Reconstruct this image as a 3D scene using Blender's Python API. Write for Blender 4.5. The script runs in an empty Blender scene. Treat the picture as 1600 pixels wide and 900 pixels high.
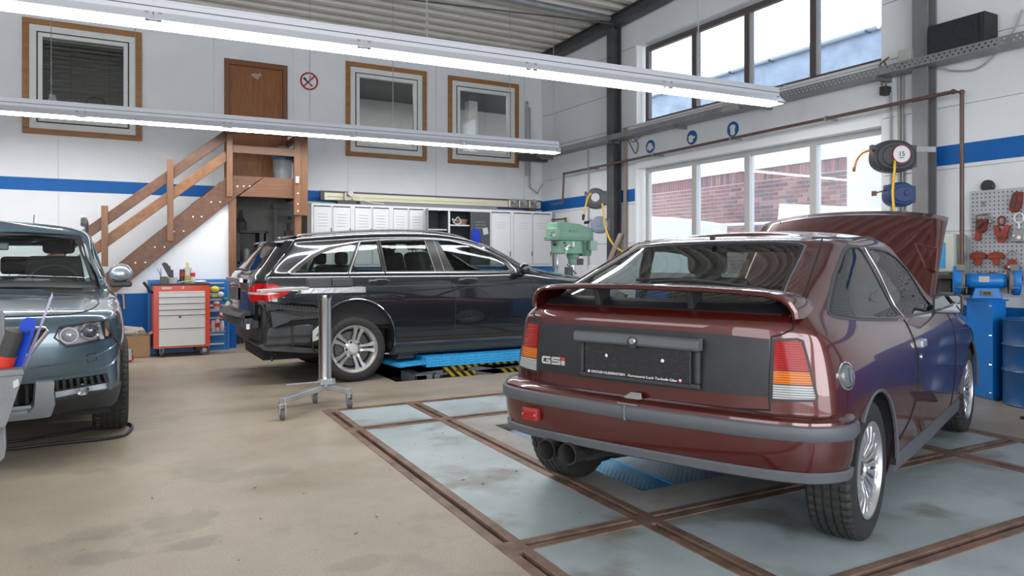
import bpy, bmesh, math, random
import numpy as np
from mathutils import Vector, Matrix, Euler
from mathutils.geometry import delaunay_2d_cdt
random.seed(7)
SC = bpy.context.scene
COL = SC.collection
# ------------------------------------------------------------ camera
YAW = math.atan(635/1150)
cd = bpy.data.cameras.new('camera'); cam = bpy.data.objects.new('camera', cd); COL.objects.link(cam)
cd.sensor_width = 36; cd.lens = 1150/1600*36; cd.shift_y = -41/1600; cd.clip_start = .05
cam.location = (0, 0, 1.18); cam.rotation_euler = (math.pi/2, 0, -YAW)
SC.camera = cam
# ------------------------------------------------------------ sky and light
wd = bpy.data.worlds.new('overcast_sky'); SC.world = wd; wd.use_nodes = True
bg = wd.node_tree.nodes['Background']; bg.inputs[0].default_value = (.90, .95, 1, 1); bg.inputs[1].default_value = 3.2
def area(name, loc, rot, sx, sy, power, col=(1, 1, 1)):
    l = bpy.data.lights.new(name, 'AREA'); l.shape = 'RECTANGLE'; l.size = sx; l.size_y = sy; l.energy = power; l.color = col
    o = bpy.data.objects.new(name, l); COL.objects.link(o); o.location = loc; o.rotation_euler = rot
    return o
area('added_fill_light', (-3, -4.35, 2.3), (math.radians(97), 0, 0), 3.9, 3.2, 135, (.93, .96, 1)); area('added_fill_light', (2.3, -4.35, 2.3), (math.radians(97), 0, 0), 4.0, 3.2, 135, (.93, .96, 1))  # added area lights behind the camera, brightening the upper back wall
vs = SC.view_settings
vs.view_transform = 'Standard'; vs.look = 'None'; vs.gamma = 1; vs.exposure = 0.40
SC.cycles.max_bounces = 8; SC.cycles.transparent_max_bounces = 16
SC.cycles.use_denoising = True
try: SC.cycles.denoiser = 'OPENIMAGEDENOISE'
except Exception: pass
SC.cycles.sample_clamp_indirect = 8
# ------------------------------------------------------------ measuring: a sight line met with a plane of the room
FW = np.array([math.sin(YAW), math.cos(YAW), 0]); RT = np.array([math.cos(YAW), -math.sin(YAW), 0]); EYE = np.array([0, 0, 1.18])
def ray(x, y): return FW+RT*(x-800)/1150+np.array([0, 0, 1.])*(409-y)/1150
def at_y(x, y, Y): d = ray(x, y); return EYE+d*(Y/d[1])
def at_x(x, y, X): d = ray(x, y); return EYE+d*(X/d[0])
def at_z(x, y, z=0): d = ray(x, y); return EYE+d*((z-1.18)/d[2])
def at_d(x, y, dep): return EYE+ray(x, y)*dep
# ------------------------------------------------------------ materials
MATS = {}
def mat(name, col, rough=.5, metal=0, coat=0, spec=.5, var=0, vscale=3, col2=None, bump=0, bscale=40, emit=0, flake=0, dirt=None):
    if name in MATS: return MATS[name]
    m = bpy.data.materials.new(name); m.use_nodes = True; nt = m.node_tree; N = nt.nodes; K = nt.links
    p = N['Principled BSDF']
    c = (*col, 1)
    p.inputs['Base Color'].default_value = c; p.inputs['Roughness'].default_value = rough; p.inputs['Metallic'].default_value = metal
    p.inputs['Coat Weight'].default_value = coat; p.inputs['Coat Roughness'].default_value = .03; p.inputs['Specular IOR Level'].default_value = spec
    tc = N.new('ShaderNodeTexCoord')
    if var or col2 or dirt:
        n = N.new('ShaderNodeTexNoise'); n.inputs['Scale'].default_value = vscale; n.inputs['Detail'].default_value = 8; n.inputs['Roughness'].default_value = .6
        K.new(tc.outputs['Object'], n.inputs['Vector'])
        r = N.new('ShaderNodeValToRGB'); K.new(n.outputs['Fac'], r.inputs['Fac'])
        c2 = (*col2, 1) if col2 else tuple(min(1, v*(1-var)) for v in col)+(1,)
        r.color_ramp.elements[0].position = .35; r.color_ramp.elements[1].position = .65
        r.color_ramp.elements[0].color = c2; r.color_ramp.elements[1].color = c
        out = r.outputs['Color']
        if dirt:
            n2 = N.new('ShaderNodeTexNoise'); n2.inputs['Scale'].default_value = dirt[1]; n2.inputs['Detail'].default_value = 6
            K.new(tc.outputs['Object'], n2.inputs['Vector'])
            r2 = N.new('ShaderNodeValToRGB'); r2.color_ramp.elements[0].position = dirt[2]; r2.color_ramp.elements[1].position = dirt[2]+.12
            r2.color_ramp.elements[0].color = (0, 0, 0, 1); r2.color_ramp.elements[1].color = (dirt[3],)*3+(1,)
            K.new(n2.outputs['Fac'], r2.inputs['Fac'])
            mx = N.new('ShaderNodeMix'); mx.data_type = 'RGBA'; K.new(r2.outputs['Color'], mx.inputs['Factor']); K.new(out, mx.inputs['A']); mx.inputs['B'].default_value = (*dirt[0], 1)
            out = mx.outputs['Result']
        K.new(out, p.inputs['Base Color'])
    if bump:
        b = N.new('ShaderNodeBump'); b.inputs['Strength'].default_value = bump; b.inputs['Distance'].default_value = .01
        n3 = N.new('ShaderNodeTexNoise'); n3.inputs['Scale'].default_value = bscale; n3.inputs['Detail'].default_value = 5
        K.new(tc.outputs['Object'], n3.inputs['Vector']); K.new(n3.outputs['Fac'], b.inputs['Height']); K.new(b.outputs['Normal'], p.inputs['Normal'])
    if emit:
        p.inputs['Emission Color'].default_value = c; p.inputs['Emission Strength'].default_value = emit
    MATS[name] = m
    return m
def glass(name, tint=(.9, .95, .93), refl=1.0, haze=0, hazec=(.8, .85, .9)):
    if name in MATS: return MATS[name]
    m = bpy.data.materials.new(name); m.use_nodes = True; nt = m.node_tree; N = nt.nodes; K = nt.links
    N.remove(N['Principled BSDF']); o = N['Material Output']
    t = N.new('ShaderNodeBsdfTransparent'); t.inputs[0].default_value = (*tint, 1)
    g = N.new('ShaderNodeBsdfGlossy'); g.inputs['Roughness'].default_value = .01
    f = N.new('ShaderNodeFresnel'); io = 1.5+.4*(refl-1)
    ge = N.new('ShaderNodeNewGeometry'); mi = N.new('ShaderNodeMapRange'); mi.inputs['To Min'].default_value = io; mi.inputs['To Max'].default_value = 1/io; K.new(ge.outputs['Backfacing'], mi.inputs['Value']); K.new(mi.outputs[0], f.inputs['IOR'])
    mx = N.new('ShaderNodeMixShader'); K.new(f.outputs[0], mx.inputs[0]); K.new(t.outputs[0], mx.inputs[1]); K.new(g.outputs[0], mx.inputs[2])
    last = mx
    if haze:
        d = N.new('ShaderNodeBsdfDiffuse'); d.inputs[0].default_value = (*hazec, 1)
        n = N.new('ShaderNodeTexNoise'); n.inputs['Scale'].default_value = 2.2; n.inputs['Detail'].default_value = 8
        tc = N.new('ShaderNodeTexCoord'); K.new(tc.outputs['Object'], n.inputs['Vector'])
        mr = N.new('ShaderNodeMapRange'); mr.inputs['From Min'].default_value = .35; mr.inputs['From Max'].default_value = .75; mr.inputs['To Min'].default_value = haze*.5; mr.inputs['To Max'].default_value = haze
        K.new(n.outputs['Fac'], mr.inputs['Value'])
        m2 = N.new('ShaderNodeMixShader'); K.new(mr.outputs[0], m2.inputs[0]); K.new(mx.outputs[0], m2.inputs[1]); K.new(d.outputs[0], m2.inputs[2]); last = m2
    K.new(last.outputs[0], o.inputs['Surface'])
    MATS[name] = m
    return m
def wood(name, c1, c2, axis='X', scale=6):
    if name in MATS: return MATS[name]
    m = bpy.data.materials.new(name); m.use_nodes = True; nt = m.node_tree; N = nt.nodes; K = nt.links; p = N['Principled BSDF']
    tc = N.new('ShaderNodeTexCoord'); mp = N.new('ShaderNodeMapping'); K.new(tc.outputs['Object'], mp.inputs[0])
    s = {'X': (.6, 9, 9), 'Z': (9, 9, .6), 'D': (3, 9, 3)}[axis]; mp.inputs['Scale'].default_value = s
    n = N.new('ShaderNodeTexNoise'); n.inputs['Scale'].default_value = scale; n.inputs['Detail'].default_value = 6; n.inputs['Distortion'].default_value = .6
    K.new(mp.outputs[0], n.inputs['Vector']); r = N.new('ShaderNodeValToRGB'); r.color_ramp.elements[0].position = .3; r.color_ramp.elements[1].position = .7
    r.color_ramp.elements[0].color = (*c2, 1); r.color_ramp.elements[1].color = (*c1, 1); K.new(n.outputs['Fac'], r.inputs[0]); K.new(r.outputs[0], p.inputs['Base Color'])
    p.inputs['Roughness'].default_value = .42
    MATS[name] = m
    return m
def stripes(name, c1, c2, scale, rough=.5):
    if name in MATS: return MATS[name]
    m = bpy.data.materials.new(name); m.use_nodes = True; nt = m.node_tree; N = nt.nodes; K = nt.links; p = N['Principled BSDF']
    tc = N.new('ShaderNodeTexCoord'); mp = N.new('ShaderNodeMapping'); mp.inputs['Rotation'].default_value = (0, math.radians(45), 0); K.new(tc.outputs['Object'], mp.inputs[0])
    w = N.new('ShaderNodeTexWave'); w.wave_type = 'BANDS'; w.bands_direction = 'X'; w.inputs['Scale'].default_value = scale; K.new(mp.outputs[0], w.inputs['Vector'])
    r = N.new('ShaderNodeValToRGB'); r.color_ramp.interpolation = 'CONSTANT'; r.color_ramp.elements[1].position = .5
    r.color_ramp.elements[0].color = (*c1, 1); r.color_ramp.elements[1].color = (*c2, 1); K.new(w.outputs['Fac'], r.inputs[0]); K.new(r.outputs[0], p.inputs['Base Color'])
    p.inputs['Roughness'].default_value = rough
    MATS[name] = m
    return m
def M_wallwhite():
    return mat('wall_white', (.74, .755, .78), .7, var=.06, vscale=1.2, bump=.15, bscale=90, dirt=((.50, .49, .47), 1.6, .60, .22))
# ------------------------------------------------------------ mesh builder
class MB:
    def __init__(s): s.v = []; s.f = []
    def add(s, vs, fs):
        o = len(s.v); s.v += [tuple(map(float, q)) for q in vs]; s.f += [tuple(i+o for i in f) for f in fs]; return s
    def box(s, x0, x1, y0, y1, z0, z1):
        x0, x1 = min(x0, x1), max(x0, x1); y0, y1 = min(y0, y1), max(y0, y1); z0, z1 = min(z0, z1), max(z0, z1)
        return s.add([(x0, y0, z0), (x1, y0, z0), (x1, y1, z0), (x0, y1, z0), (x0, y0, z1), (x1, y0, z1), (x1, y1, z1), (x0, y1, z1)],
                     [(0, 3, 2, 1), (4, 5, 6, 7), (0, 1, 5, 4), (1, 2, 6, 5), (2, 3, 7, 6), (3, 0, 4, 7)])
    def beam(s, p, q, w, h, up=(0, 0, 1)):
        """rectangular bar from p to q, w wide across, h high along up"""
        p = Vector(p); q = Vector(q); d = (q-p).normalized(); up = Vector(up); a = d.cross(up)
        if a.length < 1e-4: a = d.cross(Vector((1, 0, 0)))
        a.normalize(); b = a.cross(d).normalized(); a = a*w/2; b = b*h/2
        vs = [p-a-b, p+a-b, p+a+b, p-a+b, q-a-b, q+a-b, q+a+b, q-a+b]
        return s.add(vs, [(3, 2, 1, 0), (4, 5, 6, 7), (0, 1, 5, 4), (1, 2, 6, 5), (2, 3, 7, 6), (3, 0, 4, 7)])
    def tube(s, path, r, n=10, cap=True):
        P = [Vector(p) for p in path]; rs = r if isinstance(r, (list, tuple)) else [r]*len(P)
        vs = []; a = None
        for i, p in enumerate(P):
            d = (P[min(i+1, len(P)-1)]-P[max(i-1, 0)])
            d = d.normalized() if d.length > 1e-9 else Vector((0, 0, 1))
            if a is None:
                a = d.cross(Vector((0, 0, 1)))
                if a.length < 1e-3: a = d.cross(Vector((1, 0, 0)))
            a = (a-d*a.dot(d)).normalized(); b = d.cross(a)
            for k in range(n):
                t = 2*math.pi*k/n; vs.append(p+(a*math.cos(t)+b*math.sin(t))*rs[i])
        fs = []
        for i in range(len(P)-1):
            for k in range(n):
                k2 = (k+1) % n; fs.append((i*n+k, i*n+k2, (i+1)*n+k2, (i+1)*n+k))
        if cap: fs += [tuple(reversed(range(n))), tuple(range((len(P)-1)*n, len(P)*n))]
        return s.add(vs, fs)
    def cyl(s, p, q, r, n=20, r2=None): return s.tube([p, q], [r, r if r2 is None else r2], n)
    def lathe(s, prof, c=(0, 0, 0), axis='Z', n=32, ring=False):
        """prof = [(radius, height)...] turned about the axis through c"""
        vs = []; m = len(prof)
        for k in range(n):
            t = 2*math.pi*k/n; ct, st = math.cos(t), math.sin(t)
            for r, h in prof:
                if axis == 'Z': q = (r*ct, r*st, h)
                elif axis == 'Y': q = (r*ct, h, r*st)
                else: q = (h, r*ct, r*st)
                vs.append((q[0]+c[0], q[1]+c[1], q[2]+c[2]))
        fs = []
        for k in range(n):
            k2 = (k+1) % n
            for i in range(m-1 if not ring else m):
                j = (i+1) % m
                fs.append((k*m+i, k2*m+i, k2*m+j, k*m+j) if axis != 'Y' else (k*m+j, k2*m+j, k2*m+i, k*m+i))
        return s.add(vs, fs)
    def prism(s, poly, d0, d1, plane='XZ'):
        """polygon in a plane pulled from d0 to d1 along the third axis"""
        n = len(poly)
        def P(a, b, d): return {'XZ': (a, d, b), 'YZ': (d, a, b), 'XY': (a, b, d)}[plane]
        vs = [P(a, b, d0) for a, b in poly]+[P(a, b, d1) for a, b in poly]
        fs = [tuple(range(n)), tuple(reversed(range(n, 2*n)))]+[(i, i+n, (i+1) % n+n, (i+1) % n) for i in range(n)]
        return s.add(vs, fs)
    def ball(s, c, r, n=14, sc=(1, 1, 1)):
        pr = [(math.sin(math.pi*i/n), -math.cos(math.pi*i/n)) for i in range(n+1)]
        o = len(s.v); s.lathe([(max(a, 1e-4), b) for a, b in pr], n=2*n)
        s.v[o:] = [(c[0]+x*r*sc[0], c[1]+y*r*sc[1], c[2]+z*r*sc[2]) for x, y, z in s.v[o:]]
        return s
    def xf(s, M): s.v = [tuple(M @ Vector(q)) for q in s.v]; return s
XF = {}
def mesh_obj(name, mb, material, parent=None, smooth=None, bevel=0, local=False, kind=None, seg=2, fixn=True):
    vs = mb.v
    if parent is not None and not local:
        Mi = XF[parent.name]
        if Mi is not None: vs = [tuple(Mi @ Vector(q)) for q in vs]
    me = bpy.data.meshes.new(name); me.from_pydata(vs, [], mb.f); me.update()
    if fixn:
        bm = bmesh.new(); bm.from_mesh(me); bmesh.ops.recalc_face_normals(bm, faces=bm.faces); bm.to_mesh(me); bm.free()
    me.materials.append(material)
    o = bpy.data.objects.new(name, me); COL.objects.link(o)
    if parent is not None: o.parent = parent; XF[o.name] = XF[parent.name]
    else: XF[o.name] = None
    if smooth:
        me.polygons.foreach_set('use_smooth', [True]*len(me.polygons))
        try: me.set_sharp_from_angle(angle=math.radians(smooth if smooth > 1 else 40))
        except Exception: pass
    if bevel:
        b = o.modifiers.new('bevel', 'BEVEL'); b.width = bevel; b.segments = seg; b.limit_method = 'ANGLE'; b.angle_limit = math.radians(35)
    if kind: o['kind'] = kind
    return o
part = mesh_obj
def thing(name, label, cat, loc=(0, 0, 0), rz=0, group=None):
    o = bpy.data.objects.new(name, None); COL.objects.link(o); o.location = loc; o.rotation_euler = (0, 0, rz); o.empty_display_size = .1
    o['label'] = label; o['category'] = cat
    if group: o['group'] = group
    XF[o.name] = (Matrix.Translation(loc) @ Matrix.Rotation(rz, 4, 'Z')).inverted()
    return o
def solo(name, mb, material, label, cat, group=None, **k):
    """a thing of one mesh, its origin at its base"""
    xs = [q[0] for q in mb.v]; ys = [q[1] for q in mb.v]; zs = [q[2] for q in mb.v]
    c = Vector(((min(xs)+max(xs))/2, (min(ys)+max(ys))/2, min(zs)))
    mb.v = [(q[0]-c.x, q[1]-c.y, q[2]-c.z) for q in mb.v]
    o = mesh_obj(name, mb, material, **k); o.location = c; o['label'] = label; o['category'] = cat
    XF[o.name] = Matrix.Translation(-c)
    if group: o['group'] = group
    return o
def struct(name, mb, material, parent=None, **k):
    o = mesh_obj(name, mb, material, parent, **k)
    if parent is None: o['kind'] = 'structure'
    return o
def sempty(name, loc=(0, 0, 0)):
    o = bpy.data.objects.new(name, None); COL.objects.link(o); o.location = loc; o['kind'] = 'structure'; XF[o.name] = Matrix.Translation(loc).inverted(); return o
def dup(root, loc, rz=None, label=None, group=None):
    r = root.copy(); COL.objects.link(r); r.location = loc
    if rz is not None: r.rotation_euler = (0, 0, rz)
    if label: r['label'] = label
    if group: r['group'] = group
    def rec(a, b):
        for ch in list(a.children):
            c = ch.copy(); COL.objects.link(c); c.parent = b; rec(ch, c)
    rec(root, r)
    XF[r.name] = (Matrix.Translation(loc) @ Matrix.Rotation(r.rotation_euler.z, 4, 'Z')).inverted()
    return r
def text_mb(txt, size, ext=.001, spacing=1.0):
    cu = bpy.data.curves.new('t', 'FONT'); cu.body = txt; cu.size = size; cu.extrude = ext; cu.space_character = spacing; cu.resolution_u = 2
    o = bpy.data.objects.new('t', cu); COL.objects.link(o)
    dg = bpy.context.evaluated_depsgraph_get(); me = bpy.data.meshes.new_from_object(o.evaluated_get(dg))
    b = MB().add([v.co[:] for v in me.vertices], [tuple(p.vertices) for p in me.polygons])
    bpy.data.objects.remove(o); bpy.data.meshes.remove(me); bpy.data.curves.remove(cu)
    return b
def curve_pts(pts, n=8):
    """Catmull-Rom through the points"""
    P = [Vector(p) for p in pts]; P = [P[0]*2-P[1]]+P+[P[-1]*2-P[-2]]; out = []
    for i in range(1, len(P)-2):
        for k in range(n):
            t = k/n; a, b, c, d = P[i-1], P[i], P[i+1], P[i+2]
            out.append(.5*((2*b)+(c-a)*t+(2*a-5*b+4*c-d)*t*t+(3*b-a-3*c+d)*t**3))
    out.append(P[-2]); return out
# ============================================================ the room
D, W = 11.7, 7.1
XL, YN = -6.0, -4.5
WHITE = M_wallwhite()
BLUE = mat('wall_blue', (.004, .11, .39), .55, spec=.25, var=.12, vscale=2)
def rects(x0, x1, z0, z1, holes):
    xs = sorted({x0, x1, *[min(max(h[0], x0), x1) for h in holes], *[min(max(h[1], x0), x1) for h in holes]})
    zs = sorted({z0, z1, *[min(max(h[2], z0), z1) for h in holes], *[min(max(h[3], z0), z1) for h in holes]})
    out = []
    for a, b in zip(xs, xs[1:]):
        for c, d in zip(zs, zs[1:]):
            mx, mz = (a+b)/2, (c+d)/2
            if not any(h[0] < mx < h[1] and h[2] < mz < h[3] for h in holes): out.append((a, b, c, d))
    return out
CE = lambda y: 4.95+.035*(D-y)           # ceiling height falls a little towards the back wall
# floor: one slab with the pits left open
GX = lambda x, y: x+.027*(y-5.0)          # the rail grid lies slightly askew in the slab
fl = MB()
pit1 = (2.50, 5.2, 6.88, 9.0)              # scissor lift pit at the back
gridh = (1.24, 5.45, -3.0, 5.83)
for a, b, c, d in rects(XL, W, YN, D, [pit1, gridh]): fl.box(a, b, c, d, -.3, 0)
fl.add([(gridh[0], gridh[2], 0), (GX(1.475, gridh[2]), gridh[2], 0), (GX(1.475, gridh[3]), gridh[3], 0), (gridh[0], gridh[3], 0)], [(0, 1, 2, 3)])
fl.box(gridh[0]-.02, gridh[1]+.02, gridh[2], gridh[3], -.9, -.75)
fl.box(*pit1, -.75, -.7); fl.box(XL, W, YN, D, -1.0, -.92); fl.box(XL-.1, XL, YN, D, -1, -.001).box(W, W+.1, YN, D, -1, -.001).box(XL, W, YN-.1, YN, -1, -.001).box(XL, W, D, D+.1, -1, -.001)
fl.add([(GX(5.40, gridh[2]), gridh[2], 0), (gridh[1], gridh[2], 0), (gridh[1], gridh[3], 0), (GX(5.40, gridh[3]), gridh[3], 0)], [(0, 1, 2, 3)])
def stain_ramp(f, a, N, K):
    m = N.new('ShaderNodeMapRange'); m.inputs['From Min'].default_value = 1.75; m.inputs['From Max'].default_value = 2.15; m.inputs['To Min'].default_value = a; m.inputs['To Max'].default_value = 0; K.new(f, m.inputs['Value']); return m.outputs[0]
def floor_mat():
    m = bpy.data.materials.new('beige_screed'); m.use_nodes = True; nt = m.node_tree; N = nt.nodes; K = nt.links; p = N['Principled BSDF']
    tc = N.new('ShaderNodeTexCoord')
    def noise(s, d=8, r=.6):
        n = N.new('ShaderNodeTexNoise'); n.inputs['Scale'].default_value = s; n.inputs['Detail'].default_value = d; n.inputs['Roughness'].default_value = r; K.new(tc.outputs['Object'], n.inputs['Vector']); return n
    def ramp(f, a, b, ca, cb):
        r = N.new('ShaderNodeValToRGB'); r.color_ramp.elements[0].position = a; r.color_ramp.elements[1].position = b; r.color_ramp.elements[0].color = ca; r.color_ramp.elements[1].color = cb; K.new(f, r.inputs[0]); return r.outputs[0]
    def mix(f, a, b, t='MIX'):
        x = N.new('ShaderNodeMix'); x.data_type = 'RGBA'; x.blend_type = t
        if isinstance(f, float): x.inputs['Factor'].default_value = f
        else: K.new(f, x.inputs['Factor'])
        for q, s in ((a, 'A'), (b, 'B')):
            if isinstance(q, tuple): x.inputs[s].default_value = q
            else: K.new(q, x.inputs[s])
        return x.outputs['Result']
    base = ramp(noise(.8).outputs['Fac'], .3, .7, (.30, .25, .19, 1), (.41, .35, .275, 1))
    grit = ramp(noise(110, 3).outputs['Fac'], .35, .7, (.70, .69, .68, 1), (1.05, 1.05, 1.05, 1))
    c = mix(.8, base, grit, 'MULTIPLY')
    st = ramp(noise(1.3, 5).outputs['Fac'], .555, .62, (0, 0, 0, 1), (.38, .38, .38, 1))
    c = mix(st, c, (.17, .15, .12, 1))
    sp = ramp(noise(9, 4).outputs['Fac'], .70, .74, (0, 0, 0, 1), (.5, .5, .5, 1))
    c = mix(sp, c, (.09, .08, .065, 1))
    for px, py, rx, ry, a_ in ((285, 812, .20, .10, .38), (150, 832, .16, .07, .25), (300, 850, .13, .05, .45), (165, 870, .13, .06, .35), (250, 842, .12, .05, .2), (560, 880, .12, .05, .3), (440, 575, .42, .22, .45), (520, 600, .3, .12, .3), (380, 588, .25, .08, .3), (350, 720, .3, .10, .16), (610, 740, .15, .08, .15)):
        q = at_z(px, py); mp = N.new('ShaderNodeMapping'); mp.vector_type = 'TEXTURE'; mp.inputs['Location'].default_value = (q[0], q[1], 0); mp.inputs['Scale'].default_value = (rx, ry*1.6, 1); K.new(tc.outputs['Object'], mp.inputs[0])
        ln = N.new('ShaderNodeVectorMath'); ln.operation = 'LENGTH'; K.new(mp.outputs[0], ln.inputs[0])
        ad = N.new('ShaderNodeMath'); ad.operation = 'MULTIPLY_ADD'; K.new(noise(7, 5).outputs['Fac'], ad.inputs[0]); ad.inputs[1].default_value = 2.2; K.new(ln.outputs['Value'], ad.inputs[2])
        c = mix(stain_ramp(ad.outputs[0], a_, N, K), c, (.13, .11, .085, 1))
    K.new(c, p.inputs['Base Color'])
    K.new(ramp(noise(2.5).outputs['Fac'], .3, .7, (.30, .30, .30, 1), (.52, .52, .52, 1)), p.inputs['Roughness'])
    b = N.new('ShaderNodeBump'); b.inputs['Strength'].default_value = .12; b.inputs['Distance'].default_value = .004; K.new(noise(60, 4).outputs['Fac'], b.inputs['Height']); K.new(b.outputs[0], p.inputs['Normal'])
    return m
floor = struct('floor', fl, floor_mat())
# rails let into the floor, and the plates between them
RUST = mat('rusty_rail', (.235, .155, .115), .55, metal=.2, col2=(.12, .075, .055), vscale=7, bump=.3, bscale=60, dirt=((.33, .12, .09), 3, .58, .6))
PLATE = mat('grey_blue_plate', (.40, .47, .495), .42, col2=(.27, .315, .325), vscale=1.3, dirt=((.16, .135, .10), 2.1, .52, .75), bump=.1, bscale=30)
BLACK = mat('slot_black', (.008, .008, .008), .8)
xr_ = [1.535, 2.225, 4.63, 5.345]; yr_ = [5.79, 5.075, 2.655, 1.785, -1.2]
def quad_slab(x0, x1, y0, y1, z0, z1, mb=None):
    """slab with its long sides askew like the rails"""
    mb = mb or MB(); q = [(x0, y0), (x1, y0), (x1, y1), (x0, y1)]
    vs = [(GX(x, y), y, z0) for x, y in q]+[(GX(x, y), y, z1) for x, y in q]
    return mb.add(vs, [(0, 3, 2, 1), (4, 5, 6, 7), (0, 1, 5, 4), (1, 2, 6, 5), (2, 3, 7, 6), (3, 0, 4, 7)])
hw = .055; sl = .015
for xi, x in enumerate(xr_):
    for a, b in ((x-hw-.006, x-sl), (x+sl, x+hw+.006)): struct('floor_rail', quad_slab(a, b, -3, 5.75 if 0 else 5.83, -.10, .004), RUST, floor, bevel=.002)
    for j in range(len(yr_)-1): pass
    struct('rail_slot_bed', quad_slab(x-sl, x+sl, -3, 5.74, -.10, -.055), BLACK, floor)
    for y in yr_:
        struct('rail_joint_block', quad_slab(x-sl-.001, x+sl+.001, y-hw-.004, y+hw+.004, -.09, .0035), RUST, floor)
for j, y in enumerate(yr_):
    w = hw if j else .04
    for a, b in zip(xr_, xr_[1:]):
        a2, b2 = a+hw+.006, b-hw-.006
        if j == 1: pass
        for c, d in ((y-w, y-sl), (y+sl, y+w)): struct('floor_rail', quad_slab(a2, b2, c, d, -.10, .004), RUST, floor, bevel=.002)
        struct('rail_slot_bed', quad_slab(a2, b2, y-sl, y+sl, -.10, -.055 if j else -.004), BLACK if j else RUST, floor)
yy = [5.83]+yr_+[-3]
pw = MB(); quad_slab(2.40, 2.47, 2.92, 4.79, -.9, -.14, pw); quad_slab(4.35, 4.42, 2.92, 4.79, -.9, -.14, pw); quad_slab(2.47, 4.35, 2.92, 2.99, -.9, -.14, pw); quad_slab(2.47, 4.35, 4.72, 4.79, -.9, -.14, pw)
struct('pit_lining', pw, mat('pit_concrete', (.12, .115, .11), .8), floor)
pw = MB().box(2.44, 2.50, 6.82, 9.06, -.75, -.001).box(5.2, 5.26, 6.82, 9.06, -.75, -.001).box(2.5, 5.2, 6.82, 6.88, -.75, -.001).box(2.5, 5.2, 9.0, 9.06, -.75, -.001)
struct('pit_lining', pw, mat('pit_rust', (.08, .045, .04), .8), floor)
cells = []
for a, b in zip(xr_, xr_[1:]):
    for k in range(len(yr_)):
        y1 = yr_[k]-(hw if k else .04); y0 = (yr_[k+1]+hw) if k+1 < len(yr_) else -3
        cells.append((a+hw+.006, b-hw-.006, y0, y1))
pit2 = (2.47, 4.35, 2.99, 4.72)
for c in cells:
    if c[0] > 2.2 and c[1] < 4.7 and abs(c[2]-2.71) < .05:
        mb = MB()
        for a, b, e, f in rects(*c, [pit2]): quad_slab(a, b, e, f, -.14, 0, mb)
    else: mb = quad_slab(*c, -.10, 0)
    struct('floor_plate', mb, PLATE if mb.v and not (c[0] > 2.2 and c[1] < 4.7 and abs(c[2]-2.71) < .05) else mat('bare_concrete_plate', (.33, .32, .30), .6, col2=(.22, .21, .19), vscale=2, bump=.2, bscale=40), floor)
# ---- back wall: slab, panels with open joints, blue band and dado
bw = [(-.97, .45, 2.89, 4.43), (3.39, 4.79, 2.89, 4.42), (5.19, 6.59, 2.89, 4.41)]
door = (1.55, 2.47, 2.36, 4.22)
holes = [(a+.05, b-.05, c+.05, d-.05) for a, b, c, d in bw]+[door]
mb = MB()
for a, b, c, d in rects(XL, W+.3, 0, 5.3, holes): mb.box(a, b, D+.01, D+.2, c, d)
wall_back = struct('wall_back', mb, WHITE)
edges = [XL, -4.5, -3.5, -2.5, -1.55, -.56, .41, 1.40, 2.56, 3.43, 4.97, 6.72, W]
for a, b in zip(edges, edges[1:]):
    mb = MB()
    for r in rects(a+.004, b-.004, 0, 5.2, holes): mb.box(r[0], r[1], D, D+.012, r[2], r[3])
    struct('wall_panel', mb, WHITE, wall_back)
mb = MB().box(XL, W, D-.004, D+.004, 2.135, 2.305); struct('trim_1', mb, BLUE)
struct('landing_shade_panel', MB().box(1.56, 2.66, D-.012, D-.004, 0, 2.32), mat('landing_shade_grey', (.17, .165, .155), .8, var=.3, vscale=3), wall_back)  # grey overlay puts the shade under the landing into the wall colour
mb = MB().box(XL, W, D-.004, D+.004, 0, .77); struct('trim_2', mb, BLUE)
# ---- right wall of stacked planks between the steel columns
uw = (4.87, 8.92, 3.27, 4.48); lw = (4.87, 8.92, .95, 2.63)
mb = MB()
for a, b, c, d in rects(YN, D+.2, 0, 5.6, [uw, lw]): mb.box(W+.02, W+.24, a, b, c, d)
wall_right = struct('wall_right', mb, WHITE)
zs = [0, .27, .87, 1.47, 2.07, 2.67, 3.27, 3.86, 4.48, 5.25]
for a, b in ((YN, -.6), (-.6, 4.42), (4.42, 9.53), (9.53, D)):
    for z0, z1 in zip(zs, zs[1:]):
        mb = MB()
        for r in rects(a+.004, b-.004, z0+.005, z1-.005, [uw, lw]): mb.box(W, W+.022, *r)
        if mb.v: struct('wall_plank', mb, WHITE, wall_right)
mb = MB()
for a, b in ((YN, 4.87), (8.92, D)): mb.box(W-.004, W+.004, a, b, 2.11, 2.30)
struct('trim_3', mb, BLUE)
mb = MB().box(W-.004, W+.004, YN, D, 0, .77); struct('trim_4', mb, BLUE)
# left wall and the wall behind the camera, with their daylight openings
mb = MB()
for a, b, c, d in rects(YN, D, 0, 5.7, [(-3, 1, .9, 4.3), (2, 6, 2.2, 4.3)]): mb.box(XL-.2, XL, a, b, c, d)
struct('wall_left', mb, WHITE)
mb = MB()
for a, b, c, d in rects(XL, W, 0, 5.7, [(-5, -1, 0, 3.9), (.2, 4.4, 0, 3.9)]): mb.box(a, b, YN-.2, YN, c, d)
struct('wall_front', mb, WHITE)
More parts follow.
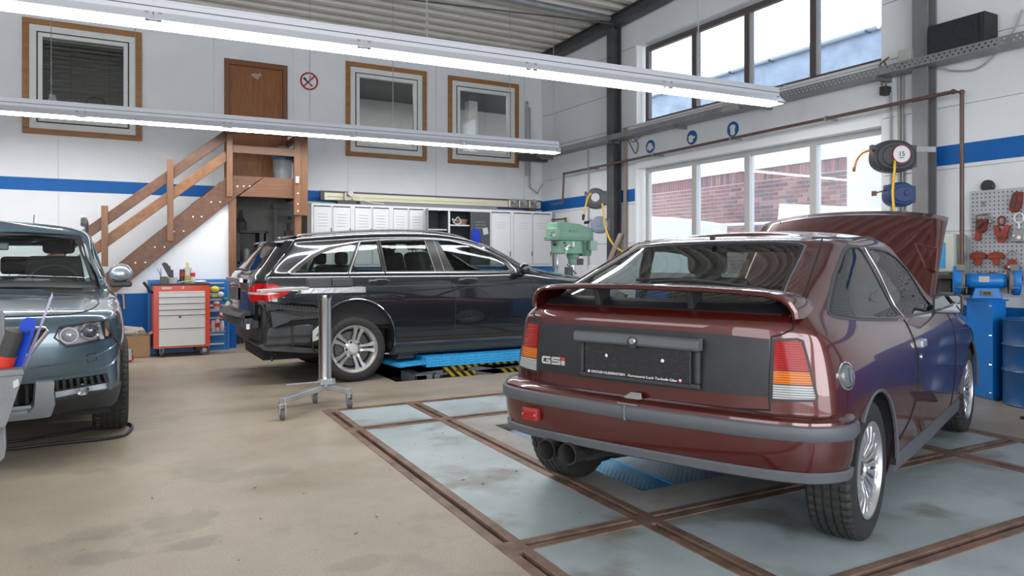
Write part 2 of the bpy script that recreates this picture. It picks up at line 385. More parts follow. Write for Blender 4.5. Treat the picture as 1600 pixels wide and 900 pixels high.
# ---- ceiling of trapezoidal sheet, ribs across the room
mb = MB(); prof = []; y = YN-.1; P_ = .29
while y < D+.1:
    prof += [(y, 0), (y+.10, 0), (y+.135, .10), (y+.25, .10)]; y += P_
vs = []
for X in (XL, W+.02): vs += [(X, yy_, CE(yy_)+h) for yy_, h in prof]
n = len(prof); mb.add(vs, [(i, i+1, n+i+1, n+i) for i in range(n-1)])
mb.box(XL, W+.1, YN, D+.2, 5.75, 5.8)
struct('ceiling', mb, mat('ceiling_sheet', (.62, .59, .53), .55, var=.1, vscale=2))
STEEL = mat('dark_steel', (.11, .11, .115), .5, metal=.4, var=.3, vscale=4, bump=.1)
GALV = mat('galvanised', (.42, .43, .44), .45, metal=.75, var=.2, vscale=8)
GREY = mat('grey_paint_steel', (.205, .205, .21), .5, metal=.2, var=.12, vscale=6)
def ibeam(p, q, h, b, t=.012, side=(0, 0, 1)):
    p = Vector(p); q = Vector(q); u = Vector(side); m = MB(); d = (q-p).normalized(); a = d.cross(u).normalized(); u = a.cross(d)
    m.beam(p+u*(h/2-t/2), q+u*(h/2-t/2), b, t, u); m.beam(p-u*(h/2-t/2), q-u*(h/2-t/2), b, t, u); m.beam(p, q, t, h-2*t, u)
    return m
struct('trim_5', ibeam((W-.13, YN, CE(YN)-.10), (W-.13, D, CE(D)-.10), .18, .16), STEEL)
yA = at_x(948, 300, W-.17)[1]; yB = at_x(958.5, 300, W-.17)[1]
c1 = struct('trim_6', ibeam((W-.095, (yA+yB)/2, 0), (W-.095, (yA+yB)/2, 4.95), .15, yA-yB, .016, (1, 0, 0)), STEEL)
yA = at_x(1425, 300, W-.17)[1]; yB = at_x(1449, 300, W-.17)[1]
c2 = struct('trim_7', ibeam((W-.095, (yA+yB)/2, 0), (W-.095, (yA+yB)/2, 5.2), .15, yA-yB, .016, (1, 0, 0)), GREY)
struct('trim_8', ibeam((W-.12, -.6, 0), (W-.12, -.6, 5.3), .20, .30, .016, (1, 0, 0)), STEEL)
solo('roof_brace_tube', MB().tube([(2.2, 9.35, 5.02), (W-.2, 9.35, 4.98)], .05, 12), GALV, 'round galvanised tube running under the ceiling sheet to the right wall beam', 'pipe', smooth=1)
solo('roof_tie_rod', MB().tube([at_d(540, -12, 10.2), (6.9, 9.2, 4.86)], .012, 6), STEEL, 'thin dark tie rod running slanting under the ribbed ceiling', 'rod')
# ---- windows of the office in the back wall
WOODT = wood('window_wood', (.36, .165, .05), (.25, .105, .03), 'X', 3)
PVC = mat('white_pvc', (.70, .71, .70), .35, var=.05)
PVCD = mat('pvc_shadow_gap', (.05, .05, .05), .6)
PANE = glass('window_pane', (.84, .86, .86))
def ring(x0, x1, z0, z1, t, y0, y1, m=None):
    m = m or MB(); m.box(x0, x1, y0, y1, z1-t, z1).box(x0, x1, y0, y1, z0, z0+t).box(x0, x0+t, y0, y1, z0+t, z1-t).box(x1-t, x1, y0, y1, z0+t, z1-t); return m
for i, (a, b, c, d) in enumerate(bw):
    w = sempty('window_%d' % (i+1), ((a+b)/2, D, c))
    struct('wooden_surround', ring(a, b, c, d, .075, D-.03, D+.02), WOODT, w, bevel=.004)
    struct('window_frame', ring(a+.075, b-.075, c+.075, d-.075, .085, D-.012, D+.07), PVC, w, bevel=.004)
    struct('sash', ring(a+.175, b-.175, c+.175, d-.175, .055, D-.02, D+.05), PVC, w, bevel=.006)
    struct('sash_gap', ring(a+.165, b-.165, c+.165, d-.165, .006, D-.016, D+.05).box(a+.165, b-.165, D-.016, D-.010, d-.18, d-.165), PVCD, w)
    struct('pane', MB().box(a+.225, b-.225, D+.012, D+.018, c+.225, d-.225), PANE, w)
# blind and things behind the first window
OFF = mat('office_wall', (.58, .58, .56), .8)
bl = thing('slatted_blind', 'closed grey slatted blind behind the pane of the far left office window', 'blind', (-.26, D+.12, 3.12))
for k in range(17): part('slat', MB().beam((-.73, D+.12, 4.17-.063*k), (.21, D+.12, 4.17-.063*k), .055, .003, (0, -.72, .69)), mat('blind_slat', (.20, .185, .16), .6), bl)
part('head_rail', MB().box(-.74, .22, D+.09, D+.15, 4.18, 4.22), mat('blind_rail', (.3, .3, .29), .5), bl)
part('ladder_cord', MB().box(-.42, -.415, D+.085, D+.09, 3.12, 4.18).box(.05, .055, D+.085, D+.09, 3.12, 4.18), mat('cord_dark', (.08, .08, .08), .8), bl)
solo('wall_clock', MB().lathe([(.115, 0), (.13, .004), (.13, .02), (.115, .024), (.112, .012)], axis='Y', c=(-.12, D+.05, 3.35), n=28, ring=True), mat('clock_rim', (.03, .03, .03), .4), 'thin black ring hanging inside the far left office window', 'ring')
pm = MB()
pm.prism([(-.73, 3.14), (-.52, 3.14), (-.56, 3.30), (-.60, 3.44), (-.66, 3.45), (-.70, 3.30)], D+.03, D+.05)
solo('paper_stack', pm, mat('pale_paper', (.55, .6, .62), .7), 'pale papers leaning inside the far left office window', 'papers')
# office shell behind windows two and three, a dark room behind the blind
mb = MB().box(2.7, 9.0, D+2.9, D+3.0, 2.3, 4.9).box(2.6, 2.7, D+.2, D+3, 2.3, 4.9)
mb.box(2.6, 9.0, D+.2, D+3, 2.2, 2.3).box(2.6, 9.0, D+.2, D+3, 4.55, 4.65)
for a, b, c, d in rects(D+.2, D+3, 2.3, 4.9, [(D+.9, D+2.4, 2.9, 4.1)]): mb.box(8.9, 9.0, a, b, c, d)
mb.box(-2, -1.9, D+.2, D+1.4, 2.3, 4.9).box(1.2, 1.3, D+.2, D+1.4, 2.3, 4.9).box(-2, 1.3, D+1.4, D+1.5, 2.3, 4.9).box(-2, 1.3, D+.2, D+1.4, 4.6, 4.7).box(-2, 1.3, D+.2, D+1.4, 2.2, 2.3)
struct('wall_office', mb, OFF)
struct('trim_9', MB().box(6.55, 6.75, D+2.0, D+2.2, 2.3, 4.55), mat('office_post', (.66, .66, .65), .7))
area('added_office_fill', (5.0, D+1.5, 4.4), (0, 0, 0), 2.0, .5, 24)  # added light without a fitting, sets the brightness behind the office panes
struct('office_joint', MB().box(2.7, 9, D+2.88, D+2.9, 3.72, 3.735), STEEL, wall_back)
struct('office_ceiling_sheet', MB().box(2.7, 8.9, D+.2, D+2.9, 4.50, 4.54), STEEL, wall_back)
# upstairs door
dr = sempty('door_1', (2.0, D, 2.36))
DW = wood('door_veneer', (.30, .11, .025), (.17, .055, .012), 'Z', 5); DF = wood('door_frame_wood', (.20, .075, .025), (.14, .05, .018), 'Z', 3)
struct('door_leaf', MB().box(1.62, 2.40, D+.02, D+.06, 2.37, 4.14), DW, dr)
struct('door_frame', MB().box(1.55, 1.62, D-.03, D+.1, 2.36, 4.22).box(2.40, 2.47, D-.03, D+.1, 2.36, 4.22).box(1.62, 2.40, D-.03, D+.1, 4.14, 4.22), DF, dr, bevel=.004)
struct('scuff_mark', MB().prism([(1.93, 4.02), (1.98, 4.06), (2.04, 4.045), (2.07, 4.07), (2.09, 4.03), (2.05, 4.0), (2.04, 3.96), (1.99, 3.985)], D+.018, D+.021), mat('scuff', (.42, .30, .25), .8), dr)
struct('door_handle', MB().tube([(2.33, D+.02, 3.30), (2.33, D-.04, 3.30), (2.22, D-.045, 3.30)], .009, 8).box(2.31, 2.35, D+.012, D+.02, 3.2, 3.34), mat('handle_metal', (.5, .5, .5), .3, metal=1), dr)
# ---- big windows in the right wall
BROWN = mat('brown_window_frame', (.085, .07, .065), .4)
def zring(y0, y1, z0, z1, t, x0, x1, m=None):
    m = m or MB(); m.box(x0, x1, y0, y1, z1-t, z1).box(x0, x1, y0, y1, z0, z0+t).box(x0, x1, y0, y0+t, z0+t, z1-t).box(x0, x1, y1-t, y1, z0+t, z1-t); return m
FRG = mat('pale_window_frame', (.42, .42, .41), .4)
DIRTY = glass('dusty_pane', (.86, .90, .95), haze=.10, hazec=(.55, .63, .74)); CLR = glass('big_clear_pane', (.93, .96, 1), haze=.16, hazec=(.75, .8, .88))
ms = [7.79, 6.82, 5.81]
for n, (r, fm, gm, t) in enumerate(((uw, BROWN, DIRTY, .075), (lw, FRG, CLR, .07))):
    w = sempty('window_%d' % (4+n), (W+.15, 6.9, r[2]))
    struct('window_frame', zring(r[0], r[1]-.06, r[2], r[3]-.02, t, W+.12, W+.19), fm, w, bevel=.004)
    es = [r[1]-.06-t]+ms+[r[0]+t]
    for m in ms: struct('mullion', MB().box(W+.11, W+.20, m-.045, m+.045, r[2]+t, r[3]-t), fm, w, bevel=.004)
    for a, b in zip(es, es[1:]):
        struct('pane', MB().box(W+.150, W+.156, b+(.045 if b in ms else 0), a-(.045 if a in ms else 0), r[2]+t, r[3]-.02-t), gm, w)
struct('window_sill', MB().box(W-.03, W+.12, uw[0], uw[1], 3.245, 3.275), mat('sill_white', (.66, .66, .66), .5), wall_right)
struct('reveal_white', MB().box(W-.005, W+.12, 8.915, 8.955, 3.25, 4.50).box(W-.005, W+.12, 8.915, 8.955, .95, 2.66), mat('reveal_paint', (.78, .79, .80), .6), wall_right)
struct('lintel_cover', MB().box(W-.02, W+.20, uw[0], uw[1], 2.60, 2.69), mat('reveal_paint', (.78, .79, .80), .6), wall_right)
# ============================================================ outside: yard and the brick building opposite
bx = 12.2
bt = at_x(1322, 245, bx); yc = bt[1]; zt = bt[2]; gt = at_x(1251, 80, bx)[2]
BR = mat('brick_red', (.30, .125, .11), .8, var=.4, vscale=2.5)
BRD = mat('brick_dark', (.17, .09, .095), .8, var=.3, vscale=2.5)
BRL = mat('brick_light', (.38, .19, .165), .8, var=.3, vscale=2.5)
MORT = mat('mortar', (.62, .60, .58), .9)
bld = thing('brick_building', 'red brick building with white fascia and grey metal roof edge seen through the right windows', 'building', (bx+1.5, yc+5, 0))
part('wall_core', MB().box(bx+.012, bx+3, yc, yc+12, -.2, zt), MORT, bld)
# bricks one by one on the strip the window shows, a soldier course along the top
bz0 = .9; bh = .075; bl_ = .25
meshes = {}
def brick(y, z, l, h, mt):
    key = (round(l, 3), round(h, 3), mt.name)
    if key not in meshes:
        m = MB().box(0, .03, 0, l, 0, h); me = bpy.data.meshes.new('brick'); me.from_pydata(m.v, [], m.f); me.materials.append(mt); meshes[key] = me
    o = bpy.data.objects.new('brick', meshes[key]); COL.objects.link(o); o.parent = bld
    q = XF[bld.name] @ Vector((bx, y, z)); o.location = q
cnt = 0; rest = MB()
rr = random.Random(3)
y = yc
while y < yc+10:
    if y < yc+4.2: brick(y, zt-.245, .068, .24, rr.choice([BR, BR, BRD, BRL])); cnt += 1
    else: rest.box(bx, bx+.03, y, y+.068, zt-.245, zt-.005)
    y += .083
z = zt-.25-bh-.012; row = 0
while z > bz0:
    y = yc-(bl_/2 if row % 2 else 0)
    while y < yc+10:
        a = max(y, yc); l = y+bl_-.012-a
        if l > .05:
            if cnt < 300 and a < yc+2.9 and z > 1.45: brick(a, z, l, bh-.002, rr.choice([BR, BR, BRD, BRL])); cnt += 1
            else: rest.box(bx+rr.uniform(0, .006), bx+.03, a, a+l, z, z+bh-.002)
        y += bl_
    z -= bh+.012; row += 1
part('brickwork_rest', rest, BR, bld, kind='stuff')
part('fascia_board', MB().box(bx-.05, bx+3, yc, yc+12, zt, gt-.75), mat('white_fascia', (.82, .83, .84), .6), bld)
part('roof_edge_panel', MB().box(bx-.12, bx+3, yc-.8, yc+12, gt-.75, gt-.03), mat('grey_blue_cladding', (.30, .36, .44), .5, metal=.3, var=.3, vscale=3), bld)
gm = MB()
for k in range(9): gm.box(bx-.27, bx-.11, yc-.6+k*1.1, yc-.57+k*1.1, gt-.10, gt-.06)
part('gutter_bracket', gm, STEEL, bld)
part('gutter', MB().tube([(bx-.2, yc-.8, gt-.03), (bx-.2, yc+12, gt-.03)], .06, 10), mat('gutter_zinc', (.50, .55, .60), .4, metal=.6), bld, smooth=1)
annex = thing('white_annex', 'white rendered annex wall beside the corner of the brick building', 'building', (bx+2.2, yc-3, 0))
part('wall_core', MB().box(bx+1.2, bx+4, yc-5, yc-.0, -.2, zt+.75), mat('white_render', (.85, .86, .87), .8), annex)
part('wall_joint', MB().box(bx+1.19, bx+1.21, yc-5, yc, zt+.02, zt+.05), mat('joint_grey', (.4, .4, .42), .7), annex)
struct('trim_ground', MB().box(W+.24, 30, -8, 24, -.35, -.2), mat('yard_paving', (.42, .41, .40), .85, var=.2))
# parasol arm and pale van roof seen low through the panes
solo('white_awning_arm', MB().tube([at_x(1118, 352, 10.0), at_x(1250, 347, 10.0)], .025, 8).box(9.97, 10.03, at_x(1200, 352, 10)[1]-.03, at_x(1200, 352, 10)[1]+.03, -.2, 1.64).box(9.96, 10.04, at_x(1128, 352, 10)[1], at_x(1112, 352, 10)[1], 1.60, 1.68), mat('awning_white', (.85, .85, .86), .5), 'thin white barrier arm outside the lower window in front of the bricks', 'barrier')
e0 = at_x(1008, 338, 10.4); e1 = at_x(1085, 349, 10.4)
solo('white_trailer', MB().prism([(e0[1], e0[2]), (e1[1], e0[2]-.22), (e1[1], -.2), (e0[1], -.2)], 10.4, 11.3, 'YZ'), mat('trailer_white', (.75, .76, .76), .5), 'pale trailer top outside behind the leftmost lower pane', 'trailer')
q0 = at_x(1218, 318, 10.2); q1 = at_x(1335, 326, 10.2)
solo('white_van_roof', MB().prism([(q0[1], q0[2]), (q1[1], q1[2]+.03), (q1[1], -.2), (q0[1]+.35, -.2)], 10.2, 11.6, 'YZ'), mat('van_white', (.9, .9, .9), .4), 'white van body outside the rightmost lower pane', 'van')
# ============================================================ stairs and landing
SW = wood('stair_wood', (.150, .062, .027), (.085, .034, .016), 'D', 5)
SW2 = wood('stair_wood_light', (.25, .110, .038), (.155, .064, .022), 'D', 5)
SW3 = wood('stair_wood_x', (.185, .080, .036), (.11, .046, .022), 'X', 5)
SW4 = wood('stair_wood_post', (.225, .100, .042), (.14, .060, .026), 'Z', 5)
SY = 10.70
st = thing('staircase', 'brown wooden staircase with handrails and landing up to the office door', 'staircase', (.5, 11.1, 0))
part('stringer', MB().prism([(-1.12, 0), (-.78, 0), (1.50, 2.01), (1.58, 2.08), (1.93, 2.36), (1.48, 2.36)], SY-.045, SY), SW, st, bevel=.004)
part('stringer', MB().prism([(-1.12, 0), (-.78, 0), (1.50, 2.01), (1.58, 2.08), (1.93, 2.36), (1.48, 2.36)], 11.55, 11.6), SW, st)
for k in range(11):
    z = .2*(k+1)-.02; x = -1.0+(z/2.36)*2.55
    part('tread', MB().box(x-.06, x+.22, SY, 11.55, z, z+.035), SW2, st)
for px, py in ((211.6, 410.6), (227, 410), (242, 386), (257, 386), (272, 361.6), (287, 361), (301.6, 338.6), (315, 338.6), (330, 315.6), (344, 315.6), (371, 291), (381, 291), (390, 291)):
    bq_ = at_y(px, py, SY-.05); part('bolt', MB().cyl((bq_[0], SY-.055, bq_[2]), (bq_[0], SY-.04, bq_[2]), .011, 8), mat('bolt_cap', (.75, .7, .65), .5), st)
for dz, mt_, x0 in ((0, SW, -.9), (-.275, SW2, -.9)):
    z0 = 1.78+dz+(x0+.01)*.848
    part('handrail', MB().beam((x0, SY-.075, z0-.07), (1.45, SY-.075, 2.965+dz-.055), .04, .125, (0, 0, 1)), mt_, st, bevel=.006)
for x, z0, z1 in ((-.01, 1.12, 1.885), (.74, 1.45, 2.52), (1.47, 2.06, 3.05)):
    part('baluster', MB().box(x-.038, x+.038, SY-.145, SY-.098, z0, z1), SW4, st, bevel=.004)
part('landing_board', MB().prism([(1.60, 2.08), (2.36, 2.08), (2.36, 2.36), (1.94, 2.36)], SY-.040, SY+.004), SW3, st, bevel=.003)
for k in range(6): part('landing_plank', MB().box(1.50, 2.50, SY+.004+k*.163, SY+.163+k*.163, 2.32, 2.36), SW3, st)
part('landing_joist', MB().box(2.44, 2.50, SY, D-.02, 2.10, 2.32), SW3, st); part('landing_joist', MB().box(1.50, 1.56, SY+.05, D-.02, 2.10, 2.32), SW3, st)
part('corner_post', MB().box(2.335, 2.43, SY-.10, SY-.045, 1.84, 3.12), SW4, st, bevel=.004); part('corner_post', MB().box(2.43, 2.535, SY-.06, SY+.02, 1.84, 3.12), SW4, st, bevel=.004)
part('support_post', MB().box(2.36, 2.45, SY-.04, SY+.05, 0, 2.08), SW4, st, bevel=.004)
part('support_post', MB().box(1.475, 1.57, SY-.03, SY+.06, .77, 2.08), SW4, st, bevel=.004)
part('support_post', MB().box(1.475, 1.57, SY-.03, SY+.06, 0, .77), BLUE, st, bevel=.004)
part('landing_rail', MB().box(1.51, 2.34, SY-.10, SY-.06, 2.665, 2.775), SW3, st, bevel=.005)
part('landing_rail', MB().box(1.51, 2.34, SY-.10, SY-.06, 2.95, 3.06), SW3, st, bevel=.005)
for z in (2.67, 2.95): part('landing_rail', MB().box(2.45, 2.49, SY-.02, D-.02, z, z+.10), SW3, st, bevel=.005)
for z in (1.90, 2.0, 2.15): part('bolt', MB().cyl((2.385, SY-.11, z), (2.385, SY-.095, z), .012, 8), mat('bolt_cap', (.75, .7, .65), .5), st)
sp_ = at_y(464, 281, SY-.1)
solo('light_switch', MB().box(sp_[0]-.022, sp_[0]+.022, SY-.135, SY-.10, sp_[2]-.045, sp_[2]+.045), PVC, 'small white switch on the wooden corner post of the landing', 'switch', bevel=.004)
# under-stair cladding
mb = MB().prism([(1.475, 1.985), (-.78, 0), (1.475, 0)], SY+.005, SY+.03)
struct('wall_stair_cladding', mb, WHITE); struct('trim_10', MB().prism([(1.475, 0), (1.475, .77), (.10, .77), (-.77, 0)], SY, SY+.005), BLUE)
# swing bin on the landing
bc = at_y(436, 252, 11.15); bz = 2.36; rb = .145
bn = thing('waste_bin', 'grey plastic bin with domed lid and blue liner on the landing', 'bin', (bc[0]+.05, 11.15, bz))
PL = mat('bin_grey', (.24, .25, .27), .45)
o_ = (bc[0]+.05, 11.15, bz)
part('body', MB().lathe([(.01, 0), (.115, 0), (.12, .01), (rb, .38), (rb-.008, .38), (.11, .02), (.01, .02)], c=o_), PL, bn, smooth=1)
part('liner', MB().lathe([(rb+.012, .31), (rb+.022, .34), (rb+.010, .385), (rb-.01, .395), (rb-.012, .37)], c=o_, n=20), mat('liner_blue', (.03, .13, .22), .35), bn, smooth=1)
part('lid', MB().lathe([(rb+.006, .385), (rb+.006, .41), (rb-.02, .46), (.09, .505), (.045, .525), (.001, .53)], c=o_), PL, bn, smooth=1)
# no smoking sign and the three mandatory signs
def disc(name, c, r, axis, mt_, t, label, cat, grp=None):
    q = thing(name, label, cat, c, 0, grp); return q
RED = mat('sign_red', (.38, .012, .02), .5); SWH = mat('sign_white', (.72, .72, .72), .5); SBK = mat('sign_black', (.02, .02, .02), .5)
sc_ = at_y(483, 127, D-.01); sx, sz = sc_[0], sc_[2]
sg = thing('no_smoking_sign', 'round no smoking sign on the white wall right of the office door', 'sign', (sx, D-.01, sz-.14))
part('plate', MB().lathe([(.001, 0), (.14, 0), (.14, .006), (.001, .006)], (sx, D-.012, sz), 'Y', 28), SWH, sg)
part('ring', MB().lathe([(.142, -.004), (.115, -.004), (.115, .001), (.142, .001)], (sx, D-.012, sz), 'Y', 32, ring=True), RED, sg)
part('bar', MB().beam((sx-.088, D-.015, sz-.09), (sx+.088, D-.015, sz+.09), .004, .024, (-.7, 0, .7)), RED, sg)
part('cigarette', MB().beam((sx-.075, D-.0135, sz+.03), (sx+.05, D-.0135, sz-.075), .003, .024, (.6, 0, .7)).beam((sx-.085, D-.0137, sz+.045), (sx-.045, D-.0137, sz+.01), .003, .034, (.6, 0, .7)), SBK, sg)
part('smoke', MB().tube(curve_pts([(sx-.01, D-.014, sz+.02), (sx+.02, D-.014, sz+.05), (sx, D-.014, sz+.075), (sx+.04, D-.014, sz+.08)], 5), .004, 5), SBK, sg)
SBL = mat('sign_blue', (.01, .09, .30), .5)
for (px, py, what, lab) in ((1016, 230, 'ear', 'round blue sign of a head with ear muffs, leftmost of three above the window'), (1081, 216, 'glove', 'round blue sign of a work glove, middle of three above the window'), (1145, 203, 'eye', 'round blue sign of a head with goggles, rightmost of three above the window')):
    c = at_x(px, py, W-.01); y, z = c[1], c[2]
    g = thing('safety_sign', lab, 'sign', (W-.01, y, z-.1), 0, 'round blue safety signs above the lower window')
    part('plate', MB().lathe([(.001, 0), (.098, 0), (.098, .006), (.001, .006)], (W-.012, y, z+.01), 'X', 28), SBL, g)
    X_ = W-.0155; m = MB()
    def el(cy, cz, ry, rz, n=18): return [(y+cy+ry*math.cos(2*math.pi*k/n), z+cz+rz*math.sin(2*math.pi*k/n)) for k in range(n)]
    if what == 'ear':
        m.prism(el(0, 0, .038, .055), X_, X_+.003, 'YZ').tube([(X_, y+.055*math.cos(a), z+.055*math.sin(a)+.005) for a in [math.pi*k/10 for k in range(11)]], .006, 5).prism(el(.055, -.01, .013, .026), X_, X_+.003, 'YZ').prism(el(-.055, -.01, .013, .026), X_, X_+.003, 'YZ')
    elif what == 'glove':
        m.prism([(y+a, z+b) for a, b in [(.06, .035), (.06, -.03), (.03, -.06), (-.03, -.05), (-.02, -.015), (-.065, .0), (-.065, .02), (-.01, .03), (.0, .05)]], X_, X_+.003, 'YZ')
    else:
        m.prism(el(0, .035, .05, .035), X_, X_+.003, 'YZ').prism(el(0, -.035, .04, .035), X_, X_+.003, 'YZ').prism(el(.022, 0, .019, .016), X_-.001, X_+.003, 'YZ').prism(el(-.022, 0, .019, .016), X_-.001, X_+.003, 'YZ')
    part('pictogram', m, SWH, g)
# ============================================================ fluorescent light rows
LW = mat('lamp_white', (.62, .63, .68), .35); LT = mat('lamp_tube', (1, 1, 1), .4, emit=5.0); LI = mat('lamp_inner', (.85, .86, .88), .25)
DK = mat('lamp_gap', (.03, .03, .03), .6)
def light_row(p, q, label, n, drop, zz):
    """p, q ends of the lower edge; trunking on top, flared reflector, tubes below"""
    p = Vector(p); q = Vector(q); L_ = (q-p).length; ang = math.atan2(q.y-p.y, q.x-p.x)
    t = thing('fluorescent_light_row', label, 'ceiling light', p, ang, 'suspended fluorescent light rows')
    def seg(name, prof, mt_, x0, x1):
        nn = len(prof); m = MB().add([(x, a, b) for x in (x0, x1) for a, b in prof], [(i, (i+1) % nn, nn+(i+1) % nn, nn+i) for i in range(nn)]+[tuple(range(nn)), tuple(reversed(range(nn, 2*nn)))])
        return part(name, m, mt_, t, local=True)
    seg('trunking', [(-.035, .10), (.035, .10), (.035, .185), (-.035, .185)], LW, 0, L_)
    seg('trunking_lip', [(-.04, .178), (.04, .178), (.04, .192), (-.04, .192)], LW, 0, L_)
    seg('trunking_groove', [(-.0365, .135), (.0365, .135), (.0365, .141), (-.0365, .141)], DK, 0, L_)
    s = L_/n
    for k in range(n):
        a, b = k*s+.004, (k+1)*s-.004
        seg('reflector', [(-.045, .098), (.045, .098), (.135, .022), (.135, .016), (.045, .088), (-.045, .088), (-.135, .016), (-.135, .022)], LW, a, b)
        for e in (-.055, .055):
            part('tube', MB().tube([(a+.05, e, .045), (b-.05, e, .045)], .019, 10), LT, t, local=True, smooth=1)
            for h_ in (b-.05, a+.028): part('lamp_holder', MB().box(h_, h_+.022, e-.018, e+.018, .02, .09), mat('holder', (.25, .25, .27), .5), t, local=True)
    part('end_cap', MB().box(L_, L_+.01, -.035, .035, .10, .185), LW, t, local=True)
    part('end_prong', MB().box(L_, L_+.05, -.012, .012, .07, .10).box(L_+.03, L_+.04, -.01, .01, .02, .10), LW, t, local=True)
    # the light the tubes give
    for k in range(3):
        l = area('light_row_glow', (0, 0, 0), (0, 0, 0), L_/3, .2, 30*L_/8, (1, .99, .97)); l.parent = t; l.location = (L_*(k+.5)/3, 0, .01)
        l.visible_camera = True
    return t
LZ = 2.85
p1 = at_z(-150, -12, LZ+.02); p2 = at_z(1213, 166, LZ)
la = light_row((p1[0]-1.6, p1[1]+(p1[1]-p2[1])/(p2[0]-p1[0])*1.6, LZ), tuple(p2), 'long suspended fluorescent light row, the nearer one crossing the top of the picture', 6, 0, 0)
p3 = at_z(0, 178, LZ); p4 = at_z(871, 241, LZ)
lb = light_row((p3[0]-2.4, p3[1]+(p3[1]-p4[1])/(p4[0]-p3[0])*2.4, LZ), tuple(p4), 'long suspended fluorescent light row, the farther one ending before the right wall', 6, 0, 0)
def hang(px, pyb, ytop, row_a, row_b, kind, label):
    """suspension from the ceiling down to the light row at picture column px"""
    a = Vector(row_a); b = Vector(row_b)
    # the point of the row seen in that column
    d = ray(px, 300); n = Vector((b.y-a.y, -(b.x-a.x), 0)); t = (Vector((a.x, a.y, 0)).dot(n))/(d[0]*n.x+d[1]*n.y)
    x, y = d[0]*t, d[1]*t; top = CE(y)
    if kind == 'chain':
        g = thing('suspension_chain', label, 'chain', (x, y, LZ+.19)); k = 0; z = LZ+.21
        part('hook', MB().tube([(x, y, LZ+.18), (x+.012, y, LZ+.20), (x, y, LZ+.23)], .003, 6), GALV, g)
        lm = MB().tube([(.008*math.cos(a_), 0, .02*math.sin(a_)) for a_ in [2*math.pi*i/10 for i in range(11)]], .0028, 5, cap=False)
        me = bpy.data.meshes.new('link'); me.from_pydata(lm.v, [], lm.f); me.materials.append(GALV)
        while z < top-.02:
            o = bpy.data.objects.new('link', me); COL.objects.link(o); o.parent = g; o.location = (0, 0, z+.02-LZ-.19); o.rotation_euler = (0, 0, math.pi/2*(k % 2)+.4); z += .032; k += 1
    else:
        solo('suspension_wire', MB().tube([(x, y, LZ+.19), (x, y, top)], .0045, 6), GALV, label, 'wire', 'wires holding the light rows')
A_ = (p1, p2); B_ = (p3, p4)
hang(667, 58, 0, p1, p2, 'chain', 'thin metal chain holding the near light row in the middle of the picture')
hang(1091, 120, 0, p1, p2, 'chain', 'thin metal chain holding the near light row before the tall window')
for px, lab in ((80, 'thin wire holding the far light row before the left part of the blind window'), (211, 'thin wire holding the far light row before the right edge of the blind window'), (484, 'thin wire holding the far light row before the no smoking sign'), (614, 'thin wire holding the far light row before the middle office window'), (797, 'thin wire holding the far light row before the right office window'), (865, 'thin wire at the right end of the far light row')):
    hang(px, 0, 0, p3, p4, 'wire', lab)
# ============================================================ right wall: cable tray, pipes, boxes, speaker
TY = W-.26
tray = thing('cable_tray', 'grey perforated steel cable tray running the length of the right wall', 'cable tray', (TY, 6, 3.16))
def tray_mat():
    m = mat('tray_steel', (.30, .30, .31), .45, metal=.5, var=.25, vscale=5); return m
TM = tray_mat()
part('side_rail', MB().box(TY-.005, TY, .5, 11.6, 3.065, 3.083), TM, tray); part('side_rail', MB().box(TY-.005, TY, .5, 11.6, 3.127, 3.145), TM, tray)
m = MB(); y = .5; k = 0
while y < 11.6:
    m.box(TY-.004, TY, y, y+.034, 3.083, 3.097); m.box(TY-.004, TY, y+.026, y+.060, 3.113, 3.127); y += .052; k += 1
m.box(TY-.004, TY, .5, 11.6, 3.097, 3.113)
part('perforated_web', m, TM, tray, kind='stuff')
part('tray_bottom', MB().box(TY, W-.05, .5, 11.6, 3.065, 3.070), TM, tray)
for y in (1.5, 3.2, 4.75, 6.3, 7.8, 9.3, 11.3): part('bracket', MB().box(TY, W, y, y+.04, 3.03, 3.065), TM, tray)
part('cable', MB().tube([(W-.12, .5, 3.09), (W-.12, 11.6, 3.09)], .025, 8), mat('cable_grey', (.35, .35, .34), .6), tray)
part('mounting_plate', MB().box(6.55, W, 11.5, 11.62, 3.01, 3.13), STEEL, tray)
BRP = mat('brown_pipe', (.115, .07, .06), .4, var=.3, vscale=6)
def pipe_run(name, pts, r, label, brackets=(), cat='pipe'):
    g = thing(name, label, cat, pts[0]); part('pipe_run', MB().tube(pts, r, 10), BRP, g, smooth=1)
    for k in range(1, len(pts)-1): part('elbow', MB().ball(pts[k], r*1.35, 6), BRP, g, smooth=1)
    for b in brackets: part('clamp', MB().lathe([(r+.002, -.012), (r+.010, -.012), (r+.010, .012), (r+.002, .012)], b, 'Y', 12, ring=True).box(b[0], W, b[1]-.006, b[1]+.006, b[2]-.012, b[2]+.012), GALV, g)
    return g
PX = 6.92; qa = at_x(880, 270, PX+.13); qb = at_x(1490, 139, PX); X2 = PX
pz = 2.78
pipe_run('air_pipe', [(X2, 3.94, 1.15), (X2, 3.94, 2.745), (X2, 4.02, 2.765), (X2, 10.68, 2.697), (X2, 10.72, 2.2), (X2, 11.1, 2.19)], .019,
         'brown compressed air pipe along the right wall above the lower window', [(X2, y, 2.765-.0102*(y-4)) for y in (5.4, 6.8, 8.3, 9.9)])
lp = at_x(1510, 230, W-.1)
pipe_run('air_drop_pipe', [(6.5, 11.3, 1.93), (W-.1, 11.25, 1.93), (W-.1, 10.75, 1.93), (W-.1, 10.75, 1.62)], .018, 'brown pipe loop on the wall just above the drill press')
pipe_run('air_loop_pipe', [(W-.1, 11.3, 1.86), (W-.1, 10.92, 1.86), (W-.1, 10.92, 1.6)], .014, 'thinner brown pipe loop under the other one above the drill press')
CON = mat('conduit_grey', (.36, .35, .34), .5)
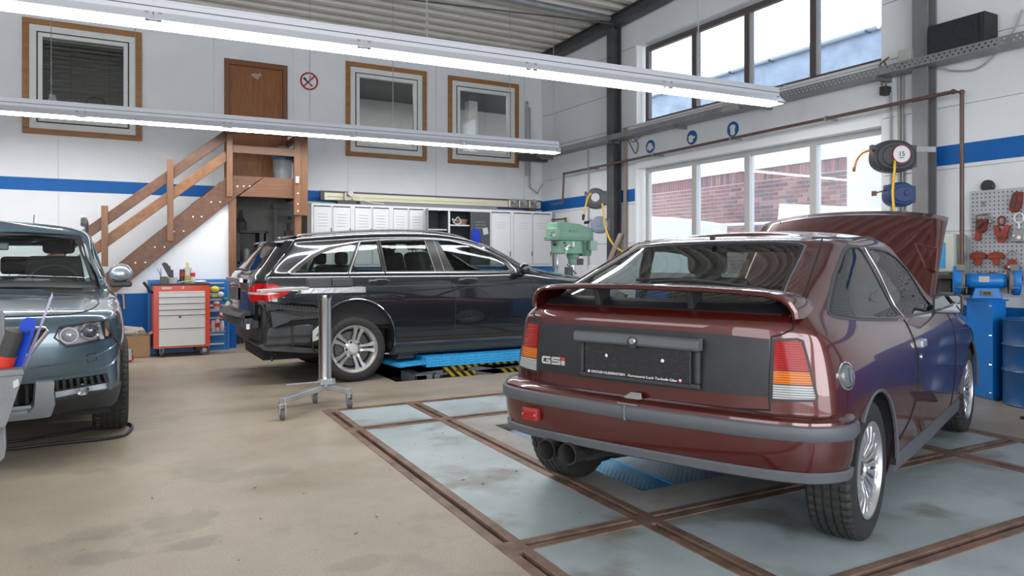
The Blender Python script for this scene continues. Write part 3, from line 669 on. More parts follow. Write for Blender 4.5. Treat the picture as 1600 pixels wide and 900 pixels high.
def vcon(px, py0, py1, X, r, label, name='conduit', mt_=CON):
    a = at_x(px, py0, X); b = at_x(px, py1, X); y = (a[1]+b[1])/2
    solo(name, MB().tube([(X, y, min(a[2], b[2])), (X, y, max(a[2], b[2]))], r, 8), mt_, label, 'conduit', smooth=1)
vcon(919, 235, 420, W-.03, .012, 'thin grey vertical conduit on the wall behind the grey hose reel')
vcon(977, 200, 400, W-.03, .03, 'wide brownish vertical conduit right of the dark column', mt_=mat('conduit_brown', (.25, .21, .18), .6))
vcon(1392, 145, 330, W-.02, .012, 'leftmost of the thin conduits between the windows and the grey column')
vcon(1405, 105, 330, W-.02, .016, 'middle one of the thin conduits between the windows and the grey column')
vcon(1411, 110, 330, W-.02, .012, 'rightmost of the thin conduits beside the grey column')
solo('corner_pipe', MB().tube([(6.72, 11.62, 3.9), (6.72, 11.60, 4.05), (6.75, 11.66, 4.1)], .025, 8).tube([(6.72, 11.62, 3.95), (6.72, 11.62, 2.75)], .022, 8).tube([(6.80, 11.64, 4.0), (6.80, 11.64, 2.55), (6.88, 11.5, 2.42), (6.95, 11.45, 2.6)], .018, 8), mat('corner_pipe_grey', (.33, .32, .31), .5), 'bundle of grey pipes and cable in the far corner of the hall', 'pipes', smooth=1)
solo('junction_box', MB().box(W-.22, W-.08, at_x(1422, 85, W-.22)[1], at_x(1403, 85, W-.22)[1], 3.10, 3.27), mat('box_beige', (.38, .38, .35), .6), 'grey beige junction box on the cable tray beside the column', 'box', bevel=.006)
ab = at_x(1383, 142, W-.05)
solo('socket_box', MB().box(W-.09, W, ab[1]-.04, ab[1]+.04, ab[2]-.045, ab[2]+.045), mat('box_black', (.03, .03, .03), .5), 'small black socket box on the wall under the cable tray', 'box', bevel=.008)
solo('socket_cable', MB().tube(curve_pts([(W-.07, ab[1]+.02, ab[2]+.05), (W-.06, ab[1]+.03, ab[2]+.2), (W-.1, ab[1]+.02, ab[2]+.27), (W-.14, ab[1]-.10, ab[2]+.31)]), .010, 6).tube(curve_pts([(W-.07, ab[1]-.02, ab[2]+.05), (W-.06, ab[1]-.03, ab[2]+.2), (W-.1, ab[1]-.02, ab[2]+.30)]), .010, 6), mat('cable_brown', (.20, .14, .08), .6), 'two brown cables dropping from the tray to the black socket box', 'cable')
# loudspeaker on the tray
s0 = np.array([0, 4.225, 0]); s1 = np.array([0, 3.705, 0])
sp = thing('loudspeaker', 'long black loudspeaker lying on the cable tray right of the grey column', 'loudspeaker', (6.95, (s0[1]+s1[1])/2, 3.072))
SB = mat('speaker_black', (.018, .018, .02), .6); SG = mat('speaker_cloth', (.022, .024, .03), .9, bump=.5, bscale=200)
part('cabinet', MB().box(6.86, 7.07, s1[1], s0[1], 3.072, 3.42), SB, sp, bevel=.006)
part('grille_cloth', MB().box(6.848, 6.86, s1[1]+.05, s0[1]-.01, 3.09, 3.41), SG, sp, bevel=.003)
part('grille_end', MB().box(6.85, 6.86, s1[1]+.008, s1[1]+.042, 3.09, 3.41), SB, sp)
for k, y in enumerate((s0[1]-.12, s1[1]+.17)): part('cone_ring', MB().lathe([(.08, 0), (.09, -.004), (.10, 0)], (6.847, y, 3.30), 'X', 24), SG, sp, smooth=1)
solo('speaker_cable', MB().tube(curve_pts([(W-.05, 4.25, 3.08), (W-.03, 4.1, 3.0), (W-.03, 3.85, 2.98), (W-.03, 3.6, 3.2), (W-.03, 3.5, 3.4)]), .008, 6), CON, 'grey cable sagging on the wall below the loudspeaker', 'cable')
solo('tray_wires', MB().tube(curve_pts([at_x(980, 215, W-.02), at_x(986, 228, W-.02), at_x(993, 240, W-.02), at_x(997, 225, W-.02), at_x(990, 214, W-.02), at_x(998, 210, W-.02)]), .008, 6).tube(curve_pts([at_x(984, 208, W-.02), at_x(988, 222, W-.02), at_x(1000, 214, W-.02), at_x(1008, 207, W-.02)]), .006, 6), mat('cable_dark', (.12, .11, .10), .6), 'tangle of thin cables hanging from the tray right of the dark column', 'cables')
t0 = at_x(1140, 178, 6.8)
solo('twin_socket', MB().box(6.78, 6.86, t0[1]-.12, t0[1]+.12, 3.06, 3.14).tube(curve_pts([(6.8, t0[1]-.1, 3.1), (6.8, t0[1]-.5, 3.08), (6.8, t0[1]-.85, 3.2)]), .007, 6), CON, 'small grey connector and cable under the tray near the end of the light row', 'connector', bevel=.005)
# ============================================================ lockers on blue cupboards
LK = mat('locker_paint', (.68, .69, .71), .35, var=.04, vscale=4); LKD = mat('locker_inside', (.055, .065, .07), .5); LKE = mat('locker_edge', (.28, .28, .28), .5)
LY, LB = 11.2, 11.66
def lx(px): return at_y(px, 330, LY)[0]
base = thing('blue_cupboard', 'long blue cupboard row under the grey lockers', 'cupboard', (4.9, 11.4, 0))
BPC = mat('cabinet_blue', (.015, .17, .50), .4)
for k in range(6):
    a = 2.72+k*.72; part('door', MB().box(a+.01, a+.71, LY+.02, LY+.04, .1, 1.06), BPC, base, bevel=.003)
part('body', MB().box(2.72, 7.03, LY+.04, LB, 0, 1.10), BPC, base)
def louver(x0, x1, z, y): return MB().box(x0, x1, y-.006, y+.001, z, z+.008).add([(x0, y, z+.008), (x1, y, z+.008), (x1, y-.006, z-.004), (x0, y-.006, z-.004)], [(0, 1, 2, 3)])
units = [(478, 551, 2, 5, 'white two-door locker, leftmost, beside the stair post'), (551, 611, 2, 5, 'white two-door locker, second from the stair post'), (611, 665, 2, 5, 'white two-door locker left of the open one'),
         (665, 765, 0, 0, 'open locker with dark shelves and its doors swung wide'), (765, 800, 1, 3, 'single-door white locker right of the open one'), (800, 863, 2, 3, 'white two-door locker at the far right end by the drill press')]
for a, b, nd, nl, lab in units:
    x0, x1 = lx(a), lx(b)
    if a == 478: x0 = 2.72
    if a == 765: x0 += .0
    z0, z1 = 1.10, 2.07
    g = thing('locker', lab, 'locker', ((x0+x1)/2, LY+.2, z0), 0, 'row of grey white lockers')
    m = MB().box(x0, x0+.012, LY, LB, z0, z1).box(x1-.012, x1, LY, LB, z0, z1).box(x0, x1, LY, LB, z1-.02, z1).box(x0, x1, LY, LB, z0, z0+.02).box(x0, x1, LB-.02, LB, z0, z1)
    part('body', m, LK, g)
    if nd:
        part('front_frame', ring(x0+.002, x1-.002, z0, z1, .035, LY-.004, LY+.01), LK, g)
        w = (x1-x0-.05)/nd
        for k in range(nd):
            a0, a1 = x0+.025+w*k+.012, x0+.025+w*(k+1)-.012
            if nd == 2 and k: part('middle_stile', MB().box(a0-.028, a0-.0, LY-.003, LY+.01, z0+.03, z1-.035), LK, g)
            part('door_gap', ring(a0-.006, a1+.006, z0+.034, z1-.049, .007, LY-.0055, LY-.003), LKE, g)
            d = part('door', MB().box(a0, a1, LY-.012, LY+.004, z0+.04, z1-.055), LK, g, bevel=.003)
            for j in range(nl):
                zz = z1-.16-.045*j-(0 if nl == 5 else .05)
                wd_ = (a1-a0)*(.27 if nl == 5 else .22); part('louver', louver((a0+a1)/2-wd_, (a0+a1)/2+wd_, zz, LY-.014), LK, d); part('louver_slot', MB().box((a0+a1)/2-wd_, (a0+a1)/2+wd_, LY-.014, LY-.011, zz-.006, zz-.001), LKE, d)
            zz = z1-.42 if nl == 5 else z1-.12
            part('label_holder', MB().box((a0+a1)/2-.035, (a0+a1)/2+.035, LY-.016, LY-.011, zz, zz+.004).box((a0+a1)/2-.03, (a0+a1)/2-.026, LY-.016, LY-.011, zz, zz+.035).box((a0+a1)/2+.03, (a0+a1)/2+.034, LY-.016, LY-.011, zz, zz+.035), LK, d)
            part('handle', MB().box(a1-.012, a1-.004, LY-.03, LY-.01, (1.62 if nl == 5 else 1.28), (1.70 if nl == 5 else 1.36)), mat('handle_dark', (.08, .08, .08), .4), d)
    else:
        xm = lx(702); xe = lx(734); part('inner_lining', MB().box(x0+.013, x1-.013, LB-.03, LB-.021, z0+.02, z1-.02).box(x0+.0125, x0+.018, LY+.02, LB-.02, z0+.02, z1-.02), LKD, g)
        part('divider', MB().box(xm-.015, xm+.015, LY, LB-.02, z0, z1-.02), LK, g); part('inner_lining', MB().box(xm+.0155, xm+.02, LY+.02, LB-.03, z0+.02, z1-.03).box(xm-.02, xm-.0155, LY+.02, LB-.03, z0+.02, z1-.03), LKD, g)
        part('header', MB().box(x0, x1, LY-.01, LY+.01, z1-.045, z1), LK, g)
        part('shelf', MB().box(x0+.02, xm-.04, LY+.01, LB-.04, 1.70, 1.72), LK, g); part('shelf', MB().box(xm+.02, xe, LY+.01, LB-.04, 1.78, 1.80), LK, g)
        d = part('door', MB().box(xe, x1-.005, LY-.03, LY-.012, z0+.03, z1-.05), LKD, g, bevel=.003)
        for j in range(3): part('louver', louver((xe+x1)/2-.10, (xe+x1)/2+.10, z1-.22-.05*j, LY-.03), mat('locker_louver', (.2, .21, .22), .4), d)
        d = part('door', MB().beam((x0+.01, LY-.0, (z0+z1)/2), (x0-.07, LY-.27, (z0+z1)/2), .012, z1-z0-.06), mat('locker_door_back', (.20, .24, .25), .4), g)
        for j in range(5): part('louver', MB().beam((x0-.02, LY-.10, z1-.16-.045*j), (x0-.055, LY-.22, z1-.16-.045*j), .018, .008), LK, d)
ls = MB().box(2.66, 2.715, LY, LB, .1, 2.06); solo('locker_side_panel', ls, mat('panel_brownish', (.20, .17, .15), .5, dirt=((.35, .03, .02), 9, .60, .8)), 'dark brownish panel with red marks closing the left end of the lockers', 'panel')
# things in the open locker
c = at_y(716, 336, LY+.2)
solo('wicker_basket', MB().lathe([(.01, 0), (.09, 0), (.13, .10), (.125, .10), (.085, .01)], (c[0]+.05, LY+.2, 1.80)), mat('basket', (.26, .16, .11), .8, bump=.6, bscale=80), 'brown basket on the top shelf of the open locker', 'basket', smooth=1)
solo('cable_coil', MB().tube(curve_pts([(c[0]-.14, LY+.1, 1.83), (c[0]-.06, LY+.08, 1.93), (c[0]+.0, LY+.1, 1.84), (c[0]-.08, LY+.12, 1.82), (c[0]-.14, LY+.14, 1.9), (c[0]-.02, LY+.14, 1.86)]), .008, 6), SWH, 'pale coiled cable beside the basket in the open locker', 'cable', smooth=1)
f0 = at_y(739, 356, LY-.05); f1 = at_y(751, 378, LY-.05)
solo('blue_folder', MB().prism([(f0[0], f1[2]-.12), (f0[0]-.02, f0[2]-.08), (f0[0]+.03, f0[2]), (f0[0]+.10, f0[2]-.03), (f1[0], f0[2]-.1), (f1[0], f1[2]-.14)], LY-.055, LY-.035), mat('folder_blue', (.005, .03, .45), .35), 'blue plastic holder hung on the dark door of the open locker', 'holder', bevel=.004)
f0 = at_y(755, 357, LY-.04)
solo('note_paper', MB().prism([(f0[0]-.01, f0[2]), (f0[0]+.08, f0[2]+.02), (f0[0]+.10, f0[2]-.09), (f0[0]+.01, f0[2]-.11)], LY-.040, LY-.036), mat('note', (.5, .5, .5), .7), 'grey note taped beside the blue holder on the locker door', 'note')
# measuring bars lying on the lockers
BARC = mat('bar_cream', (.60, .58, .48), .4, metal=.3); BARD = mat('bar_dark', (.06, .055, .05), .5); CL = mat('clamp_metal', (.40, .38, .34), .35, metal=.8)
z = 2.19; y = 11.42
ba = at_y(500, 305, y); bb = at_y(846, 322, y)
g = thing('measuring_bar', 'long cream aluminium measuring bar with clamps lying on the lockers', 'measuring bar', ((ba[0]+bb[0])/2, y, 2.09))
part('bar', MB().box(ba[0]+.06, bb[0]-.03, y-.03, y+.03, 2.14, 2.26), BARC, g, bevel=.01)
part('yellow_scale', MB().box(ba[0]+.10, at_y(760, 320, y)[0], y-.034, y-.03, 2.185, 2.205), mat('scale_yellow', (.55, .50, .18), .5), g)
part('dark_lip', MB().box(ba[0]-.0, bb[0], y-.02, y+.04, 2.262, 2.285).box(ba[0]-.0, ba[0]+.06, y-.03, y+.03, 2.14, 2.27), BARD, g)
for px in (548, 803, 818, 834):
    c = at_y(px, 312, y-.1)[0]
    part('clamp', MB().box(c-.10, c+.02, y-.12, y-.03, 2.13, 2.27), CL, g, bevel=.012)
    part('clamp_screw', MB().lathe([(.001, 0), (.042, 0), (.048, .02), (.042, .04), (.001, .04)], (c-.02, y-.17, 2.245), 'Y', 16).lathe([(.001, 0), (.02, 0), (.022, .02), (.001, .02)], (c+.04, y-.14, 2.17), 'Y', 12), mat('chrome_dull', (.6, .58, .55), .25, metal=1), g, smooth=1)
part('support_block', MB().box(at_y(525, 310, y)[0], at_y(555, 310, y)[0], y-.10, y+.05, 2.072, 2.14), BARD, g, bevel=.01)
part('support_block', MB().box(6.6, 6.75, y-.10, y+.05, 2.072, 2.14), BARD, g)
solo('grey_rail_on_lockers', MB().box(at_y(562, 318, 11.3)[0], at_y(775, 324, 11.3)[0], 11.26, 11.30, 2.072, 2.125), mat('rail_grey', (.18, .19, .21), .4), 'flat grey rail lying along the locker tops in front of the measuring bar', 'rail')
solo('thin_hose_on_lockers', MB().tube(curve_pts([at_y(563, 308, 11.25), at_y(572, 314, 11.22), at_y(585, 317, 11.2), at_y(600, 318.5, 11.2)]), .006, 6), SWH, 'thin pale hose draped over the lockers near the left clamp', 'hose')
# ============================================================ blue drawer cabinet, tool trolley, box
dc = thing('drawer_cabinet', 'wide blue drawer cabinet with silver handle strips behind the red tool trolley', 'cabinet', (.97, 10.6, 0))
dx0, dx1, dy = .475, 1.46, 10.50
part('body', MB().box(dx0, dx1, dy+.015, SY-.05, 0, .945), BPC, dc, bevel=.004)
part('frame', ring(dx0, dx1, 0, .945, .035, dy, dy+.02), BPC, dc)
for k, (z0, z1) in enumerate([(.855, .91), (.78, .84), (.705, .765), (.63, .69), (.555, .615), (.46, .54), (.36, .445), (.24, .345), (.11, .225), (.035, .10)]):
    d = part('drawer', MB().box(dx0+.04, dx1-.04, dy+.002, dy+.016, z0-.006, z1+.004), BPC, dc, bevel=.002)
    part('handle_strip', MB().box(dx0+.07, dx1-.07, dy-.014, dy+.002, z1-.026, z1-.004), mat('strip_alu', (.62, .64, .68), .3, metal=.7), d, bevel=.003)
TR = mat('trolley_red', (.82, .075, .018), .38, coat=.2); TW = mat('trolley_white', (.86, .86, .86), .35); TBK = mat('trolley_top', (.03, .03, .035), .6)
ty = 10.02
tx0 = at_y(240, 500, ty)[0]; tx1 = at_y(328, 500, ty)[0]; tz1 = at_y(284, 446, ty)[2]; tz0 = at_y(284, 543, ty)[2]
tt = thing('tool_trolley', 'red tool trolley with white drawers and black top on castors', 'tool trolley', ((tx0+tx1)/2, ty+.22, 0))
part('body', MB().box(tx0, tx1, ty+.012, ty+.45, tz0, tz1), TR, tt, bevel=.012)
part('front_frame', MB().box(tx0, tx0+.055, ty, ty+.012, tz0, tz1).box(tx1-.055, tx1, ty, ty+.012, tz0, tz1).box(tx0+.055, tx1-.055, ty, ty+.012, tz1-.06, tz1).box(tx0+.055, tx1-.055, ty, ty+.012, tz0, tz0+.03), TR, tt)
part('top_tray', MB().box(tx0-.01, tx1+.01, ty-.005, ty+.46, tz1, tz1+.022), TBK, tt, bevel=.008)
ys = [455, 465, 475, 484.5, 493, 513.5, 541]
for a, b in zip(ys, ys[1:]):
    z1 = at_y(284, a, ty)[2]; z0 = at_y(284, b, ty)[2]
    d = part('drawer', MB().box(tx0+.058, tx1-.058, ty-.004, ty+.014, z0+.006, z1-.004), TW, tt, bevel=.003)
    part('handle_strip', MB().box(tx0+.058, tx1-.058, ty-.018, ty-.004, z1-.018, z1-.004), mat('strip_white', (.8, .8, .8), .3), d, bevel=.003)
    part('drawer_gap', MB().box(tx0+.058, tx1-.058, ty-.001, ty+.012, z0, z0+.006), SBK, d)
part('lock', MB().cyl(((tx0+tx1)/2+.01, ty-.01, tz1-.03), ((tx0+tx1)/2+.01, ty+.002, tz1-.03), .012, 12), SWH, tt)
part('badge', MB().box(tx0+.09, tx0+.20, ty-.004, ty+.002, tz1-.042, tz1-.018), SWH, tt)
part('latch', MB().box(tx0+.28, tx0+.31, ty-.022, ty-.01, at_y(278, 494, ty)[2]-.02, at_y(278, 494, ty)[2]), SBK, tt)
part('side_handle', MB().tube([(tx0, ty+.05, .80), (tx0-.05, ty+.03, .82), (tx0-.06, ty+.02, .86), (tx0-.11, ty-.0, .93)], .018, 8), SBK, tt)
RUB = mat('rubber_grey', (.10, .10, .105), .6)
def castor(g, x, y, r=.045, mtw=RUB, h=None):
    h = h or 2*r+.03
    part('castor_fork', MB().box(x-.022, x-.017, y-.02, y+.03, r, h).box(x+.017, x+.022, y-.02, y+.03, r, h).box(x-.03, x+.03, y-.03, y+.03, h-.006, h), GALV, g)
    part('castor_wheel', MB().lathe([(.001, -.014), (r*.55, -.014), (r*.6, -.010), (r*.95, -.014), (r, -.008), (r, .008), (r*.95, .014), (r*.6, .010), (r*.55, .014), (.001, .014)], (x, y, r), 'X', 20), mtw, g, smooth=1)
castor(tt, tx0+.09, ty+.05, .045, RUB, tz0); castor(tt, tx0+.09, ty+.40, .045, RUB, tz0)
for yy_ in (ty+.06, ty+.40):
    part('rear_wheel', MB().lathe([(.001, -.018), (.03, -.018), (.034, -.012), (.055, -.02), (.064, -.014), (.064, .014), (.055, .02), (.034, .012), (.03, .018), (.001, .018)], (tx1-.06, yy_, .064), 'Y', 24), RUB, tt, smooth=1)
    part('hub', MB().lathe([(.001, -.022), (.026, -.022), (.03, -.018), (.03, 0)], (tx1-.06, yy_, .064), 'Y', 18), mat('hub_white', (.5, .5, .5), .4), tt, smooth=1)
part('axle_plate', MB().box(tx1-.16, tx1-.02, ty+.04, ty+.42, .06, tz0), SBK, tt)
tz = tz1+.022
def T(px, yo=.2): return at_y(px, 440, ty+yo)[0]
def can(px, yo, h, r, body, band, label, cap=None):
    x = T(px, yo); g = thing('spray_can', label, 'can', (x, ty+yo, tz)); o = (x, ty+yo, tz)
    part('body', MB().lathe([(.001, 0), (r, 0), (r, h*.78), (r*.85, h*.84), (r*.4, h*.86), (.001, h*.86)], o, n=18), body, g, smooth=1)
    part('band', MB().lathe([(r+.0008, h*.42), (r+.0008, h*.66)], o, n=18), band, g, smooth=1)
    part('cap', MB().lathe([(r*.72, h*.83), (r*.72, h*.95), (r*.6, h), (.001, h)], o, n=14), cap or SWH, g, smooth=1)
can(285, .22, .21, .034, mat('can_dark', (.05, .025, .02), .35), mat('can_redlabel', (.35, .03, .02), .4), 'dark spray can with a white cap on the red trolley, left of the oil bottle', SWH)
can(301, .22, .20, .032, mat('can_white', (.6, .6, .62), .3), mat('can_red', (.65, .02, .02), .4), 'white and red spray can on the red trolley, right of the oil bottle')
x = T(293, .2); o_ = (x, ty+.2, tz)
bo = thing('oil_bottle', 'clear plastic bottle with yellow cap and yellow liquid on the red trolley', 'bottle', o_)
part('body', MB().lathe([(.001, 0), (.038, 0), (.04, .02), (.04, .15), (.034, .19), (.015, .225), (.015, .24)], o_, n=20), glass('clear_plastic', (.85, .86, .80), haze=.25, hazec=(.7, .72, .6)), bo, smooth=1)
part('liquid', MB().lathe([(.001, .003), (.036, .003), (.037, .10), (.001, .10)], o_, n=18), mat('oil_yellow', (.62, .50, .05), .2), bo, smooth=1)
part('cap', MB().lathe([(.018, .235), (.018, .265), (.014, .27), (.001, .27)], o_, n=16), mat('cap_yellow', (.75, .55, .02), .4), bo, smooth=1)
x = T(269, .2)
solo('parts_tub', MB().lathe([(.001, 0), (.055, 0), (.065, .075), (.058, .075), (.05, .006), (.001, .006)], (x, ty+.2, tz)), mat('tub_white', (.55, .55, .53), .5), 'white tub holding tools on the red trolley', 'tub', smooth=1)
tool_g = thing('putty_knife_bundle', 'dark plastic scrapers standing in the white tub', 'tools', (x, ty+.2, tz+.012))
for k, (dx, dz_, wd_) in enumerate([(-.10, .26, .05), (-.07, .25, .04), (-.04, .22, .035), (.0, .17, .03)]):
    part('scraper', MB().beam((x+.02-k*.004, ty+.2+k*.01, tz+.012), (x+dx, ty+.2+k*.012, tz+dz_), wd_, .006, (0, 1, .2)), mat('tool_dark', (.05, .055, .05), .5), tool_g, bevel=.002)
x = T(256, .12)
solo('small_parts_bin', MB().box(x-.04, x+.04, ty+.08, ty+.22, tz, tz+.09), mat('bin_dark', (.12, .12, .11), .5), 'small dark bin at the left end of the trolley top', 'bin', bevel=.006)
pl = thing('pliers', 'pair of pliers sticking up at the left end of the trolley top', 'pliers', (x-.02, ty+.15, tz+.09))
for dx in (-.05, .0): part('jaw_arm', MB().tube([(x-.03, ty+.15, tz+.085), (x-.03+dx*.4, ty+.15, tz+.14), (x-.03+dx, ty+.15, tz+.20)], [.006, .007, .004], 6), mat('tool_steel', (.35, .35, .36), .3, metal=.8), pl)
x = T(313, .2)
solo('rag', MB().ball((x, ty+.2, tz+.018), .06, 8, (1.3, .9, .3)), mat('rag_white', (.62, .62, .62), .9, bump=.8, bscale=20), 'crumpled white rag on the right side of the trolley top', 'rag', smooth=1)
solo('brush', MB().beam((T(287, .05)-.06, ty+.08, tz+.012), (T(287, .05)+.07, ty+.06, tz+.035), .02, .014).beam((T(287)+.06, ty+.06, tz+.035), (T(287)+.11, ty+.055, tz+.04), .03, .018), mat('brush_pale', (.55, .53, .48), .6), 'pale brush lying at the front edge of the trolley top', 'brush', bevel=.003)
# bits piled beside the trolley on an open bin
sx0 = tx1+.04
sh = thing('side_basket', 'wire side basket on the right of the red trolley', 'basket', (sx0+.1, ty+.15, .30))
for z in (.28, .56): part('shelf', MB().box(tx1, tx1+.20, ty+.06, ty+.26, z, z+.008), GALV, sh)
part('rim', MB().tube([(tx1, ty+.06, .33), (tx1+.2, ty+.06, .33), (tx1+.2, ty+.26, .33), (tx1, ty+.26, .33)], .004, 6).tube([(tx1, ty+.06, .61), (tx1+.2, ty+.06, .61), (tx1+.2, ty+.26, .61), (tx1, ty+.26, .61)], .004, 6), GALV, sh)
def P3(px, py, yo=.1): return at_y(px, py, ty+yo)
for px, py, r, c_, nm, lab, sc in ((336, 452, .045, (.62, .55, .05), 'sponge', 'yellow sponge on top of the bits beside the trolley', (1.3, .8, .9)), (345, 460, .035, (.6, .6, .6), 'cloth_ball', 'white cloth between the yellow sponge and the green piece', (1.2, .9, 1)), (353, 468, .035, (.01, .16, .10), 'green_bottle', 'dark green plastic piece lying at the right of the side basket', (1.4, .8, .8)), (335, 463, .04, (.30, .42, .05), 'green_cloth', 'yellow green cloth under the yellow sponge', (1.4, .8, .5))):  # the dark green item is a loose plastic piece
    p = P3(px, py); solo(nm, MB().ball((p[0], ty+.13, p[2]), r, 8, sc), mat(nm+'_c', c_, .6, bump=.4, bscale=30), lab, 'cloth' if 'c' == nm[0] or 'cloth' in nm else nm.split('_')[-1], smooth=1)
for px, py, h, r, c1_, c2_, lab in ((333, 511, .14, .028, (.62, .62, .63), (.6, .6, .6), 'white can on the lower shelf beside the trolley, left'), (340, 511, .15, .028, (.6, .6, .6), (.5, .03, .03), 'white and red can on the lower shelf beside the trolley, middle'), (347, 511, .13, .026, (.5, .45, .55), (.6, .6, .6), 'pale can on the lower shelf beside the trolley, right'), (339, 478, .10, .04, (.55, .52, .48), (.55, .04, .04), 'tape roll tin on the upper shelf beside the trolley')):
    p = P3(px, py, .12); zb = .288 if py > 500 else .568
    g = thing('paint_can', lab, 'can', (p[0], ty+.14, zb)); o = (p[0], ty+.14, zb)
    part('body', MB().lathe([(.001, 0), (r, 0), (r, h*.9), (r*.7, h), (.001, h)], o, n=16), mat('pc%.2f%.2f' % (c1_[0], c1_[2]), c1_, .4), g, smooth=1)
    part('band', MB().lathe([(r+.001, h*.3), (r+.001, h*.7)], o, n=16), mat('pb%.2f%.2f' % (c2_[0], c2_[2]), c2_, .4), g, smooth=1)
pa = P3(343, 497, .08); pb_ = P3(359, 472, .08)
rl = thing('paper_roll', 'white plastic film roll leaning out of the side basket', 'roll', (pa[0], pa[1], pa[2]-.02))
part('roll', MB().cyl(tuple(pa), tuple(pb_), .035, 16), mat('film_white', (.62, .62, .64), .35), rl, smooth=1); part('red_band', MB().cyl(tuple(pa*.97+pb_*.03), tuple(pa*.82+pb_*.18), .0365, 16), mat('band_red', (.45, .02, .02), .4), rl, smooth=1)
# cardboard box with rags
ca = at_y(203, 556, 10.15); cb = at_y(235, 556, 10.15); ct = at_y(210, 524, 10.15)
CB = mat('cardboard', (.50, .33, .18), .8, var=.12, vscale=5)
cbx = thing('cardboard_box', 'open brown cardboard box on the floor between the grey car and the red trolley', 'box', ((ca[0]+cb[0])/2-.1, 10.3, 0))
x0, x1 = ca[0]-.22, cb[0]; zt_ = ct[2]
part('wall', ring(x0, x1, 0, zt_, .004, 10.15, 10.155).box(x0, x1, 10.15, 10.155, 0, zt_).box(x0, x1, 10.445, 10.45, 0, zt_).box(x0, x0+.005, 10.155, 10.445, 0, zt_).box(x1-.005, x1, 10.155, 10.445, 0, zt_).box(x0, x1, 10.15, 10.45, 0, .005), CB, cbx)
part('flap', MB().beam((x1, 10.3, zt_), (x1+.10, 10.3, zt_+.07), .28, .004, (-.5, 0, .8)), CB, cbx)
ropem = MB()
for k in range(7): ropem.tube(curve_pts([(x0+.10+.03*k, 10.2, zt_+.01), (x0+.16+.03*k, 10.24+.01*k, zt_+.09-.005*k), (x0+.22+.025*k, 10.22, zt_+.03)], 4), .028, 7)
ropem.box(x0+.08, x1-.05, 10.18, 10.40, zt_-.05, zt_+.0)
solo('rag_bundle', ropem, mat('rag_beige', (.48, .46, .42), .9, bump=1, bscale=35), 'knotted pale rags heaped in the cardboard box', 'rags', smooth=1)
jk = at_y(204, 552, 9.75)
jt = thing('trolley_jack', 'small red wheeled jack end beside the front wheel of the grey car', 'jack', (jk[0]-.06, 9.75, 0))
part('frame', MB().box(jk[0]-.22, jk[0]+.02, 9.72, 9.78, .10, .15), SBK, jt, bevel=.01); part('wheel', MB().lathe([(.001, -.02), (.045, -.02), (.05, 0), (.045, .02), (.001, .02)], (jk[0]-.01, 9.75, .05), 'Y', 18), mat('jack_red', (.5, .03, .04), .4), jt, smooth=1)
part('yoke', MB().box(jk[0]-.03, jk[0]+.01, 9.70, 9.72, .03, .16), GALV, jt)
wp = at_y(190, 463, SY-.02)
solo('air_coupling', MB().tube([tuple(wp+np.array([0, .01, .02])), tuple(wp+np.array([.02, -.05, .01])), tuple(wp+np.array([.03, -.05, -.16]))], .018, 8), mat('coupling', (.3, .28, .26), .35, metal=.7), 'small metal air coupling on the blue wall behind the grey car mirror', 'coupling', smooth=1)
# shelf seen in the dark under the landing
ds = thing('dark_shelf', 'dark steel shelf standing in the gloom under the landing', 'shelf', (1.85, 11.4, 0))
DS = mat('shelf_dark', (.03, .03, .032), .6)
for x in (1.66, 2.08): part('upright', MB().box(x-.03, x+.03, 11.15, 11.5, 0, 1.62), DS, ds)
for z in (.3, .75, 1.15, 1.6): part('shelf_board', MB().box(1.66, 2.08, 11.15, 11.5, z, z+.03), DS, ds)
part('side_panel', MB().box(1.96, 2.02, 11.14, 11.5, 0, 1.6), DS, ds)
solo('can_on_shelf', MB().lathe([(.001, 0), (.05, 0), (.05, .16), (.03, .19), (.001, .19)], (1.80, 11.28, 1.181), n=16), mat('can_teal', (.12, .16, .17), .4), 'grey canister on the dark shelf under the landing', 'canister', smooth=1)
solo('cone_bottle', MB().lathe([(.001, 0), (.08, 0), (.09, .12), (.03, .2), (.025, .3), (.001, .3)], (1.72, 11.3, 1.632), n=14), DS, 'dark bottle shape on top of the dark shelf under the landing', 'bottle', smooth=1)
pf = thing('panel_frame', 'pale pressed metal panel leaning in the gloom behind the black estate car', 'panel', (2.45, 11.5, 0))
part('sheet', MB().box(2.14, 2.60, 11.50, 11.52, .2, 1.42), mat('panel_grey', (.16, .16, .155), .6), pf, bevel=.006); part('pressing', ring(2.22, 2.56, .3, 1.32, .03, 11.48, 11.50), mat('panel_grey2', (.22, .22, .21), .6), pf, bevel=.004)
part('slot_row', MB().box(2.33, 2.36, 11.485, 11.50, 1.12, 1.22).box(2.39, 2.42, 11.485, 11.50, 1.12, 1.22).box(2.45, 2.48, 11.485, 11.50, 1.12, 1.22), mat('panel_grey2', (.22, .22, .21), .6), pf)
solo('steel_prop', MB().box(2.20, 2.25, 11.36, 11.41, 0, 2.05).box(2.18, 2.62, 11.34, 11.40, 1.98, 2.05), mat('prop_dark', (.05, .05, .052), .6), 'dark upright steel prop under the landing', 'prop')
solo('hanging_plate', MB().box(2.42, 2.54, 11.60, 11.66, 1.45, 1.66).tube([(2.48, 11.63, 1.66), (2.48, 11.63, 1.78)], .02, 8).ball((2.49, 11.62, 1.86), .03, 6), mat('plate_brown', (.05, .035, .03), .6), 'brown fitting hanging on the wall under the landing', 'fitting')
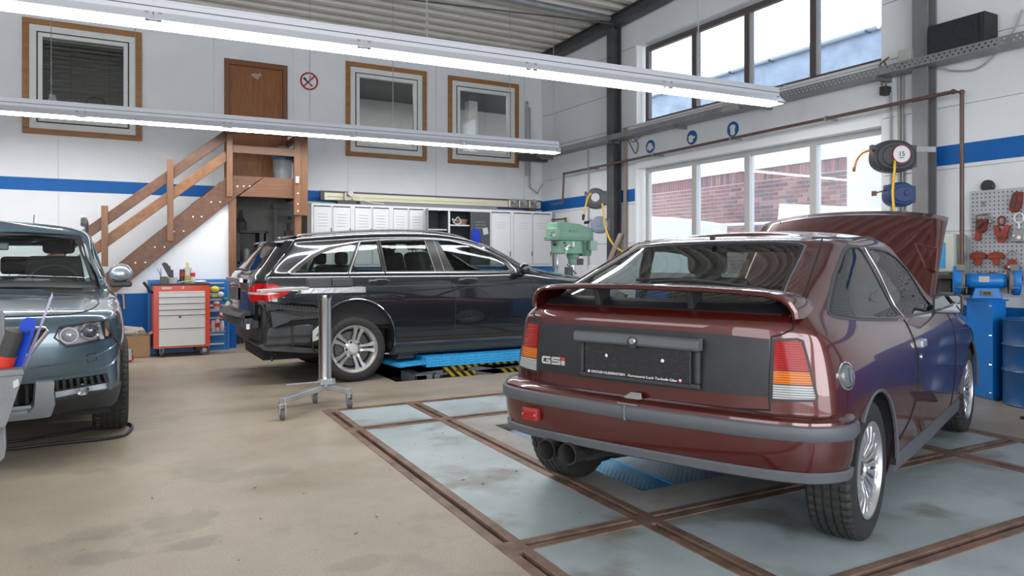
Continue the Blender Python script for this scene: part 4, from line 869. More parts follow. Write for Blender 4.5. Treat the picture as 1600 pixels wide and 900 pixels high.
# ============================================================ mobile stand by the estate car
sd = thing('mobile_stand', 'steel mobile work stand on castors in front of the black estate car', 'stand', (1.60, 6.15, 0))
ALU = mat('stand_alu', (.55, .55, .55), .32, metal=.75, var=.2, vscale=6, bump=.2); CHR = mat('stand_chrome', (.62, .63, .65), .16, metal=1)
YS = 6.05; cxp = at_y(508, 560, YS)[0]; zz = lambda py: at_y(508, py, YS)[2]
part('column', MB().lathe([(.052, zz(597)), (.052, zz(470)), (.058, zz(468)), (.058, zz(461)), (.03, zz(459)), (.018, zz(457)), (.018, zz(452))], (cxp, YS, 0), n=28), CHR, sd, smooth=30)
part('column_foot', MB().box(cxp-.05, cxp+.05, YS-.06, YS+.05, zz(604), zz(592)), ALU, sd, bevel=.008)
a = Vector(at_z(441, 627, .14)); b = Vector(at_z(546, 611, .14)); r_ = Vector(at_z(492, 604, .14)); hub = Vector((cxp, YS, .155))
for q in (a, b, r_): part('leg', MB().beam(hub, q, .055, .045), ALU, sd, bevel=.004)
for q in (a, b, r_): castor(sd, q.x, q.y, .042, RUB, .125)
hz = zz(594)
part('clamp_handle', MB().tube([(cxp+.06, YS-.07, hz), (cxp-.33, YS-.09, hz)], .008, 8).box(cxp-.06, cxp+.06, YS-.09, YS-.05, hz-.02, hz+.02), ALU, sd)
part('clamp_screw', MB().cyl((cxp+.04, YS-.11, hz+.01), (cxp+.04, YS-.05, hz+.01), .016, 12), CHR, sd)
za, zb = zz(461.5), zz(452)
xa = at_y(468, 458, YS)[0]; xb = at_y(569, 452, YS)[0]
part('top_bar', MB().box(xa, xb, YS-.05, YS+.04, zz(458), zz(449)), ALU, sd, bevel=.003)
part('top_bar', MB().beam((at_y(478, 450, YS)[0], YS-.02, zz(449.5)), (at_y(404, 452, YS-.1)[0], YS-.12, zz(452)), .09, .022), mat('stand_alu_pale', (.62, .60, .56), .35, metal=.5), sd, bevel=.004)
solo('black_case', MB().box(at_y(482, 440, YS)[0], at_y(516, 440, YS)[0], YS-.05, YS+.09, zz(449)+.001, zz(435)).box(at_y(517, 440, YS)[0], at_y(549, 440, YS)[0], YS-.05, YS+.09, zz(448)+.001, zz(436)), mat('case_black', (.045, .045, .05), .4), 'black flat case lying on the stand', 'case', bevel=.006)
# ============================================================ scissor lift under the estate car
LBL = mat('lift_blue', (.03, .34, .72), .4, var=.2, vscale=6, bump=.0)
def checker(nm, col, **k):
    m = mat(nm, col, .4, **k); nt = m.node_tree; N = nt.nodes; K = nt.links; p = N['Principled BSDF']
    tc = N.new('ShaderNodeTexCoord'); mp = N.new('ShaderNodeMapping'); mp.inputs['Rotation'].default_value = (.0, 0, .785); mp.inputs['Scale'].default_value = (1, 1, 1)
    K.new(tc.outputs['Object'], mp.inputs[0]); v = N.new('ShaderNodeTexVoronoi'); v.inputs['Scale'].default_value = 38; v.inputs['Randomness'].default_value = .0; K.new(mp.outputs[0], v.inputs['Vector'])
    r = N.new('ShaderNodeValToRGB'); r.color_ramp.elements[0].position = .25; r.color_ramp.elements[1].position = .45; r.color_ramp.elements[0].color = (1, 1, 1, 1); r.color_ramp.elements[1].color = (0, 0, 0, 1); K.new(v.outputs['Distance'], r.inputs[0])
    b = N.new('ShaderNodeBump'); b.inputs['Strength'].default_value = .9; b.inputs['Distance'].default_value = .004; K.new(r.outputs[0], b.inputs['Height']); K.new(b.outputs[0], p.inputs['Normal']); return m
CHK = checker('checker_blue', (.03, .36, .76), var=.2, vscale=5)
CHW = checker('checker_worn', (.10, .27, .42), var=.2, col2=(.22, .24, .26), vscale=4)
HAZ = stripes('hazard', (.80, .62, .03), (.015, .015, .015), 5.0)
lf = thing('scissor_lift', 'light blue scissor lift platform with hazard striped arms under the black estate car', 'lift', (3.9, 7.4, -.1))
FY = 6.97; fx = at_y(667, 565, FY)[0]; zt1 = at_y(667, 557.5, FY)[2]; zt0 = at_y(667, 574, FY)[2]
part('platform', MB().box(fx, 5.10, FY, FY+.62, zt1-.02, zt1), LBL, lf, bevel=.003)
part('side_skirt', MB().box(fx, 5.10, FY-.004, FY+.01, zt0, zt1), CHK, lf)
part('end_skirt', MB().box(fx-.004, fx+.006, FY, FY+.62, zt0, zt1), LBL, lf)
fx0 = at_y(612, 560, FY+.30)[0]
part('ramp_flap', MB().add([(fx-.29, FY+.0, zt0+.045), (fx-.004, FY, zt1-.045), (fx-.004, FY+.6, zt1-.04), (fx-.38, FY+.6, zt0+.05), (fx-.29, FY+.0, zt0+.015), (fx-.004, FY, zt1-.075), (fx-.004, FY+.6, zt1-.07), (fx-.38, FY+.6, zt0+.02)], [(0, 1, 2, 3), (7, 6, 5, 4), (0, 4, 5, 1), (1, 5, 6, 2), (2, 6, 7, 3), (3, 7, 4, 0)]), CHK, lf)
part('rubber_block', MB().prism([(fx-.26, zt1-.03), (fx-.06, zt1-.03), (fx-.09, zt1+.03), (fx-.22, zt1+.03)], FY+.18, FY+.34), mat('rubber_block', (.07, .065, .06), .7), lf, bevel=.006)
part('platform', MB().box(fx, 5.10, FY+1.2, FY+1.82, zt1-.08, zt1), LBL, lf)
AG = mat('lift_grey', (.33, .34, .36), .45)
def arm(x0, z0, x1, z1, y, mt_, w=.07): return part('arm', MB().beam((x0, y, z0), (x1, y, z1), .03, w, (0, 0, 1)), mt_, lf)
ga = lambda px, py: at_y(px, py, FY+.10)
for (a_, b_), mt_ in zip((((693, 578), (775, 561)), ((655, 588), (727, 578)), ((735, 575), (790, 582)), ((760, 566), (850, 560)), ((700, 584), (742, 583)), ((742, 584), (850, 571)), ((783, 580), (850, 574))), (HAZ, AG, AG, HAZ, HAZ, AG, HAZ)):
    A1 = ga(*a_); B1 = ga(*b_); yo = .0 if mt_ is HAZ else .05
    part('arm', MB().beam((A1[0], A1[1]+yo, A1[2]), (B1[0], B1[1]+yo, B1[2]), .03, .055, (0, 0, 1)), mt_, lf)
A1 = ga(648, 583)
part('base_frame', MB().box(A1[0], A1[0]+.9, FY+.02, FY+.5, -.14, -.08).box(A1[0], A1[0]+.18, FY+.06, FY+.10, -.10, .03).box(A1[0], A1[0]+.12, FY+.06, FY+.5, -.1, .02), AG, lf, bevel=.004)
part('pivot_pin', MB().cyl((A1[0]+.22, FY+.03, -.0), (A1[0]+.22, FY+.1, -.0), .03, 14), GALV, lf)
part('pivot_pin', MB().cyl((ga(715, 577)[0], FY+.06, ga(715, 577)[2]), (ga(715, 577)[0], FY+.12, ga(715, 577)[2]), .018, 12), mat('pin_rust', (.18, .08, .04), .6), lf)
part('base_frame', MB().box(A1[0], 5.1, FY+.15, FY+1.5, -.68, -.60), AG, lf)
for x in (A1[0]+.3, 4.7): part('lift_post', MB().box(x, x+.1, FY+.3, FY+.5, -.60, -.02), AG, lf)
# blue lift in the pit under the red car
l2 = thing('floor_lift', 'worn blue chequer plate lift lowered into the pit under the dark red car', 'lift', (3.4, 3.85, -.1))
part('platform', quad_slab(2.76, 4.30, 3.02, 3.66, -.055, -.03), CHW, l2); part('platform', quad_slab(2.76, 4.30, 4.05, 4.69, -.055, -.03), CHW, l2)
part('platform_edge', quad_slab(2.76, 4.30, 3.015, 3.03, -.10, -.028), LBL, l2)
part('platform_edge', quad_slab(2.745, 2.757, 3.02, 3.66, -.09, -.026), LBL, l2)
for y0, y1 in ((3.02, 3.66), (4.05, 4.69)):
    part('ramp_flap', MB().add([(GX(2.49, y0), y0, -.06), (GX(2.745, y0), y0, -.03), (GX(2.745, y1), y1, -.03), (GX(2.49, y1), y1, -.06), (GX(2.49, y0), y0, -.07), (GX(2.745, y0), y0, -.05), (GX(2.745, y1), y1, -.05), (GX(2.49, y1), y1, -.07)], [(0, 1, 2, 3), (7, 6, 5, 4), (0, 4, 5, 1), (1, 5, 6, 2), (2, 6, 7, 3), (3, 7, 4, 0)]), CHW if y0 > 4 else checker('checker_deep', (.02, .20, .38), var=.2), l2)
part('base_frame', quad_slab(2.6, 4.2, 3.1, 4.6, -.72, -.6), AG, l2)
part('lift_post', quad_slab(3.2, 3.4, 3.2, 3.4, -.61, -.055), AG, l2); part('lift_post', quad_slab(3.2, 3.4, 4.25, 4.45, -.61, -.055), AG, l2)
# ============================================================ drill press
DG = mat('press_green', (.20, .38, .26), .4, var=.15, vscale=6); DGD = mat('press_green_dark', (.14, .28, .19), .45)
DY = 9.45
def dq(px, py, y=DY): return at_y(px, py, y)
L0 = dq(853, 365)[0]; R0 = dq(924, 365)[0]; zc = lambda py: dq(890, py)[2]
dp = thing('drill_press', 'green pillar drill press standing near the far right corner', 'drill press', (dq(900, 400)[0], DY, 0))
def oval(x0, x1, w, z0, z1, mt_, nm, bev=.015):
    pts = []; r = w/2
    for k in range(13): t = math.pi/2+math.pi*k/12; pts.append((x0+r+r*math.cos(t), DY+r*math.sin(t)))
    for k in range(13): t = -math.pi/2+math.pi*k/12; pts.append((x1-r+r*math.cos(t), DY+r*math.sin(t)))
    return part(nm, MB().prism(pts, z0, z1, 'XY'), mt_, dp, smooth=1, bevel=bev)
oval(L0+.03, R0, .34, zc(374), zc(357), DG, 'belt_cover'); oval(L0, R0-.01, .37, zc(376), zc(371), DGD, 'cover_rim', .004)
part('cover_top', MB().prism([(L0+.10, zc(358)), (R0-.06, zc(358)), (R0-.30, zc(350.5)), (L0+.20, zc(347.5)), (L0+.11, zc(349))], DY-.14, DY+.14), DG, dp, bevel=.012)
oval(L0+.12, R0-.18, .30, zc(397), zc(375), DG, 'gear_head')
part('motor', MB().lathe([(.001, zc(400)), (.10, zc(400)), (.11, zc(396)), (.11, zc(377)), (.001, zc(377))], (R0-.12, DY+.02, 0), n=24), DGD, dp, smooth=1)
part('switch_box', MB().box(dq(911, 380)[0], dq(922, 380)[0], DY-.20, DY-.12, zc(391), zc(376)), mat('switch_green', (.27, .42, .33), .4), dp, bevel=.006)
part('quill', MB().lathe([(.10, zc(397)), (.09, zc(403)), (.075, zc(404)), (.07, zc(413)), (.06, zc(414))], (dq(895, 400)[0], DY, 0), n=24), DG, dp, smooth=1)
part('pillar', MB().lathe([(.045, 0), (.045, zc(397))], (dq(894, 430)[0], DY, 0), n=24), CHR, dp, smooth=1)
part('spindle', MB().lathe([(.02, zc(398)), (.022, zc(395)), (.01, zc(405)), (.016, zc(412)), (.016, zc(416)), (.006, zc(420)), (.004, zc(424))][::-1], (dq(868, 400)[0], DY-.05, 0), n=14), CHR, dp, smooth=1)
part('knob', MB().ball((dq(860, 382)[0], DY-.12, zc(382)), .028, 8), SBK, dp, smooth=1); part('dial', MB().lathe([(.001, 0), (.035, 0), (.04, .03)], (dq(856, 367)[0], DY-.17, zc(367)), 'Y', 18), CHR, dp, smooth=1)
hub_ = Vector((dq(876, 388)[0], DY-.17, zc(388)))
part('feed_hub', MB().cyl(hub_, hub_+Vector((0, .05, 0)), .03, 14), CHR, dp)
for k in range(3):
    t = 2.2+k*2.09; e = hub_+Vector((math.cos(t)*.10, -.03, math.sin(t)*.10)); part('feed_lever', MB().tube([hub_, e], .006, 6).ball(e, .015, 5), CHR if k else SBK, dp, smooth=1)
part('maker_plate', MB().xf(Matrix.Identity(4)).box(dq(880, 361)[0], dq(893, 361)[0], DY-.188, DY-.17, zc(363), zc(359.5)), DGD, dp)
part('rating_plate', MB().box(dq(879, 384)[0], dq(882, 384)[0], DY-.155, DY-.150, zc(386), zc(382)), SWH, dp); part('rating_plate', MB().box(dq(886, 384)[0], dq(889, 384)[0], DY-.155, DY-.150, zc(386), zc(378)), SWH, dp)
part('lower_bracket', MB().box(dq(898, 410)[0], dq(908, 410)[0], DY-.07, DY+.05, zc(414), zc(404)), mat('bracket_brown', (.07, .045, .04), .5), dp, bevel=.01)
part('base_plate', MB().box(dq(894, 430)[0]-.25, dq(894, 430)[0]+.25, DY-.3, DY+.25, 0, .08), DGD, dp, bevel=.01)
part('work_table', MB().box(dq(894, 430)[0]-.25, dq(894, 430)[0]+.2, DY-.3, DY+.1, .85, .90), STEEL, dp, bevel=.01)
vi = thing('machine_vice', 'dark machine vice in front of the drill press pillar', 'vice', (dq(883, 420)[0], DY-.12, .90))
part('jaw', MB().box(dq(876, 420)[0], dq(884, 420)[0], DY-.2, DY-.1, .90, 1.10), STEEL, vi, bevel=.01); part('screw', MB().tube([(dq(878, 412)[0], DY-.15, 1.14), (dq(892, 424)[0], DY-.15, 1.0)], .015, 8), CHR, vi)
# wood offcuts leaning by the dark column
la0 = at_x(972, 368, 6.7); lb0 = at_x(958, 400, 6.75)
P0_ = Vector(at_d(970, 365, 10.0)); P1_ = Vector(at_d(950, 412, 9.9)); kx = P1_.x; cz_ = P1_.z
cup = thing('steel_cupboard', 'grey steel cupboard behind the dark red car, holding up two offcuts of wood', 'cupboard', (kx+.1, P1_.y+.05, 0))
part('body', MB().box(kx-.15, kx+.35, P1_.y-.15, P1_.y+.25, 0, cz_-.02), LK, cup, bevel=.006); part('door', MB().box(kx-.13, kx+.33, P1_.y-.162, P1_.y-.15, .05, cz_-.06), LK, cup, bevel=.003)
solo('leaning_plank', MB().beam(tuple(P0_), tuple(P1_), .08, .02, (1, 0, .3)), wood('plank_brown', (.20, .12, .09), (.12, .07, .05), 'Z', 5), 'brown offcut of wood leaning on the wall beside the dark column', 'plank')
P0_ = Vector(at_d(974, 367, 10.06)); P1_ = Vector(at_d(960, 411, 10.0)); P1_.z = cz_
solo('leaning_board', MB().beam(tuple(P0_), tuple(P1_), .035, .02, (1, 0, .3)), mat('board_dark', (.05, .04, .04), .6), 'dark strip of wood leaning behind the brown offcut', 'plank')
# ============================================================ hose reels
YH = mat('hose_yellow', (.80, .48, .02), .4); RB = mat('reel_black', (.055, .056, .06), .45, var=.1); OR = mat('hose_orange', (.62, .20, .02), .4)
def reel(name, label, cx_, cy_, dep, w, h, body, face, facec, txt=None, yawd=0):
    c = at_d(cx_, cy_, dep); g = thing(name, label, 'hose reel', (c[0], c[1], c[2]-h/2), yawd)
    R_ = Matrix.Rotation(0, 4, 'Z')
    pts = []
    for k in range(28):
        t = 2*math.pi*k/28; rx = w/2*(1+.06*math.cos(2*t)); rz = h/2*(1+.08*max(0, math.sin(t)))
        pts.append((rx*math.copysign(abs(math.cos(t))**.8, math.cos(t)), rz*math.copysign(abs(math.sin(t))**.75, math.sin(t))+h/2))
    sc = lambda s: [((a)*s, (b-h/2)*s+h/2) for a, b in pts]
    part('housing', MB().prism(pts, -.06, .06), body, g, local=True, smooth=1, bevel=.02)
    part('rib', MB().prism(sc(.86), -.085, -.055), body, g, local=True, smooth=1, bevel=.012)
    part('rib', MB().prism(sc(.66), -.10, -.08), body, g, local=True, smooth=1, bevel=.01)
    part('hub_disc', MB().lathe([(.001, -.115), (face, -.115), (face+.006, -.108), (face+.006, -.09)], (w*.08, 0, h*.55), 'Y', 28), facec, g, local=True, smooth=30)
    part('outlet', MB().beam((-w*.42, -.03, h*.78), (-w*.58, -.03, h*.80), .05, .05), body, g, local=True, bevel=.006)
    part('wall_bracket', MB().box(w*.42, w*.56, -.03, .05, h*.18, h*.88), STEEL, g, local=True)
    return g
g = reel('hose_reel', 'large dark grey hose reel with a white 15 label on the grey column', 1394, 246, 6.85, .38, .29, RB, .075, SWH, yawd=-.5)
part('red_ring', MB().lathe([(.078, -.112), (.083, -.112), (.083, -.100), (.078, -.100)], (.38*.08, 0, .29*.55), 'Y', 32, ring=True), RED, g, local=True)
tm = text_mb('15', .062, .001).xf(Matrix.Translation((.38*.08-.034, -.118, .29*.55-.018)) @ Matrix.Rotation(math.pi/2, 4, 'X')); part('lettering', tm, SBK, g, local=True, fixn=False)
tm = text_mb('METER', .014, .001).xf(Matrix.Translation((.38*.08-.025, -.118, .29*.55-.038)) @ Matrix.Rotation(math.pi/2, 4, 'X')); part('lettering', tm, SBK, g, local=True, fixn=False)
part('perforated_arm', MB().box(.24, .42, .02, .03, .20, .25), GALV, g, local=True)
h1 = [at_d(1398, 248, 6.78), at_d(1398, 258, 6.70), at_d(1397, 275, 6.70), at_d(1395, 300, 6.68), at_d(1397, 328, 6.66), at_d(1402, 350, 6.7), at_d(1410, 380, 6.75)]
solo('yellow_hose', MB().tube(curve_pts([tuple(p) for p in h1]), .011, 8), YH, 'yellow air hose hanging straight down from the large reel on the grey column', 'hose', smooth=1)
h2 = [at_d(1366, 234, 6.84), at_d(1356, 236, 6.8), at_d(1347, 240, 6.8), at_d(1339, 250, 6.8), at_d(1335, 262, 6.8)]
hs = thing('orange_hose_end', 'orange hose end with brass coupling sticking out left of the large reel', 'hose', tuple(h2[-1]))
part('hose', MB().tube(curve_pts([tuple(p) for p in h2]), .010, 8), OR, hs, smooth=1); part('coupling', MB().tube([tuple(h2[-1]), tuple(h2[-1]+np.array([-.01, 0, -.035]))], .014, 8), mat('brass', (.5, .3, .1), .3, metal=.9), hs)
NB = mat('reel_blue', (.03, .06, .17), .45)
g = reel('cable_reel', 'dark blue cable reel under the large hose reel on the grey column', 1404, 305, 6.85, .26, .22, NB, .02, NB, yawd=-.5)
part('plug', MB().beam((-.15, -.03, .15), (-.235, -.03, .125), .012, .012).box(-.26, -.225, -.045, -.015, .10, .145), mat('plug_brown', (.16, .07, .04), .5), g, local=True)
g = reel('hose_reel', 'dark grey hose reel with pale hub on the dark far column', 931, 311, 10.6, .27, .29, mat('reel_grey', (.10, .105, .11), .45), .055, SWH, yawd=-.9)
p_ = [at_d(924, 302, 10.5), at_d(919, 308, 10.5), at_d(915, 322, 10.5), at_d(912, 335, 10.5)]
hs = thing('short_yellow_hose', 'short yellow hose with black nozzle hanging left of the far hose reel', 'hose', tuple(p_[-1]))
part('hose', MB().tube(curve_pts([tuple(p) for p in p_]), .012, 8), YH, hs, smooth=1); part('nozzle', MB().tube([tuple(p_[-1]), tuple(at_d(911, 344, 10.5))], [.022, .016], 8), SBK, hs)
p_ = [at_d(941, 318, 10.45), at_d(943, 335, 10.4), at_d(946, 355, 10.3), at_d(952, 372, 10.2), at_d(960, 384, 10.1), at_d(968, 390, 10.0), at_d(975, 396, 9.9)]
solo('long_yellow_hose', MB().tube(curve_pts([tuple(p) for p in p_]), .013, 8), YH, 'long yellow air hose curving down from the far hose reel', 'hose', smooth=1)
g = reel('cable_reel', 'grey blue cable reel with round face below the far hose reel', 937, 352, 10.6, .24, .24, mat('reel_greyblue', (.26, .30, .38), .4), .03, mat('reel_greyblue', (.26, .30, .38), .4), yawd=-.9)
part('cable_plug', MB().cyl((-.15, -.03, .17), (-.22, -.03, .16), .022, 10), SBK, g, local=True)
# ============================================================ pegboard with pulling clamps
PY0, PY1 = 3.10, 3.935; pz0, pz1 = .98, 1.835; PXX = W-.05
PG = mat('pegboard_grey', (.42, .43, .46), .45, metal=.2)
pg = thing('pegboard', 'grey perforated tool board on the wall at the right edge', 'tool board', (PXX, (PY0+PY1)/2, pz0))
part('sheet', MB().box(PXX, PXX+.02, PY0, PY1, pz0, pz1), PG, pg)
hm = MB(); s = .0375
nY = int((PY1-PY0)/s); nZ = int((pz1-pz0)/s)
for i in range(nY):
    for k in range(nZ):
        y = PY1-.022-i*s; z = pz1-.03-k*s; hm.add([(PXX-.0008, y-.0055, z-.0055), (PXX-.0008, y+.0055, z-.0055), (PXX-.0008, y+.0055, z+.0055), (PXX-.0008, y-.0055, z+.0055)], [(0, 1, 2, 3)])
part('holes', hm, SBK, pg, kind='stuff')
CR = mat('clamp_red', (.22, .032, .024), .55, var=.4, vscale=18, bump=.4); CRO = mat('clamp_orange', (.34, .05, .028), .55, var=.35, vscale=18, bump=.4); IR = mat('iron_grey', (.30, .30, .29), .35, metal=.7)
def pq(px, py, X=None): q = at_x(px, py, X or PXX-.03); return Vector((q[0], q[1], q[2]))
def polyx(pts, mt_, g, t=.03, nm='body', x=None):
    q = [at_x(a, b, PXX-.03) for a, b in pts]; x = x or PXX-.045
    return part(nm, MB().prism([(p[1], p[2]) for p in q], x, x+t, 'YZ'), mt_, g, bevel=.004)
def ringx(px, py, r, t, mt_, g, nm='ring', sy=1, X=None):
    c = pq(px, py, X); return part(nm, MB().tube([(c.x, c.y+r*math.cos(a)*sy, c.z+r*math.sin(a)) for a in [2*math.pi*k/20 for k in range(21)]], t, 7, cap=False), mt_, g, smooth=1)
def clampthing(label, px, py): q = pq(px, py); return thing('pulling_clamp', label, 'clamp', (q.x, q.y, q.z), 0, 'pulling clamps on the tool board')
def disk_shape(px, py, label, flip=False):
    g = clampthing(label, px, py+10)
    polyx([(px-12, py-2), (px-9, py-5), (px, py-7), (px+8, py-5.5), (px+12, py-2), (px+12, py+3), (px-12, py+5)], CRO, g, .05); polyx([(px-4.5, py+4), (px+5, py+3.5), (px+4, py+14), (px-3.5, py+15)], CRO, g, .035, 'stem'); return g
disk_shape(1528, 400, 'orange red mushroom shaped clamp, left one of the middle pair on the tool board')
disk_shape(1556, 400, 'orange red mushroom shaped clamp, right one of the middle pair on the tool board')
disk_shape(1548, 432, 'orange red mushroom shaped clamp in the bottom row of the tool board')
g = clampthing('red chain claw with black window leaning at the top right of the tool board', 1590, 330)
polyx([(1584, 301), (1590, 299), (1597, 300), (1596, 318), (1591, 330), (1583, 332), (1577, 328), (1579, 315)], CR, g, .04); polyx([(1586, 304), (1592, 303), (1587, 325), (1581, 323)], mat('chain_dark', (.07, .04, .035), .5), g, .01, 'insert', PXX-.055)
g = clampthing('red clamp with grey screw bow and hanging hook, upper left on the tool board', 1533, 375)
polyx([(1526, 342), (1543, 342), (1540, 360), (1535, 364), (1525, 362)], CR, g, .04); polyx([(1526, 362), (1531, 362), (1533, 372), (1530, 377), (1525, 376), (1523, 372)], CRO, g, .03, 'hook')
part('screw_bow', MB().tube([tuple(pq(1524, 345)), tuple(pq(1526, 336)), tuple(pq(1543, 334)), tuple(pq(1547, 346))], .010, 8).ball(pq(1523, 346), .016, 5).ball(pq(1547, 347), .018, 5), IR, g, smooth=1); part('screw', MB().cyl(tuple(pq(1526, 356, PXX-.07)), tuple(pq(1536, 346, PXX-.07)), .016, 12), mat('screw_brown', (.13, .09, .07), .4, metal=.6), g)
g = clampthing('red shackle and forked lifting clamp, upper middle of the tool board', 1564, 376)
ringx(1565, 345, .038, .009, CR, g, 'shackle', .8)
polyx([(1552, 353), (1558, 352), (1564, 362), (1572, 352), (1579, 352), (1572, 372), (1567, 379), (1560, 379), (1557, 371)], CRO, g, .035); part('pin', MB().cyl(tuple(pq(1563, 371, PXX-.06)), tuple(pq(1563, 371, PXX-.04)), .014, 12), SBK, g)
g = clampthing('grey bolted clamp with a pale ring, upper right of the tool board', 1592, 378)
ringx(1592, 340, .042, .006, SWH, g, 'ring', .9); part('stem', MB().tube([tuple(pq(1592, 347)), tuple(pq(1592, 357))], .007, 6), SWH, g)
polyx([(1583, 362), (1588, 358), (1600, 358), (1602, 378), (1581, 378)], IR, g, .035); part('bolt', MB().cyl(tuple(pq(1592, 371, PXX-.06)), tuple(pq(1592, 371, PXX-.03)), .016, 12).cyl(tuple(pq(1584, 368, PXX-.055)), tuple(pq(1584, 368, PXX-.03)), .008, 8), SWH, g)
g = clampthing('red clamp with wire ring in the right of the middle row on the tool board', 1581, 418)
ringx(1581, 400, .042, .005, IR, g); polyx([(1576, 405), (1586, 405), (1587, 413), (1591, 415), (1590, 421), (1570, 421), (1570, 414), (1575, 413)], CRO, g, .04); part('bolt', MB().cyl(tuple(pq(1577, 417, PXX-.06)), tuple(pq(1577, 417, PXX-.03)), .013, 12), SWH, g)
g = clampthing('grey diamond shaped link in the bottom row of the tool board', 1573, 446)
ringx(1573, 433, .030, .011, IR, g, 'link', .8)
g = clampthing('red jaw shackle at the bottom right of the tool board', 1593, 446)
ringx(1592, 435, .032, .009, CR, g, 'shackle', .8)
for px, py, lab in ((1537, 318, 'small steel peg hook near the top left of the tool board'), (1531, 428, 'small steel peg hook at the lower left of the tool board')):
    q = pq(px, py, PXX); solo('peg_hook', MB().tube([tuple(q), (q.x-.04, q.y, q.z), (q.x-.05, q.y-.01, q.z+.02)], .004, 6).box(q.x-.004, q.x, q.y-.015, q.y+.015, q.z-.03, q.z+.02), IR, lab, 'hook', 'peg hooks on the tool board')
q = at_x(1543, 291, W-.03)
solo('rubber_puck', MB().lathe([(.001, 0), (.05, 0), (.058, .008), (.058, .03), (.045, .035), (.001, .03)], (W-.045, q[1], q[2]), 'X', 28), mat('puck_black', (.025, .025, .025), .5), 'round black rubber disc on the wall above the tool board', 'disc', smooth=30)
# white cupboard and dark shelf left of the brown pipe
w0 = at_x(1479, 362, 6.9); w1 = at_x(1492, 362, 6.9)
wc = thing('wall_canister', 'pale greenish white wall box with a blue label beside the raised bonnet', 'box', (6.95, w0[1], 1.05))
part('body', MB().box(6.88, W, w1[1], w0[1]+.12, 1.08, 1.44), mat('box_pale', (.50, .53, .47), .45), wc, bevel=.015)
lbq = at_x(1475, 400, 6.875); part('label', MB().box(6.872, 6.88, w0[1]-.0, w0[1]+.11, 1.12, 1.36), mat('label_blue', (.03, .30, .62), .5), wc)
solo('wall_shelf', MB().box(6.78, W, w1[1]-.06, w0[1]+.3, 1.02, 1.06).box(6.84, 7.0, w1[1]+.0, w1[1]+.10, .90, 1.02).box(6.80, 7.0, w1[1]-.14, w1[1]-.04, .88, 1.0), mat('shelf_black', (.04, .036, .034), .6), 'dark cluttered shelf under the pale wall box', 'shelf', bevel=.006)
# ============================================================ bench grinder on its pedestal
gx = 6.62; ga_ = at_z(1517, 616); gb_ = at_z(1572, 624)
ped = thing('grinder_pedestal', 'tall blue steel pedestal beside the front wheel of the dark red car', 'pedestal', (6.9, 3.65, 0))
GB_ = mat('machine_blue', (.01, .20, .62), .38, var=.08, vscale=5)
pl_ = [at_z(1519, 612), at_z(1551, 626), at_z(1572, 622)]
px0, py0 = pl_[1][0], pl_[1][1]
ptop = .84
# plan: broad front face towards the camera, narrow right face
A0 = (pl_[0][0], pl_[0][1]); B0 = (px0, py0); C0 = (B0[0]+(pl_[2][0]-B0[0])*1.0, pl_[2][1]); A0 = (min(A0[0], 6.80), A0[1]); D0 = (A0[0]+C0[0]-B0[0], A0[1]+C0[1]-B0[1])
part('column', MB().prism([A0, B0, C0, D0], 0, ptop, 'XY'), GB_, ped, bevel=.006)
part('top_plate', MB().prism([(A0[0]-.02, A0[1]+.01), (B0[0]-.01, B0[1]-.02), (C0[0]+.02, C0[1]-.01), (D0[0]+.01, D0[1]+.02)], ptop, ptop+.012, 'XY'), GB_, ped)
for zz_ in (.06, .3, .55, .8): part('screw', MB().cyl((B0[0]*.93+A0[0]*.07-.0, B0[1]*.93+A0[1]*.07-.012, zz_), (B0[0]*.93+A0[0]*.07, B0[1]*.93+A0[1]*.07+.01, zz_), .008, 8), CHR, ped)
part('base_plate', MB().prism([(A0[0]-.03, A0[1]+.02), (B0[0]-.01, B0[1]-.03), (C0[0]+.06, C0[1]-.02), (D0[0], D0[1]+.02)], 0, .008, 'XY'), STEEL, ped)
cg = Vector(((A0[0]+C0[0])/2, (A0[1]+C0[1])/2, ptop+.012)); dirg = Vector((B0[0]-A0[0], B0[1]-A0[1], 0)).normalized(); dirg = Vector((math.cos(-.98), math.sin(-.98), 0))
gr = thing('bench_grinder', 'blue double bench grinder with wheel guards on the blue pedestal', 'grinder', tuple(cg), math.atan2(dirg.y, dirg.x))
GM = GB_
part('foot', MB().prism([(-.12, 0), (.12, 0), (.09, .10), (-.09, .10)], -.07, .07), GM, gr, local=True, bevel=.01)
part('motor', MB().lathe([(.001, -.15), (.05, -.15), (.062, -.13), (.066, -.12), (.066, .12), (.062, .13), (.05, .15), (.001, .15)], (0, 0, .16), 'X', 28), GM, gr, local=True, smooth=40)
part('rating_plate', MB().box(-.06, .02, -.069, -.055, .15, .20), mat('rating', (.45, .43, .38), .4), gr, local=True)
part('switch', MB().box(-.045, .045, -.085, -.068, .03, .075), mat('switch_olive', (.20, .17, .05), .4), gr, local=True, bevel=.004); part('switch_key', MB().box(-.03, .03, -.092, -.085, .04, .065), SBK, gr, local=True)
for s_ in (-1, 1):
    part('wheel_guard', MB().lathe([(.001, .0), (.125, .0), (.13, .01), (.13, .05), (.125, .055)], (s_*.22-.027, 0, .165), 'X', 32), GM, gr, local=True, smooth=40)
    part('grinding_wheel', MB().lathe([(.001, -.016), (.10, -.016), (.10, .016), (.001, .016)], (s_*.18, -.02, .16), 'X', 28), mat('stone_grey', (.20, .19, .19), .8, bump=.4), gr, local=True, smooth=40)
    part('tool_rest', MB().box(s_*.20-.04, s_*.20+.03, -.17, -.10, .10, .112).box(s_*.16, s_*.16+.01, -.12, .0, .05, .11), STEEL, gr, local=True)
    part('spark_shield', MB().beam((s_*.20, -.11, .25), (s_*.20, -.06, .30), .06, .01), mat('shield', (.22, .22, .21), .4), gr, local=True)
